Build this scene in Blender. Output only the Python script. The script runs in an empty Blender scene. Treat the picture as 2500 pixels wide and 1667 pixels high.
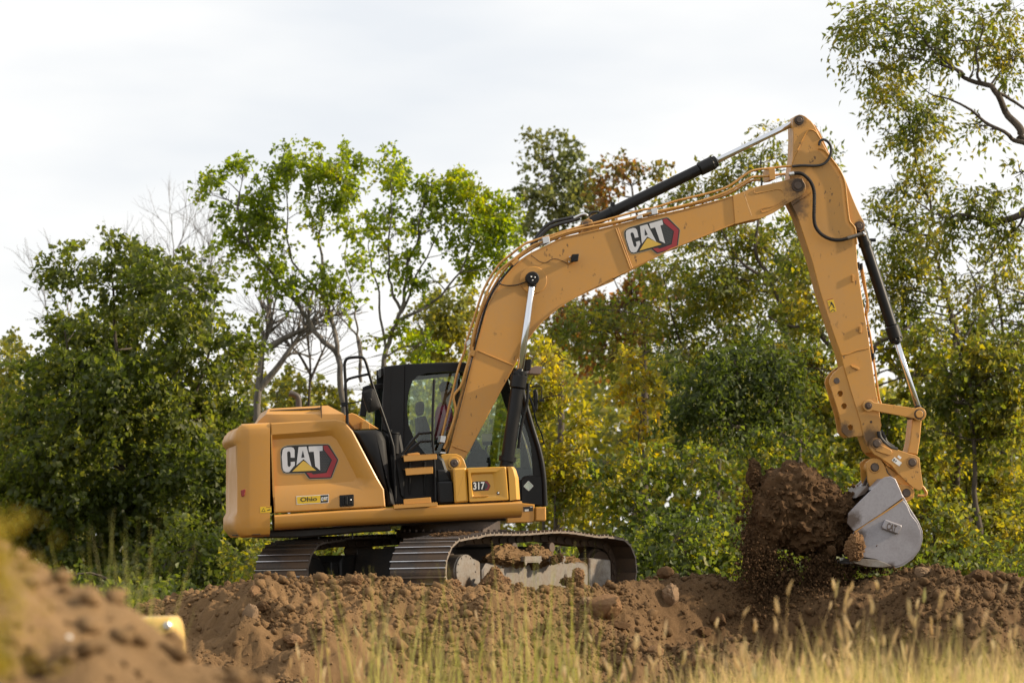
import bpy, math, random
import numpy as np
from mathutils import Vector, Matrix, Quaternion
from mathutils.geometry import tessellate_polygon

random.seed(7)
RNG = np.random.default_rng(11)
scene = bpy.context.scene
COL = scene.collection

# ------------------------------------------------------------------ camera, sky, sun, exposure
FPX, CX, HY, CAMD, CAMZ = 8078.0, 1250.0, 1302.0, 40.0, 0.78     # telephoto lens seen from 40 m
cam = bpy.data.cameras.new('camera')
cam.sensor_width = 36.0
cam.lens = FPX / 2500.0 * 36.0
cam.shift_y = (HY - 833.5) / 2500.0
cam.clip_start, cam.clip_end = 0.5, 3000.0
cam.dof.use_dof = True
cam.dof.focus_distance = 38.9
cam.dof.aperture_fstop = 2.8
cam.dof.aperture_blades = 9
cam_o = bpy.data.objects.new('camera', cam)
cam_o.location = (0, -CAMD, CAMZ)
cam_o.rotation_euler = (math.radians(90), 0, 0)
COL.objects.link(cam_o)
scene.camera = cam_o

SUN_EL, SUN_AZ = math.radians(26), math.radians(1)              # azimuth from +X, low sun from the right
sun_dir = Vector((math.cos(SUN_EL) * math.cos(SUN_AZ), math.cos(SUN_EL) * math.sin(SUN_AZ), math.sin(SUN_EL)))
world = bpy.data.worlds.new('World')
scene.world = world
world.use_nodes = True
wn, wl = world.node_tree.nodes, world.node_tree.links
wn.clear()
w_out = wn.new('ShaderNodeOutputWorld')
w_sky = wn.new('ShaderNodeTexSky')
w_sky.sky_type = 'NISHITA'
w_sky.sun_disc = False
w_sky.sun_elevation = SUN_EL
w_sky.sun_rotation = math.atan2(sun_dir.x, sun_dir.y)
w_bg = wn.new('ShaderNodeBackground'); w_bg.inputs[1].default_value = 0.10
wl.new(w_sky.outputs[0], w_bg.inputs[0])
w_tc = wn.new('ShaderNodeTexCoord')
w_map = wn.new('ShaderNodeMapping'); w_map.inputs['Scale'].default_value = (1.0, 1.0, 3.4)
w_map.inputs['Location'].default_value = (5.1, 2.2, 0.3)
wl.new(w_tc.outputs['Generated'], w_map.inputs[0])
w_no = wn.new('ShaderNodeTexNoise'); w_no.inputs['Scale'].default_value = 4.2
w_no.inputs['Detail'].default_value = 5; w_no.inputs['Roughness'].default_value = 0.48
wl.new(w_map.outputs[0], w_no.inputs['Vector'])
w_cr = wn.new('ShaderNodeValToRGB')
w_cr.color_ramp.elements[0].position = 0.36; w_cr.color_ramp.elements[0].color = (0.77, 0.795, 0.83, 1)
w_cr.color_ramp.elements[1].position = 0.57; w_cr.color_ramp.elements[1].color = (0.98, 0.965, 0.94, 1)
wl.new(w_no.outputs[0], w_cr.inputs[0])
w_cl = wn.new('ShaderNodeBackground'); w_cl.inputs[1].default_value = 0.90
wl.new(w_cr.outputs[0], w_cl.inputs[0])
w_mix = wn.new('ShaderNodeMixShader'); w_mix.inputs[0].default_value = 0.93
wl.new(w_bg.outputs[0], w_mix.inputs[1]); wl.new(w_cl.outputs[0], w_mix.inputs[2])
wl.new(w_mix.outputs[0], w_out.inputs[0])

sun = bpy.data.lights.new('sun', 'SUN')
sun.energy = 5.0
sun.color = (1.0, 0.84, 0.62)
sun.angle = math.radians(1.2)
sun_o = bpy.data.objects.new('sun', sun)
sun_o.rotation_euler = sun_dir.to_track_quat('Z', 'Y').to_euler()
sun_o.location = (30, -8, 30)
COL.objects.link(sun_o)

scene.view_settings.view_transform = 'Standard'
scene.view_settings.look = 'None'
scene.view_settings.exposure = 0.36
scene.view_settings.gamma = 1.0
scene.view_settings.use_curve_mapping = False
scene.render.engine = 'CYCLES'
cy = scene.cycles
cy.use_denoising = True
cy.max_bounces = 7; cy.diffuse_bounces = 3; cy.glossy_bounces = 3
cy.transmission_bounces = 4; cy.transparent_max_bounces = 10
cy.sample_clamp_indirect = 6.0
cy.caustics_reflective = False; cy.caustics_refractive = False

# ------------------------------------------------------------------ picture -> place
YAW = math.radians(8.0)          # the upper structure is swung a little away from the viewer
TYAW = math.radians(55.0)        # the tracks
CXW = -0.742                     # swing centre
def W(px, py, Y):
    t = CAMD + Y
    return Vector(((px - CX) / FPX * t, Y, CAMZ - (py - HY) / FPX * t))
def planepoint(px, py, v, yaw):
    c, s = math.cos(yaw), math.sin(yaw)
    kx = (px - CX) / FPX
    t = (v + CAMD * c - CXW * s) / (c - kx * s)
    x, y = t * kx - CXW, t - CAMD
    return (x * c + y * s, CAMZ - t * (py - HY) / FPX)
def M(px, py, v): return planepoint(px, py, v, YAW)
ZOOM = dict(A=(540, 840, 3.1357), B=(800, 840, 3.1367), C=(590, 1260, 2.352), D=(1060, 520, 2.7045), E=(1300, 380, 3.5636),
            G=(1850, 260, 3.9195), H=(1950, 640, 3.9206), I=(1980, 960, 3.5645), J=(1780, 1080, 3.016), K=(1050, 1280, 4.4377),
            L=(400, 330, 2.489), M=(1200, 300, 2.613), N=(1230, 660, 2.1188), P=(2000, 300, 2.614), Q=(1900, 0, 1.2067),
            R=(0, 1200, 3.357), S=(600, 1340, 2.6133), T=(1400, 1300, 2.138), V=(0, 0, 0.9408))
def src(z, p):
    x0, y0, s = ZOOM[z]
    return (x0 + p[0] / s, y0 + p[1] / s)
def U(z, pts, v):
    return [M(*src(z, p), v) for p in pts]
def U3(z, p, v):
    a = M(*src(z, p), v)
    return Vector((a[0], v, a[1]))
def TU(z, pts, w):
    return [planepoint(*src(z, p), w, TYAW) for p in pts]

# ------------------------------------------------------------------ objects
def link(name, me, parent=None, kind=None):
    o = bpy.data.objects.new(name, me)
    COL.objects.link(o)
    if parent is not None: o.parent = parent
    if kind: o['kind'] = kind
    return o
def tag(o, label=None, cat=None, group=None, kind=None):
    if label: o['label'] = label
    if cat: o['category'] = cat
    if group: o['group'] = group
    if kind: o['kind'] = kind
    return o
def empty(name, loc=(0, 0, 0), rz=0.0, label=None, cat=None, group=None, parent=None):
    o = bpy.data.objects.new(name, None)
    o.location = loc; o.rotation_euler = (0, 0, rz); o.empty_display_size = 0.2
    COL.objects.link(o)
    if parent is not None: o.parent = parent
    return tag(o, label, cat, group)

def area2(p):
    return 0.5 * sum(p[i][0] * p[(i + 1) % len(p)][1] - p[(i + 1) % len(p)][0] * p[i][1] for i in range(len(p)))
def ccw(p):
    p = [tuple(q) for q in p]
    return p if area2(p) > 0 else p[::-1]
def inset(p, b):
    n = len(p); out = []
    for i in range(n):
        a, q, c = Vector(p[i - 1]), Vector(p[i]), Vector(p[(i + 1) % n])
        e1, e2 = q - a, c - q
        if e1.length < 1e-7 or e2.length < 1e-7: out.append(tuple(q)); continue
        e1.normalize(); e2.normalize()
        n1, n2 = Vector((-e1.y, e1.x)), Vector((-e2.y, e2.x))
        m = n1 + n2
        if m.length < 1e-4: out.append(tuple(q)); continue
        m.normalize()
        k = b / max(0.35, m.dot(n1))
        out.append(tuple(q + m * k))
    return out
def rounded(p, r, n=4):
    """round every corner of an outline by radius r"""
    p = [Vector(q) for q in p]; out = []
    N = len(p)
    for i in range(N):
        a, q, c = p[i - 1], p[i], p[(i + 1) % N]
        d1, d2 = (a - q), (c - q)
        k = min(r, d1.length * 0.45, d2.length * 0.45)
        s, e = q + d1.normalized() * k, q + d2.normalized() * k
        for j in range(n + 1):
            t = j / n
            out.append(tuple((1 - t) ** 2 * s + 2 * t * (1 - t) * q + t * t * e))
    return out
def circ(c, r, n=20, ph=0.0):
    return [(c[0] + r * math.cos(2 * math.pi * k / n + ph), c[1] + r * math.sin(2 * math.pi * k / n + ph)) for k in range(n)]
def crom(pts, k=6):
    """smooth curve through points"""
    P = [Vector(p) for p in pts]
    if len(P) < 3: return P
    P = [2 * P[0] - P[1]] + P + [2 * P[-1] - P[-2]]
    out = []
    for i in range(1, len(P) - 2):
        a, b, c, d = P[i - 1:i + 3]
        for j in range(k):
            t = j / k
            out.append(0.5 * ((2 * b) + (c - a) * t + (2 * a - 5 * b + 4 * c - d) * t * t + (3 * b - a - 3 * c + d) * t ** 3))
    out.append(P[-2])
    return out

class MB:
    """collects shapes and links them as one mesh"""
    def __init__(s): s.v = []; s.f = []; s.m = []
    def add(s, vs, fs, mi=0):
        o = len(s.v)
        s.v += [tuple(p) for p in vs]
        s.f += [tuple(i + o for i in f) for f in fs]
        s.m += [mi] * len(fs)
        return s
    def prism(s, pts, v0, v1, b=0.006, holes=(), mi=0):
        """outline in (along, up), thickness from v0 (near) to v1 (far), bevelled edges"""
        p = ccw(pts)
        if v0 > v1: v0, v1 = v1, v0
        b = min(b, (v1 - v0) * 0.45)
        q = inset(p, b) if b > 0 else p
        n = len(p)
        hs = [ccw(h)[::-1] for h in holes]
        if b > 0:
            rings = [(q, v0), (p, v0 + b), (p, v1 - b), (q, v1)]
        else:
            rings = [(p, v0), (p, v1)]
        vs = [(a, v, z) for (r, v) in rings for (a, z) in r]
        fs = []
        for k in range(len(rings) - 1):
            for i in range(n):
                j = (i + 1) % n
                fs.append((k * n + j, k * n + i, (k + 1) * n + i, (k + 1) * n + j))
        last = (len(rings) - 1) * n
        if not hs:
            fs.append(tuple(range(n))); fs.append(tuple(last + i for i in range(n))[::-1])
        else:
            base = len(vs)
            idx0, idx1 = list(range(n)), [last + i for i in range(n)]
            for h in hs:
                k0 = len(vs); vs += [(a, v0, z) for (a, z) in h]
                k1 = len(vs); vs += [(a, v1, z) for (a, z) in h]
                m = len(h)
                idx0 += list(range(k0, k0 + m)); idx1 += list(range(k1, k1 + m))
                for i in range(m):
                    j = (i + 1) % m
                    fs.append((k0 + j, k0 + i, k1 + i, k1 + j))
            tri = tessellate_polygon([[Vector((a, z, 0)) for (a, z) in lp] for lp in [q] + hs])
            flat = list(q) + [x for h in hs for x in h]
            for t in tri:
                a = area2([flat[i] for i in t])
                t = t if a > 0 else t[::-1]
                fs.append(tuple(idx0[i] for i in t)); fs.append(tuple(idx1[i] for i in t)[::-1])
        return s.add(vs, fs, mi)
    def box(s, a0, a1, v0, v1, z0, z1, b=0.006, mi=0):
        return s.prism([(a0, z0), (a1, z0), (a1, z1), (a0, z1)], v0, v1, b, mi=mi)
    def loft(s, rings, closed=True, cap=True, mi=0):
        n = len(rings[0]); vs = [p for r in rings for p in r]; fs = []
        for k in range(len(rings) - 1):
            for i in range(n if closed else n - 1):
                j = (i + 1) % n
                fs.append((k * n + i, k * n + j, (k + 1) * n + j, (k + 1) * n + i))
        if cap:
            fs.append(tuple(range(n))[::-1]); fs.append(tuple((len(rings) - 1) * n + i for i in range(n)))
        return s.add(vs, fs, mi)
    def tube(s, pts, r, n=8, mi=0, cap=True):
        P = [Vector(p) for p in pts]
        P = [P[0]] + [P[i] for i in range(1, len(P)) if (P[i] - P[i - 1]).length > 1e-5]
        R = r if isinstance(r, (list, tuple)) else [r] * len(P)
        if len(R) != len(P): R = [r[0] + (r[-1] - r[0]) * i / (len(P) - 1) for i in range(len(P))]
        t = (P[1] - P[0]).normalized()
        ref = Vector((0, 0, 1)) if abs(t.z) < 0.9 else Vector((1, 0, 0))
        nx = t.cross(ref).normalized()
        rings = []
        for i, p in enumerate(P):
            a, c = P[max(i - 1, 0)], P[min(i + 1, len(P) - 1)]
            tt = (c - a).normalized()
            nx = (nx - tt * nx.dot(tt)).normalized()
            ny = tt.cross(nx)
            rings.append([p + (nx * math.cos(2 * math.pi * k / n) + ny * math.sin(2 * math.pi * k / n)) * R[i] for k in range(n)])
        return s.loft(rings, cap=cap, mi=mi)
    def cyl(s, p0, p1, r, n=20, mi=0, b=0.004):
        p0, p1 = Vector(p0), Vector(p1)
        d = (p1 - p0).normalized(); b = min(b, r * 0.4, (p1 - p0).length * 0.3)
        return s.tube([p0, p0 + d * b, p1 - d * b, p1], [r - b, r, r, r - b], n, mi)
    def ycyl(s, c, v0, v1, r, n=20, mi=0, b=0.004):
        return s.cyl((c[0], v0, c[1]), (c[0], v1, c[1]), r, n, mi, b)
    def build(s, name, mats, parent=None, smooth=35, kind=None):
        me = bpy.data.meshes.new(name)
        me.from_pydata(s.v, [], s.f)
        for m in (mats if isinstance(mats, (list, tuple)) else [mats]): me.materials.append(m)
        me.polygons.foreach_set('material_index', np.array(s.m, dtype=np.int32))
        if smooth:
            me.polygons.foreach_set('use_smooth', np.ones(len(s.f), dtype=bool))
            me.set_sharp_from_angle(angle=math.radians(smooth))
        me.validate(); me.update()
        return link(name, me, parent, kind)

def strip(pts, thick):
    """closed outline of a band lying to one side of a polyline"""
    P = [Vector(p) for p in pts]; off = []
    for i, p in enumerate(P):
        a, c = P[max(i - 1, 0)], P[min(i + 1, len(P) - 1)]
        t = (c - a).normalized()
        off.append(p + Vector((-t.y, t.x)) * thick)
    return [tuple(p) for p in P] + [tuple(p) for p in off[::-1]]
def bar(p, q, w0, w1=None, n=6, extra=0.0):
    """outline of a straight link with round ends; p, q in (along, up)"""
    w1 = w0 if w1 is None else w1
    p, q = Vector(p), Vector(q); d = (q - p).normalized(); nrm = Vector((-d.y, d.x)); out = []
    a0 = math.atan2(nrm.y, nrm.x)
    for k in range(n + 1): 
        a = a0 + math.pi * k / n; out.append(tuple(p + Vector((math.cos(a), math.sin(a))) * w0))
    for k in range(n + 1):
        a = a0 + math.pi + math.pi * k / n; out.append(tuple(q + Vector((math.cos(a), math.sin(a))) * w1))
    return out

def fast_mesh(name, verts, tris, mats, parent=None, kind=None, smooth=False):
    verts = np.asarray(verts, dtype=np.float32); tris = np.asarray(tris, dtype=np.int32)
    me = bpy.data.meshes.new(name)
    me.vertices.add(len(verts)); me.vertices.foreach_set('co', verts.ravel())
    k = tris.shape[1]
    me.loops.add(tris.size); me.loops.foreach_set('vertex_index', tris.ravel())
    me.polygons.add(len(tris))
    me.polygons.foreach_set('loop_start', np.arange(0, tris.size, k, dtype=np.int32))
    me.polygons.foreach_set('loop_total', np.full(len(tris), k, dtype=np.int32))
    if smooth: me.polygons.foreach_set('use_smooth', np.ones(len(tris), dtype=bool))
    for m in (mats if isinstance(mats, (list, tuple)) else [mats]): me.materials.append(m)
    me.update(calc_edges=True)
    return link(name, me, parent, kind)

# ------------------------------------------------------------------ noise for shapes
def _hash(ix, iy, iz, seed):
    h = (ix.astype(np.int64) * 374761393 + iy.astype(np.int64) * 668265263 + iz.astype(np.int64) * 2147483647 + seed * 974711) & 0xffffffff
    h = ((h ^ (h >> 13)) * 1274126177) & 0xffffffff
    h = ((h ^ (h >> 16)) * 2246822519) & 0xffffffff
    return ((h ^ (h >> 15)) & 0xffffff) / float(0xffffff)
def vnoise(p, seed=0):
    p = np.asarray(p, dtype=np.float64)
    i = np.floor(p).astype(np.int64); f = p - i
    f = f * f * f * (f * (f * 6 - 15) + 10)
    out = 0
    for dx in (0, 1):
        for dy in (0, 1):
            for dz in (0, 1):
                w = (f[..., 0] if dx else 1 - f[..., 0]) * (f[..., 1] if dy else 1 - f[..., 1]) * (f[..., 2] if dz else 1 - f[..., 2])
                out = out + w * _hash(i[..., 0] + dx, i[..., 1] + dy, i[..., 2] + dz, seed)
    return out
def fbm(p, octs=4, seed=0, gain=0.5):
    p = np.asarray(p, dtype=np.float64); a, t, s = 1.0, 0.0, 0.0
    for k in range(octs):
        s = s + a * (vnoise(p, seed + k * 17) - 0.5); t += a; a *= gain; p = p * 2.03 + 3.7
    return s / t * 2

# ------------------------------------------------------------------ materials
def new_mat(name):
    m = bpy.data.materials.new(name); m.use_nodes = True
    nt = m.node_tree
    return m, nt.nodes, nt.links, nt.nodes['Principled BSDF']
def noise(nodes, links, scale, detail=4, rough=0.55, coord='Object', vec=None):
    tc = nodes.new('ShaderNodeTexCoord'); no = nodes.new('ShaderNodeTexNoise')
    no.inputs['Scale'].default_value = scale; no.inputs['Detail'].default_value = detail; no.inputs['Roughness'].default_value = rough
    if vec:
        mp = nodes.new('ShaderNodeMapping'); mp.inputs['Scale'].default_value = vec
        links.new(tc.outputs[coord], mp.inputs[0]); links.new(mp.outputs[0], no.inputs['Vector'])
    else:
        links.new(tc.outputs[coord], no.inputs['Vector'])
    return no.outputs[0]
def ramp(nodes, links, fac, stops):
    r = nodes.new('ShaderNodeValToRGB'); e = r.color_ramp.elements
    while len(e) < len(stops): e.new(0.5)
    for k, (p, c) in enumerate(stops):
        e[k].position = p; e[k].color = (c, c, c, 1) if isinstance(c, (int, float)) else (*c, 1)
    links.new(fac, r.inputs[0]); return r.outputs[0]
def mixc(nodes, links, fac, a, b, mode='MIX'):
    m = nodes.new('ShaderNodeMix'); m.data_type = 'RGBA'; m.blend_type = mode
    for sock, val in ((m.inputs[0], fac), (m.inputs[6], a), (m.inputs[7], b)):
        if hasattr(val, 'node'): links.new(val, sock)
        elif isinstance(val, (int, float)): sock.default_value = val
        else: sock.default_value = (*val, 1)
    return m.outputs[2]
def bumpn(nodes, links, bsdf, fac, strength, dist):
    b = nodes.new('ShaderNodeBump'); b.inputs['Strength'].default_value = strength; b.inputs['Distance'].default_value = dist
    links.new(fac, b.inputs['Height']); links.new(b.outputs[0], bsdf.inputs['Normal']); return b

def paint(name, col, rough=0.38, dust=0.35, dustcol=(0.36, 0.24, 0.13), specks=0.5, metal=0.0, coat=0.15, bump=0.0, speckcol=(0.05, 0.028, 0.014), spec=0.5, smears=(), speckscale=26, speckvec=(1.0, 1.0, 0.55), bigscale=1.6, specklo=0.70):
    m, n, l, b = new_mat(name)
    big = noise(n, l, bigscale, 6, 0.65)
    fine = noise(n, l, 34, 5, 0.7)
    mid = noise(n, l, 11, 5, 0.7) if smears else None
    c = mixc(n, l, ramp(n, l, big, [(0.42, 0.0), (0.75, dust)]), col, dustcol)
    c = mixc(n, l, ramp(n, l, fine, [(0.45, 0.0), (0.8, dust * 0.6)]), c, dustcol)
    if specks > 0:
        sp = noise(n, l, speckscale, 3, 0.6, vec=speckvec)
        area = noise(n, l, 2.4, 3, 0.5)
        s1 = ramp(n, l, sp, [(specklo, 0.0), (specklo + 0.04, specks)])
        s2 = ramp(n, l, area, [(0.42, 0.0), (0.62, 1.0)])
        mm = n.new('ShaderNodeMath'); mm.operation = 'MULTIPLY'; l.new(s1, mm.inputs[0]); l.new(s2, mm.inputs[1])
        c = mixc(n, l, mm.outputs[0], c, speckcol)
    for (pt, v_, rad_) in smears:                      # grease and soil worked out of the joints
        tc = n.new('ShaderNodeTexCoord'); vm = n.new('ShaderNodeVectorMath'); vm.operation = 'DISTANCE'
        l.new(tc.outputs['Object'], vm.inputs[0]); vm.inputs[1].default_value = (pt[0], v_, pt[1])
        ad = n.new('ShaderNodeMath'); ad.operation = 'MULTIPLY_ADD'; l.new(mid, ad.inputs[0]); ad.inputs[1].default_value = rad_ * 1.5; l.new(vm.outputs['Value'], ad.inputs[2])
        mr = n.new('ShaderNodeMapRange'); mr.inputs[1].default_value = rad_ * 1.12; mr.inputs[2].default_value = rad_ * 1.75; mr.inputs[3].default_value = 0.85; mr.inputs[4].default_value = 0.0
        l.new(ad.outputs[0], mr.inputs[0]); c = mixc(n, l, mr.outputs[0], c, speckcol)
    l.new(c, b.inputs['Base Color'])
    rr = ramp(n, l, big, [(0.3, max(0.05, rough - 0.08)), (0.75, min(1, rough + 0.22))])
    l.new(rr, b.inputs['Roughness'])
    b.inputs['Metallic'].default_value = metal
    b.inputs['Specular IOR Level'].default_value = spec
    b.inputs['Coat Weight'].default_value = coat; b.inputs['Coat Roughness'].default_value = 0.2
    if bump: bumpn(n, l, b, fine, bump, 0.004)
    return m
def plain(name, col, rough=0.5, metal=0.0):
    m, n, l, b = new_mat(name)
    f = noise(n, l, 18, 4, 0.6)
    c = mixc(n, l, ramp(n, l, f, [(0.4, 0.0), (0.75, 0.25)]), col, tuple(min(1, x * 0.7 + 0.02) for x in col))
    l.new(c, b.inputs['Base Color'])
    b.inputs['Roughness'].default_value = rough; b.inputs['Metallic'].default_value = metal
    return m

YEL = (0.54, 0.256, 0.040)
m_yellow = paint('machine_yellow_paint', YEL, 0.36, 0.22, specks=0.0, coat=0.25)
m_yellow_rear = paint('scratched_yellow_paint', YEL, 0.42, 0.25, specks=0.45, coat=0.08, speckcol=(0.80, 0.55, 0.28), speckscale=9, speckvec=(0.35, 0.35, 3.2))
m_yellow_arm = paint('worn_yellow_paint', (0.54, 0.262, 0.048), 0.42, 0.34, specks=0.8, coat=0.1, speckscale=17, specklo=0.645, smears=[(M(*src(z_, p_), v_), v_, r_) for z_, p_, v_, r_ in (('G', (385, 755), -0.23, 0.20), ('G', (395, 130), -0.16, 0.11), ('G', (360, 960), -0.16, 0.20), ('I', (520, 380), -0.16, 0.16), ('I', (575, 435), -0.22, 0.10), ('G', (975, 1140), -0.12, 0.09), ('I', (300, 330), -0.13, 0.14), ('I', (885, 600), -0.22, 0.09), ('E', (470, 602), -0.1, 0.09))])
m_cover = paint('pale_yellow_cover_paint', (0.62, 0.40, 0.10), 0.4, 0.2, specks=0.0, coat=0.1)
m_yellow_bright = paint('clean_yellow_paint', (0.60, 0.31, 0.035), 0.33, 0.15, specks=0.0, coat=0.25)
m_grease = paint('greasy_dark_dirt', (0.035, 0.024, 0.018), 0.5, 0.5, dustcol=(0.12, 0.06, 0.03), specks=0.3, coat=0)
m_black = paint('black_machine_paint', (0.006, 0.006, 0.007), 0.36, 0.08, dustcol=(0.04, 0.033, 0.026), specks=0.0, coat=0.0, spec=0.3)
m_plastic = paint('black_grained_plastic', (0.007, 0.007, 0.008), 0.5, 0.1, dustcol=(0.045, 0.037, 0.03), specks=0.12, coat=0, speckcol=(0.2, 0.16, 0.12), bump=0.15, spec=0.3)
m_rubber = paint('black_rubber_hose', (0.012, 0.011, 0.012), 0.5, 0.12, dustcol=(0.07, 0.055, 0.045), specks=0.0, coat=0)
m_chrome, _n, _l, _b = new_mat('polished_rod_steel')
_b.inputs['Base Color'].default_value = (0.66, 0.68, 0.72, 1); _b.inputs['Metallic'].default_value = 1.0
_l.new(ramp(_n, _l, noise(_n, _l, 5, 4), [(0.3, 0.10), (0.8, 0.18)]), _b.inputs['Roughness'])
m_zinc = plain('bright_zinc', (0.62, 0.62, 0.63), 0.35, 0.8)
m_pin = paint('dull_pin_steel', (0.10, 0.08, 0.07), 0.45, 0.5, dustcol=(0.13, 0.075, 0.04), specks=0.3, metal=0.6, coat=0)
m_bucket = paint('worn_grey_bucket_steel', (0.34, 0.325, 0.35), 0.42, 0.6, dustcol=(0.15, 0.135, 0.14), specks=0.8, metal=0.5, coat=0, bigscale=2.4, speckcol=(0.06, 0.036, 0.02), smears=[(M(*src('I', p_), -0.5), -0.5, r_) for p_, r_ in (((345, 1110), 0.16), ((370, 1440), 0.16), ((420, 1230), 0.10), ((700, 1500), 0.07))])
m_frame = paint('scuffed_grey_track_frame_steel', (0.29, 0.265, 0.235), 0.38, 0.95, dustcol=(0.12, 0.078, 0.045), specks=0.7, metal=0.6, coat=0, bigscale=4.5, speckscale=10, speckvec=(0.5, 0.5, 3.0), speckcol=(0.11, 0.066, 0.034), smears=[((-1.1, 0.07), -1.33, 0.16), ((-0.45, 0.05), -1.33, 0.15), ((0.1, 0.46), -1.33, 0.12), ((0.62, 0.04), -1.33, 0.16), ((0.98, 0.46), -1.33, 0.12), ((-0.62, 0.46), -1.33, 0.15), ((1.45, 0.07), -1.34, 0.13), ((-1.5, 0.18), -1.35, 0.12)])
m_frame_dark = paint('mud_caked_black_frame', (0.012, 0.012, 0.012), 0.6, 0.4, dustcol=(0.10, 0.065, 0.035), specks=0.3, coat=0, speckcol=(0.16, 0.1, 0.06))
m_shoe = paint('dirty_track_steel', (0.050, 0.040, 0.034), 0.55, 0.9, dustcol=(0.15, 0.088, 0.046), specks=0.4, metal=0.2, coat=0, bump=0.4)
m_grouser = paint('polished_grouser_steel', (0.56, 0.56, 0.58), 0.3, 0.5, dustcol=(0.16, 0.10, 0.055), specks=0.8, speckscale=5, speckcol=(0.10, 0.06, 0.035), metal=0.85, coat=0)
m_link = paint('muddy_track_link_steel', (0.05, 0.035, 0.026), 0.7, 0.7, dustcol=(0.14, 0.08, 0.04), specks=0.3, coat=0, bump=0.4)
m_white = plain('white_print', (0.78, 0.78, 0.76), 0.4)
m_silver = plain('silver_print', (0.60, 0.60, 0.63), 0.35)
m_dk = plain('black_print', (0.012, 0.012, 0.013), 0.4)
m_grey = plain('dark_grey_print', (0.055, 0.055, 0.06), 0.4)
m_red = plain('red_print', (0.30, 0.022, 0.03), 0.35)
m_gold = plain('gold_print', (0.62, 0.40, 0.06), 0.35)
m_sign = plain('yellow_print', (0.72, 0.47, 0.02), 0.4)
m_tan = plain('tan_print', (0.33, 0.27, 0.17), 0.5)
m_mint = plain('pale_green_print', (0.45, 0.58, 0.47), 0.4)
m_seat = plain('black_seat_fabric', (0.014, 0.014, 0.016), 0.8)
m_screen = plain('pale_display_glass', (0.55, 0.58, 0.48), 0.25)
m_pinkgrey = plain('dusty_lamp_housing', (0.46, 0.34, 0.29), 0.55)
m_reflector = plain('red_reflector_plastic', (0.22, 0.02, 0.02), 0.25)

def glass(name, tint, refl=0.9):
    m = bpy.data.materials.new(name); m.use_nodes = True
    n, l = m.node_tree.nodes, m.node_tree.links; n.clear()
    o = n.new('ShaderNodeOutputMaterial'); mx = n.new('ShaderNodeMixShader')
    tr = n.new('ShaderNodeBsdfTransparent'); tr.inputs[0].default_value = (*tint, 1)
    gl = n.new('ShaderNodeBsdfGlossy'); gl.inputs[0].default_value = (refl, refl, refl, 1); gl.inputs['Roughness'].default_value = 0.03
    fr = n.new('ShaderNodeFresnel'); fr.inputs[0].default_value = 1.5
    l.new(fr.outputs[0], mx.inputs[0]); l.new(tr.outputs[0], mx.inputs[1]); l.new(gl.outputs[0], mx.inputs[2])
    l.new(mx.outputs[0], o.inputs[0]); return m
m_glass = glass('green_tinted_cab_glass', (0.88, 0.95, 0.91))
m_glass_side = glass('dusty_side_glass', (0.88, 0.94, 0.89))

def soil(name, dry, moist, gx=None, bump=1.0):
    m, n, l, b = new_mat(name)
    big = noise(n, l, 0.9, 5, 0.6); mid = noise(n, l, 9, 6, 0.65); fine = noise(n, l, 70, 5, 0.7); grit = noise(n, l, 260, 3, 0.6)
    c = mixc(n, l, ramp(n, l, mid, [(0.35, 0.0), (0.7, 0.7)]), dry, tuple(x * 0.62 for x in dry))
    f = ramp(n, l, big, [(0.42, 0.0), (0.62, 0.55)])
    if gx:                                       # freshly dug soil is moister; the darker tone also stands in for pit shade
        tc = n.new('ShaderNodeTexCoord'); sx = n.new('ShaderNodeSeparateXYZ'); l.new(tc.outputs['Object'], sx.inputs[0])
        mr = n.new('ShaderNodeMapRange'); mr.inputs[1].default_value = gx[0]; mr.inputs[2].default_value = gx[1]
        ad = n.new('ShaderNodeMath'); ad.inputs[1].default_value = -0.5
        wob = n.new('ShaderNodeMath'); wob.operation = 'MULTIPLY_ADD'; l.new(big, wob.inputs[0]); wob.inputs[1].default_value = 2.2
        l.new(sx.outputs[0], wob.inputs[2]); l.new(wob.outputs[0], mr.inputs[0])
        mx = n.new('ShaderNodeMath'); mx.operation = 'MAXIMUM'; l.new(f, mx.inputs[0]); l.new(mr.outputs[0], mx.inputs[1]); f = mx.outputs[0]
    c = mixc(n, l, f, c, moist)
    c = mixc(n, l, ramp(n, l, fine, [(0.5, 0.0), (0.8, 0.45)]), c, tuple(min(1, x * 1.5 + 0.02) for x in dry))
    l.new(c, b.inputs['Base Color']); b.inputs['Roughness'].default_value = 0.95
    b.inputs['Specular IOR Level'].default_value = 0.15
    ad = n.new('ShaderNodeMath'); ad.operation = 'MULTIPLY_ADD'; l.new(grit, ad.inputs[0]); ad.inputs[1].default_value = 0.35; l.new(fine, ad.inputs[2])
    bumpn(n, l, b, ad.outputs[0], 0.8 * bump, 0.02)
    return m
m_soil = soil('excavated_soil', (0.245, 0.147, 0.069), (0.115, 0.068, 0.033), gx=(0.9, 3.2))
m_soil_dry = soil('dry_clod_soil', (0.27, 0.155, 0.076), (0.16, 0.088, 0.043))
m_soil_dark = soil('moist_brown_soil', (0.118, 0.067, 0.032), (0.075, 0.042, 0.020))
m_soil_fg = soil('mound_soil', (0.33, 0.205, 0.098), (0.125, 0.078, 0.04))
m_rock = soil('dusty_rock', (0.30, 0.20, 0.12), (0.17, 0.105, 0.06))

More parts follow.
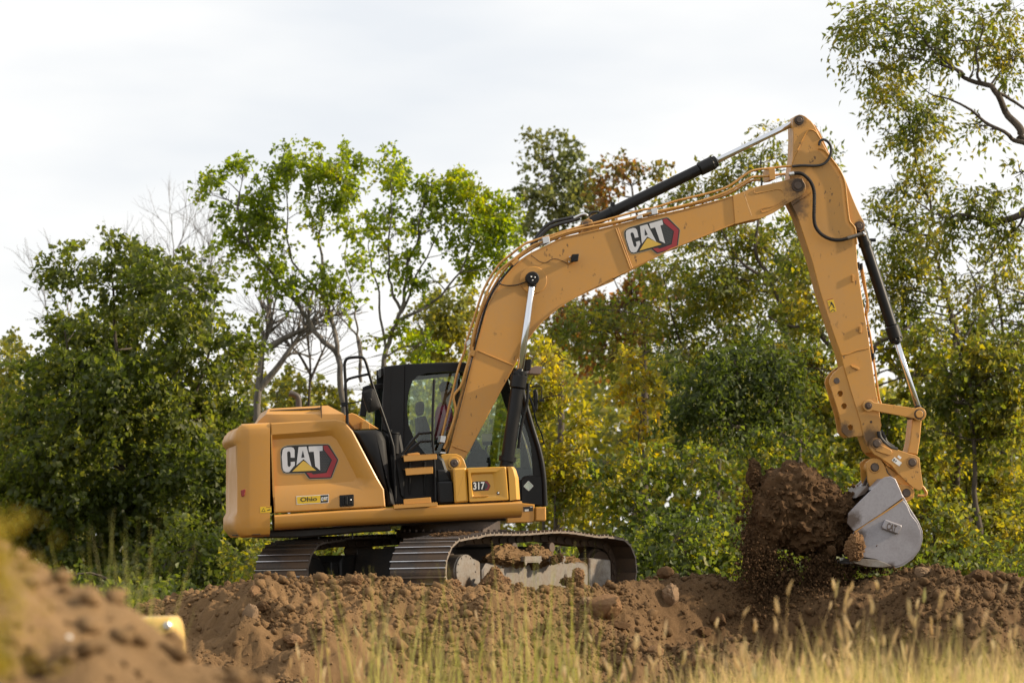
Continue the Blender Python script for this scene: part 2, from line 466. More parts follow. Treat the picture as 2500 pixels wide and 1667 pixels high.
def leafmat(name, cols, trans=0.5, noise_scale=0.7, seed=0.0, gloss=0.03):
    """cols: colours a leaf may have; the branch it grows on decides most of it"""
    m = bpy.data.materials.new(name); m.use_nodes = True
    n, l = m.node_tree.nodes, m.node_tree.links; n.clear()
    o = n.new('ShaderNodeOutputMaterial')
    geo = n.new('ShaderNodeNewGeometry')
    no = noise(n, l, noise_scale, 3, 0.6)
    mul = n.new('ShaderNodeMath'); mul.operation = 'MULTIPLY_ADD'; l.new(geo.outputs['Random Per Island'], mul.inputs[0]); mul.inputs[1].default_value = 0.50
    sc = n.new('ShaderNodeMapRange'); sc.inputs[1].default_value = 0.32; sc.inputs[2].default_value = 0.68; sc.inputs[3].default_value = 0.0; sc.inputs[4].default_value = 0.52
    l.new(no, sc.inputs[0]); l.new(sc.outputs[0], mul.inputs[2])
    k = len(cols)
    c = ramp(n, l, mul.outputs[0], [((i + 0.5) / k if 0 < i < k - 1 else (0.08 if i == 0 else 0.95), cols[i]) for i in range(k)])
    df = n.new('ShaderNodeBsdfDiffuse'); trans = trans + 0.09; tr = n.new('ShaderNodeBsdfTranslucent'); gl = n.new('ShaderNodeBsdfGlossy')
    l.new(c, df.inputs[0])
    hs = n.new('ShaderNodeHueSaturation'); hs.inputs['Hue'].default_value = 0.485; hs.inputs['Saturation'].default_value = 1.1; hs.inputs['Value'].default_value = 2.7
    l.new(c, hs.inputs['Color']); l.new(hs.outputs[0], tr.inputs[0])
    gl.inputs['Roughness'].default_value = 0.55; gl.inputs[0].default_value = (0.9, 0.9, 0.85, 1)
    m1 = n.new('ShaderNodeMixShader'); m1.inputs[0].default_value = trans; l.new(df.outputs[0], m1.inputs[1]); l.new(tr.outputs[0], m1.inputs[2])
    m2 = n.new('ShaderNodeMixShader'); m2.inputs[0].default_value = gloss; l.new(m1.outputs[0], m2.inputs[1]); l.new(gl.outputs[0], m2.inputs[2])
    l.new(m2.outputs[0], o.inputs[0]); return m
GRN, DGR, YGR, YLO, ORA, BRN, OLV, LIM = (0.072, 0.100, 0.014), (0.042, 0.062, 0.013), (0.20, 0.19, 0.020), (0.34, 0.26, 0.030), (0.33, 0.14, 0.022), (0.10, 0.055, 0.022), (0.105, 0.112, 0.024), (0.15, 0.21, 0.018)
l_dark = leafmat('dark_leaves', [DGR, (0.055, 0.078, 0.015), GRN, (0.07, 0.085, 0.018), (0.11, 0.13, 0.02), (0.18, 0.18, 0.025)], 0.5)
l_deep = leafmat('deep_green_leaves', [(0.022, 0.034, 0.009), DGR, (0.045, 0.066, 0.013), GRN, (0.10, 0.12, 0.02)], 0.42)
l_maple = leafmat('maple_leaves', [(0.045, 0.085, 0.016), GRN, LIM, (0.16, 0.21, 0.02), YGR], 0.52)
l_maple2 = leafmat('bright_maple_leaves', [GRN, (0.09, 0.14, 0.018), LIM, (0.20, 0.23, 0.02), YGR], 0.52)
l_pale = leafmat('grey_green_leaves', [(0.075, 0.095, 0.038), (0.10, 0.12, 0.045), OLV, (0.14, 0.14, 0.05)], 0.45)
l_autumn = leafmat('autumn_leaves', [GRN, OLV, (0.12, 0.105, 0.025), (0.14, 0.085, 0.025), (0.20, 0.11, 0.025), ORA], 0.45)
l_yellow = leafmat('yellow_leaves', [GRN, (0.10, 0.125, 0.018), OLV, YGR, (0.25, 0.22, 0.03), YLO], 0.5, 0.9)
l_gold = leafmat('gold_leaves', [GRN, (0.12, 0.14, 0.018), YGR, (0.24, 0.215, 0.028), (0.31, 0.25, 0.03)], 0.52, 0.9)
l_orange = leafmat('orange_leaves', [GRN, OLV, YGR, (0.24, 0.21, 0.03), YLO, (0.36, 0.22, 0.025)], 0.5, 1.1)
l_ash = leafmat('ash_leaves', [DGR, GRN, (0.10, 0.125, 0.018), OLV, YGR, (0.22, 0.185, 0.03)], 0.5, 0.8)
l_shrub = leafmat('shrub_leaves', [(0.03, 0.045, 0.01), DGR, GRN, (0.085, 0.115, 0.018), YGR, (0.22, 0.20, 0.03)], 0.46, 0.9)
l_far = leafmat('distant_leaves', [OLV, (0.10, 0.12, 0.035), YGR, (0.19, 0.17, 0.045)], 0.5, 0.5)
def bark(name, a, b_):
    m, n, l, b = new_mat(name)
    f = noise(n, l, 14, 6, 0.7, vec=(1, 1, 0.25))
    l.new(mixc(n, l, ramp(n, l, f, [(0.35, 0.0), (0.7, 1.0)]), a, b_), b.inputs['Base Color'])
    b.inputs['Roughness'].default_value = 0.9
    bumpn(n, l, b, f, 0.7, 0.02); return m
m_bark = bark('brown_bark', (0.045, 0.034, 0.026), (0.115, 0.09, 0.068))
m_bark_grey = bark('grey_bark', (0.09, 0.078, 0.066), (0.21, 0.185, 0.16))
def grassmat(name, cols, trans=0.45): return leafmat(name, cols, trans, 0.6, gloss=0.03)
g_green = grassmat('green_grass', [(0.12, 0.14, 0.028), (0.19, 0.20, 0.045), (0.27, 0.26, 0.08), (0.36, 0.31, 0.13)])
g_dry = grassmat('dry_grass', [(0.24, 0.22, 0.08), (0.34, 0.28, 0.12), (0.42, 0.33, 0.16), (0.46, 0.36, 0.19)])
g_head = grassmat('foxtail_heads', [(0.34, 0.30, 0.16), (0.46, 0.39, 0.23), (0.40, 0.32, 0.19), (0.30, 0.30, 0.14)], 0.3)
g_flower = grassmat('goldenrod_flowers', [(0.24, 0.22, 0.02), (0.34, 0.28, 0.02), (0.22, 0.23, 0.03)], 0.4)
m_field, _n, _l, _b = new_mat('field_ground')
_f = noise(_n, _l, 1.2, 6, 0.65)
_l.new(ramp(_n, _l, _f, [(0.35, (0.045, 0.055, 0.015)), (0.55, (0.10, 0.085, 0.035)), (0.75, (0.15, 0.10, 0.05))]), _b.inputs['Base Color'])
_b.inputs['Roughness'].default_value = 0.95

# ------------------------------------------------------------------ ground, soil banks
def gz(x, y):
    """level of the rough field"""
    z = np.interp(y, [-60, -27, -22, -16, -11, -6, 2, 6, 12, 40, 300], [-0.86, -0.86, -0.78, -0.85, -1.45, -1.75, -1.3, -0.5, -0.32, -0.3, -0.3])
    return z
_gx = np.concatenate([np.linspace(-900, -40, 12), np.linspace(-36, 36, 97), np.linspace(40, 900, 12)])
_gy = np.concatenate([np.linspace(-300, -48, 8), np.linspace(-45, 45, 121), np.linspace(50, 1500, 16)])
_X, _Y = np.meshgrid(_gx, _gy)
_Z = gz(_X, _Y) + 0.05 * fbm(np.stack([_X * 0.6, _Y * 0.6, _X * 0], -1), 3, 5)
def grid_faces(nx, ny):
    i = np.arange(nx * ny).reshape(ny, nx)
    return np.stack([i[:-1, :-1], i[:-1, 1:], i[1:, 1:], i[1:, :-1]], -1).reshape(-1, 4)
fast_mesh('ground', np.stack([_X, _Y, _Z], -1).reshape(-1, 3), grid_faces(len(_gx), len(_gy)), m_field, kind='structure', smooth=True)

CPX = np.array([-250, 60, 200, 300, 383, 450, 510, 595, 659, 850, 957, 1063, 1170, 1300, 1371, 1488, 1563, 1637, 1743, 1828, 1950, 2083, 2179, 2232, 2285, 2338, 2445, 2500, 2900], float)
CPY = np.array([1640, 1580, 1535, 1508, 1480, 1462, 1447, 1428, 1416, 1413, 1419, 1428, 1437, 1437, 1433, 1421, 1409, 1396, 1397, 1404, 1428, 1425, 1404, 1392, 1393, 1408, 1406, 1409, 1420], float)
CYY = np.interp(CPX, [0, 1100, 1180, 1300, 1490, 1640, 2000, 2600], [-3.0, -3.1, -2.7, -1.9, -0.6, 0.3, 0.6, 0.6])
CXX = (CPX - CX) / FPX * (CAMD + CYY)
CZZ = CAMZ - (CPY - HY) / FPX * (CAMD + CYY)
def bank(x, y, detail=True):
    x = np.asarray(x, float); y = np.asarray(y, float)
    cy, cz = np.interp(x, CXX, CYY), np.interp(x, CXX, CZZ)
    P = np.stack([x, y, x * 0], -1)
    wob = fbm(P * 0.9, 3, 3)
    s = cy + 0.25 * wob - y
    front = np.clip(s, 0, None); back = np.clip(-s, 0, None)
    k = np.interp(x, [-6, 0, 2, 5], [0.46, 0.44, 0.34, 0.46])
    f = k * (np.sqrt(front ** 2 + 0.04) - 0.2) + 0.05 * np.clip(front - 2.5, 0, None)
    b = 0.42 * (np.sqrt(back ** 2 + 0.05) - 0.2236)
    z = cz - f - b
    pad = np.interp(x, [-5.5, -4.2, 3.0, 4.6], [-0.9, -0.06, -0.06, -0.35]) - 0.25 * np.clip(y - 2.6, 0, None)
    z = np.where(s < 0, np.maximum(z, np.minimum(pad, cz)), z)
    m = np.clip(front, 0, 1.2) / 1.2
    z = z + m * (0.34 * fbm(P * 0.75, 3, 8) + 0.26 * fbm(P * np.array([2.2, 1.4, 1]), 3, 21))
    r = ((x - 2.75) / 0.85) ** 2 + ((y + 0.75) / 0.80) ** 2
    z = z - 1.25 * np.exp(-r * 1.0)
    r2 = ((x - 1.35) / 0.55) ** 2 + ((y + 1.9) / 0.8) ** 2
    z = z - 0.30 * np.exp(-r2)
    if detail:
        mm = 0.35 + 0.65 * np.clip(np.abs(s) * 1.2, 0, 1)
        rid = 1 - np.abs(fbm(P * np.array([3.4, 2.0, 1]), 3, 33))
        z = z + mm * (0.15 * fbm(P * 3.7, 4, 41) + 0.06 * (rid - 0.75))
        z = z + 0.065 * fbm(P * 11, 3, 51) + 0.034 * np.abs(fbm(P * 24, 2, 61)) + 0.014 * fbm(P * 50, 1, 71)
    z = np.maximum(z, gz(x, y) - 0.12)
    return z
_bx = np.linspace(-7.2, 8.0, 560); _by = np.concatenate([np.linspace(-8.5, -6.2, 40), np.linspace(-6.17, 1.6, 330), np.linspace(1.65, 5.5, 60)])
_X, _Y = np.meshgrid(_bx, _by)
fast_mesh('excavated_soil', np.stack([_X, _Y, bank(_X, _Y)], -1).reshape(-1, 3), grid_faces(len(_bx), len(_by)), m_soil, kind='structure', smooth=True)

def onbank(px, py):
    t = np.linspace(31, 45, 1400); kx = (px - CX) / FPX; kz = -(py - HY) / FPX
    x, y, z = kx * t, t - CAMD, CAMZ + kz * t
    hit = np.nonzero(z < bank(x, y))[0]
    i = hit[0] if len(hit) else 700
    return Vector((x[i], y[i], z[i])), t[i]

def ico(sub):
    t = (1 + 5 ** 0.5) / 2
    v = [(-1, t, 0), (1, t, 0), (-1, -t, 0), (1, -t, 0), (0, -1, t), (0, 1, t), (0, -1, -t), (0, 1, -t), (t, 0, -1), (t, 0, 1), (-t, 0, -1), (-t, 0, 1)]
    f = [(0, 11, 5), (0, 5, 1), (0, 1, 7), (0, 7, 10), (0, 10, 11), (1, 5, 9), (5, 11, 4), (11, 10, 2), (10, 7, 6), (7, 1, 8), (3, 9, 4), (3, 4, 2), (3, 2, 6), (3, 6, 8), (3, 8, 9), (4, 9, 5), (2, 4, 11), (6, 2, 10), (8, 6, 7), (9, 8, 1)]
    v = [Vector(p).normalized() for p in v]
    for _ in range(sub):
        cache = {}; nf = []
        def mid(a, b):
            k = (min(a, b), max(a, b))
            if k not in cache: v.append(((v[a] + v[b]) / 2).normalized()); cache[k] = len(v) - 1
            return cache[k]
        for a, b, c in f:
            x, y, z = mid(a, b), mid(b, c), mid(c, a)
            nf += [(a, x, z), (b, y, x), (c, z, y), (x, y, z)]
        f = nf
    return np.array([tuple(p) for p in v]), np.array(f)
ICO = [ico(k) for k in range(6)]
def lumps(pos, rad, sub=0, seed=1, squash=0.75):
    """many clods as one vertex and triangle list"""
    rng = np.random.default_rng(seed)
    bv, bf = ICO[sub]; N = len(pos); n = len(bv)
    q = rng.normal(size=(N, 4)); q /= np.linalg.norm(q, axis=1)[:, None]
    w, x, y, z = q.T
    R = np.stack([1 - 2 * (y * y + z * z), 2 * (x * y - z * w), 2 * (x * z + y * w), 2 * (x * y + z * w), 1 - 2 * (x * x + z * z), 2 * (y * z - x * w), 2 * (x * z - y * w), 2 * (y * z + x * w), 1 - 2 * (x * x + y * y)], -1).reshape(N, 3, 3)
    sc = rng.uniform(0.7, 1.25, (N, 1, 3))
    jit = rng.uniform(0.58, 1.22, (N, n, 1))
    v = bv[None] * sc * jit
    v = np.einsum('nij,nkj->nki', R, v)
    v[..., 2] *= squash
    v = v * np.asarray(rad)[:, None, None] + np.asarray(pos)[:, None, :]
    f = bf[None] + (np.arange(N) * n)[:, None, None]
    return v.reshape(-1, 3), f.reshape(-1, 3)

# loose crumbs and clods over the whole bank
def scatter_on_bank(N, seed, r0, r1, power, x0=-6.2, x1=7.3, y0=-6.3, y1=0.9):
    rng = np.random.default_rng(seed)
    x = rng.uniform(x0, x1, N * 3); y = rng.uniform(y0, y1, N * 3)
    den = 0.62 + 1.3 * fbm(np.stack([x, y, x * 0], -1) * 1.3, 3, 55)
    cyv = np.interp(x, CXX, CYY)
    keep = (rng.random(N * 3) < den) & (y < cyv + 0.35)
    x, y = x[keep][:N], y[keep][:N]
    r = r0 + (r1 - r0) * rng.random(len(x)) ** power
    z = bank(x, y) + r * 0.25
    return np.stack([x, y, z], -1), r
ICO.append((np.array([(1, 0, 0), (-1, 0, 0), (0, 1, 0), (0, -1, 0), (0, 0, 1), (0, 0, -1)], float), np.array([(0, 2, 4), (2, 1, 4), (1, 3, 4), (3, 0, 4), (2, 0, 5), (1, 2, 5), (3, 1, 5), (0, 3, 5)])))
parts_ = []
for n_, sd_, ra_, rb_, pw_, sub_ in ((46000, 101, 0.007, 0.020, 1.6, 6), (12000, 103, 0.014, 0.05, 1.8, 0), (1500, 102, 0.03, 0.095, 2.2, 0)):
    p_, r_ = scatter_on_bank(n_, sd_, ra_, rb_, pw_); parts_.append(lumps(p_, r_, sub_, sd_, 0.85))
_V, _F, _o = [], [], 0
for v_, f_ in parts_: _V.append(v_); _F.append(f_ + _o); _o += len(v_)
fast_mesh('soil_clods', np.concatenate(_V), np.concatenate(_F), m_soil, kind='stuff', smooth=False)

def rock(name, center, rad, label, cat, material, seed, sub=4, rough=0.28, axes=(1, 1, 1), group=None, rz=0.0):
    bv, bf = ICO[sub]
    v = bv * np.array(axes)
    d = 1 + rough * fbm(bv * 1.3 + seed * 7.1, 3, seed) + rough * 0.55 * fbm(bv * 3.7 + seed, 3, seed + 3) + 0.07 * fbm(bv * 11, 2, seed + 9)
    # a few flat broken faces
    rng = np.random.default_rng(seed)
    for k in range(6):
        nrm = rng.normal(size=3); nrm /= np.linalg.norm(nrm); h = rng.uniform(0.62, 0.85)
        e = (bv * d[:, None]) @ nrm
        d = np.where(e > h, d * (h + 0.22 * (e - h)) / np.maximum(e, 1e-6), d)
    v = v * d[:, None] * rad
    o = fast_mesh(name, v, bf, material, smooth=True)
    o.data.set_sharp_from_angle(angle=math.radians(40))
    o.location = center; o.rotation_euler = (0, 0, rz)
    return tag(o, label, cat, group or {'clod': 'loose clods of soil', 'stone': 'stones on the soil bank', 'pebble': 'white pebbles in the mound'}.get(cat))
ROCKS = [  # picture point of the centre, radius in metres, label ...
    ('dirt_clod', 873, 1412, 0.075, 'round brown clod on the bank crest before the dark far track', 'clod', m_soil_dry, (1, 1, 1)),
    ('dirt_clod', 625, 1445, 0.105, 'angular sunlit clod on the bank slope below the far track', 'clod', m_soil_dry, (1.1, 0.9, 0.9)),
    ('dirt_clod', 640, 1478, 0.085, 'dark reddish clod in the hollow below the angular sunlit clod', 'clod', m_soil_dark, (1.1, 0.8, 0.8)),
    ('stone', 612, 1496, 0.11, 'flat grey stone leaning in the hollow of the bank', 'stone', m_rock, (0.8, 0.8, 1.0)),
    ('boulder', 1474, 1484, 0.205, 'biggest rounded brown boulder on the bank below the track idler', 'boulder', m_soil_dry, (1.1, 0.9, 0.85)),
    ('stone', 1431, 1465, 0.075, 'small stone touching the upper side of the biggest boulder', 'stone', m_rock, (1, 1, 0.9)),
    ('stone', 1638, 1450, 0.125, 'pale knobbly stone standing upright on the dark slope', 'stone', m_rock, (0.9, 0.8, 1.15)),
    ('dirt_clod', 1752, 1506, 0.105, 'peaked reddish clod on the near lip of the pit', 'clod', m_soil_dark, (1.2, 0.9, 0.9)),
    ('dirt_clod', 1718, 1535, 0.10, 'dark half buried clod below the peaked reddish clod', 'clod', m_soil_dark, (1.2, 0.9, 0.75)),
    ('dirt_clod', 1712, 1610, 0.12, 'tan block of soil low on the bank behind foxtail grass', 'clod', m_soil_dry, (1.2, 0.9, 0.7)),
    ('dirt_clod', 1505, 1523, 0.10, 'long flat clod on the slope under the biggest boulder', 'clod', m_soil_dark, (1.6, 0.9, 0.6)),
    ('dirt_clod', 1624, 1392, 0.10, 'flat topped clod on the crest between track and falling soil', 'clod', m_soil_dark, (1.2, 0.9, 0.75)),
    ('stone', 2250, 1394, 0.10, 'tan rounded stone on top of the bank beside the bucket', 'stone', m_rock, (1.15, 0.9, 0.75)),
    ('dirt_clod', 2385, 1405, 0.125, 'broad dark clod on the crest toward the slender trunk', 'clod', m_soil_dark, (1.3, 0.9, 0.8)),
    ('dirt_clod', 1600, 1585, 0.09, 'sunlit lump on the bank among loose rubble', 'clod', m_soil_dry, (1.1, 0.9, 0.8)),
    ('dirt_clod', 1000, 1540, 0.10, 'crumbly clod in mid bank among the green grass stems', 'clod', m_soil_dry, (1.2, 0.9, 0.8)),
    ('dirt_clod', 720, 1560, 0.11, 'broad clod low on the bank below the counterweight', 'clod', m_soil_dry, (1.3, 0.9, 0.7)),
]
for k, (nm, px, py, r, lab, cat, mt, ax) in enumerate(ROCKS):
    c, t = onbank(px, py + 10)
    rock(nm, c + Vector((0, 0, r * 0.28)), r, lab, cat, mt, 20 + k, axes=ax, rz=k * 1.3)

# out of focus mound close to the camera
FPXL = np.array([-300, 0, 18, 42, 60, 86, 110, 128, 149, 167, 208, 253, 286, 313, 337, 363, 396, 423, 453, 491, 536, 596, 640, 760, 900], float)
FPYL = np.array([1300, 1334, 1340, 1346, 1361, 1358, 1373, 1391, 1411, 1414, 1420, 1435, 1453, 1477, 1498, 1525, 1554, 1578, 1602, 1620, 1632, 1656, 1672, 1730, 1850], float) + np.interp(FPXL, [0, 250, 420, 600], [16, 14, -4, 8])
FCY = -29.0
FXX = (FPXL - CX) / FPX * (CAMD + FCY); FZZ = CAMZ - (FPYL - HY) / FPX * (CAMD + FCY)
def mound(x, y):
    cz = np.interp(x, FXX, FZZ); s = FCY - y
    P = np.stack([x, y, x * 0], -1)
    z = cz - 0.52 * (np.sqrt(np.clip(s, 0, None) ** 2 + 0.02) - 0.14) - 0.6 * (np.sqrt(np.clip(-s, 0, None) ** 2 + 0.02) - 0.14)
    z = z + np.clip(np.abs(s) * 2, 0.25, 1) * (0.10 * fbm(P * 2.6, 3, 91) + 0.085 * fbm(P * 6.5, 3, 92)) + 0.03 * fbm(P * 18, 3, 93)
    return np.maximum(z, gz(x, y) - 0.1)
_bx = np.linspace(-3.6, 0.9, 190); _by = np.linspace(-33.5, -26.5, 240)
_X, _Y = np.meshgrid(_bx, _by)
fast_mesh('soil_mound', np.stack([_X, _Y, mound(_X, _Y)], -1).reshape(-1, 3), grid_faces(len(_bx), len(_by)), m_soil_fg, kind='structure', smooth=True)
rng = np.random.default_rng(77)
x_ = rng.uniform(-3.0, 0.2, 2600); y_ = rng.uniform(-33, -28.6, 2600); r_ = 0.01 + 0.05 * rng.random(2600) ** 3.2
v_, f_ = lumps(np.stack([x_, y_, mound(x_, y_) + r_ * 0.3], -1), r_, 0, 9)
fast_mesh('mound_clods', v_, f_, m_soil_fg, kind='stuff')
def onmound(px, py):
    t = np.linspace(6.5, 12.5, 2000); kx = (px - CX) / FPX; kz = -(py - HY) / FPX
    hit = np.nonzero(CAMZ + kz * t < mound(kx * t, t - CAMD))[0]; i = hit[0] if len(hit) else 0
    return Vector((kx * t[i], t[i] - CAMD, CAMZ + kz * t[i]))
m_pebble = plain('white_pebble', (0.72, 0.68, 0.62), 0.6)
rock('pebble', onmound(203, 1531), 0.011, 'small white pebble in the blurred mound, upper of the two', 'pebble', m_pebble, 61, sub=2)
rock('pebble', onmound(167, 1556), 0.012, 'small white pebble in the blurred mound, lower of the two', 'pebble', m_pebble, 62, sub=2)

# rounded yellow cover standing behind the mound
cover = empty('machine_cover', W(405, 1560, -22), 0, 'rounded yellow metal cover with a silver bolt, half hidden by the blurred mound', 'machine cover')
_o = cover.location
def cv(z, pts): return [(W(*src(z, p), -22).x - _o.x, W(*src(z, p), -22).z - _o.z) for p in pts]
mb = MB(); pts = rounded(cv('R', [(1010, 1040), (1395, 1030), (1430, 1085), (1462, 1300), (1475, 1800), (1010, 1800)]), 0.07, 6)
mb.prism(pts, 0, 0.5, 0.035); mb.build('cover_shell', m_cover, cover, 50)
mb = MB(); mb.ycyl(cv('R', [(1370, 1095)])[0], -0.02, 0.01, 0.022, 6); mb.build('bolt', m_zinc, cover)

# ------------------------------------------------------------------ plants
def blades(base, height, lean, width, seed, curl=0.35, segs=4):
    rng = np.random.default_rng(seed); N = len(base)
    az = rng.uniform(0, 2 * np.pi, N); d = np.stack([np.cos(az), np.sin(az), np.zeros(N)], -1)
    face = rng.uniform(0, 2 * np.pi, N); wv = np.stack([np.cos(face), np.sin(face), np.zeros(N)], -1)
    V = np.zeros((N, segs + 1, 2, 3))
    for k in range(segs + 1):
        t = k / segs
        c = base + np.array([0, 0, 1.0]) * (height * (t - curl * lean * t * t * 0.5))[:, None] + d * (height * lean * t ** 1.8)[:, None]
        w = width * (1 - t ** 1.6) + 0.0004
        V[:, k, 0] = c - wv * w[:, None]; V[:, k, 1] = c + wv * w[:, None]
    idx = (np.arange(N) * (segs + 1) * 2)[:, None]
    F = np.concatenate([np.concatenate([idx + 2 * k, idx + 2 * k + 1, idx + 2 * k + 3, idx + 2 * k + 2], 1) for k in range(segs)])
    tip = (V[:, -1, 0] + V[:, -1, 1]) / 2; tdir = tip - (V[:, -2, 0] + V[:, -2, 1]) / 2
    tdir /= np.linalg.norm(tdir, axis=1)[:, None]
    return V.reshape(-1, 3), F, tip, tdir
def heads(tip, tdir, length, rad, seed):
    """bristly foxtail heads along the tips"""
    rng = np.random.default_rng(seed); N = len(tip)
    prof = [(0.0, 0.25), (0.15, 0.8), (0.45, 1.0), (0.75, 0.75), (1.0, 0.1)]
    ref = rng.normal(size=(N, 3)); nx = np.cross(tdir, ref); nx /= np.linalg.norm(nx, axis=1)[:, None]; ny = np.cross(tdir, nx)
    K, S = len(prof), 6; V = np.zeros((N, K, S, 3))
    bend = rng.normal(size=(N, 3)) * 0.18
    for i, (t, r) in enumerate(prof):
        for j in range(S):
            a = 2 * np.pi * j / S; jit = rng.uniform(0.75, 1.3, (N, 1))
            V[:, i, j] = tip + tdir * (length * t)[:, None] + bend * (length * t * t)[:, None] + (nx * np.cos(a) + ny * np.sin(a)) * (rad * r)[:, None] * jit
    idx = (np.arange(N) * K * S)[:, None]; F = []
    for i in range(K - 1):
        for j in range(S):
            j2 = (j + 1) % S
            F.append(np.concatenate([idx + i * S + j, idx + i * S + j2, idx + (i + 1) * S + j2, idx + (i + 1) * S + j], 1))
    return V.reshape(-1, 3), np.concatenate(F)
def field(N, pxs, ds, seed):
    rng = np.random.default_rng(seed)
    px = rng.uniform(pxs[0], pxs[1], N); d = rng.uniform(ds[0], ds[1], N)
    x = (px - CX) / FPX * d; y = d - CAMD
    return np.stack([x, y, gz(x, y) - 0.02], -1), px, rng
def join(parts):
    V, F, o = [], [], 0
    for v, f in parts: V.append(v); F.append(f + o); o += len(v)
    return np.concatenate(V), np.concatenate(F)
# dry and green field grass in front on the right
b, px, rng = field(15000, (1430, 2620), (13.0, 22.5), 1)
den = np.interp(px, [1430, 1600, 1750, 1900, 2600], [0.05, 0.25, 0.7, 1, 1]); keep = rng.random(len(px)) < den * (0.35 + 1.1 * vnoise(np.stack([b[:, 0] * 1.7, b[:, 1] * 1.7, b[:, 0] * 0], -1), 4))
b, px = b[keep], px[keep]; n = len(b)
h = rng.uniform(0.55, 0.95, n) * np.interp(px, [1430, 1750, 2000, 2600], [0.70, 0.84, 1.0, 1.02]) * (0.72 + 0.62 * vnoise(np.stack([b[:, 0] * 0.9, b[:, 1] * 0.9, b[:, 0] * 0], -1), 14))
half = rng.random(n) < 0.5
v1, f1, t1, d1 = blades(b[half], h[half], rng.uniform(0.05, 0.6, half.sum()), rng.uniform(0.0018, 0.0045, half.sum()), 21, curl=0.6)
fast_mesh('green_grass', v1, f1, g_green, kind='stuff')
v2, f2, t2, d2 = blades(b[~half], h[~half], rng.uniform(0.03, 0.3, (~half).sum()), rng.uniform(0.002, 0.004, (~half).sum()), 22)
fast_mesh('dry_grass', v2, f2, g_dry, kind='stuff')
# foxtails
b, px, rng = field(220, (1480, 2620), (13.0, 20.0), 3)
keep = rng.random(len(px)) < np.interp(px, [1480, 1700, 1900, 2600], [0.12, 0.4, 1, 1]); b, px = b[keep], px[keep]; n = len(b)
h = (0.74 + 0.54 * rng.random(n) ** 1.8) * np.interp(px, [1480, 1800, 2000, 2600], [0.88, 1.0, 1.06, 1.04])
vs, fs, tp, td = blades(b, h, rng.uniform(0.04, 0.28, n), np.full(n, 0.0018), 23)
fast_mesh('foxtail_stalks', vs, fs, g_dry, kind='stuff')
vh, fh = heads(tp, td, rng.uniform(0.045, 0.095, n), rng.uniform(0.005, 0.0085, n), 24)
fast_mesh('foxtail_seed_heads', vh, fh, g_head, kind='stuff', smooth=True)
# sparser tufts in the middle and left
def tuft(name, spots, seed, mat_, hh=(0.6, 1.0), w=(0.002, 0.005), spread=0.22):
    rng = np.random.default_rng(seed); B, H = [], []
    for (px, d, n, hs) in spots:
        x = (px - CX) / FPX * d + rng.normal(0, spread, n); y = d - CAMD + rng.normal(0, spread, n)
        B.append(np.stack([x, y, gz(x, y) - 0.02], -1)); H.append(rng.uniform(*hh, n) * hs)
    B = np.concatenate(B); H = np.concatenate(H)
    v, f, t, d_ = blades(B, H, rng.uniform(0.03, 0.25, len(B)), rng.uniform(*w, len(B)), seed + 1)
    return fast_mesh(name, v, f, mat_, kind='stuff'), t, d_
tuft('green_grass', [(960, 20, 60, 1.48), (1010, 21, 48, 1.5), (1070, 20, 50, 1.25), (1150, 20, 34, 1.15), (1320, 21, 70, 1.6), (1360, 20, 54, 1.45), (1250, 19, 36, 1.1), (1420, 19, 42, 1.0), (1520, 18, 24, 0.8), (860, 19, 36, 0.7), (760, 18, 36, 0.75), (700, 19, 26, 0.8), (620, 18, 20, 0.85), (560, 18, 16, 0.85), (1380, 18, 60, 0.8), (1180, 18, 40, 0.75), (980, 18, 60, 0.8), (1560, 17, 50, 0.75), (1650, 17, 50, 0.75)], 31, g_green)
o_, t_, d_ = tuft('dry_grass', [(980, 20, 14, 1.05), (650, 19, 5, 1.0), (730, 19, 6, 0.95), (1350, 21, 16, 1.1), (900, 18, 14, 0.85), (1150, 18, 14, 0.8), (1450, 19, 22, 0.9), (1550, 18, 22, 0.9), (1650, 18, 22, 0.95)], 41, g_dry, w=(0.0015, 0.003))
vh, fh = heads(t_[::2], d_[::2], np.full(len(t_[::2]), 0.085), np.full(len(t_[::2]), 0.008), 42)
fast_mesh('foxtail_seed_heads', vh, fh, g_head, kind='stuff', smooth=True)
tuft('tall_green_grass', [(205, 15, 4, 1.78), (232, 15, 4, 1.70), (255, 15, 5, 1.74), (285, 15, 8, 1.70), (305, 15, 9, 1.70), (332, 15, 10, 1.74), (350, 15, 9, 1.66), (370, 15, 8, 1.55), (380, 15, 6, 1.4)], 51, g_green, hh=(0.8, 1.04), w=(0.003, 0.006), spread=0.035)
# a goldenrod right in front of the lens
gr = empty('goldenrod', (-0.915, -34.6, -0.90), 0, 'yellow flowering weed wholly out of focus at the edge above the mound', 'wildflower')
mb = MB(); rng = np.random.default_rng(5)
for k in range(5):
    a = rng.uniform(-0.08, 0.08, 2)
    mb.tube(crom([(0, 0, 0), (a[0] * 0.4, a[1] * 0.4, 0.8), (a[0], a[1], 1.55 + 0.08 * rng.random())], 4), [0.005, 0.002], 5)
mb.build('stem', g_green, gr)
p_ = np.stack([rng.normal(0.02, 0.05, 900), rng.normal(0, 0.06, 900), rng.uniform(1.44, 1.72, 900)], -1)
v_, f_ = lumps(p_, rng.uniform(0.004, 0.009, 900), 0, 13, 1.0)
fl = fast_mesh('flower_head', v_, f_, g_flower, gr); fl['kind'] = 'stuff'

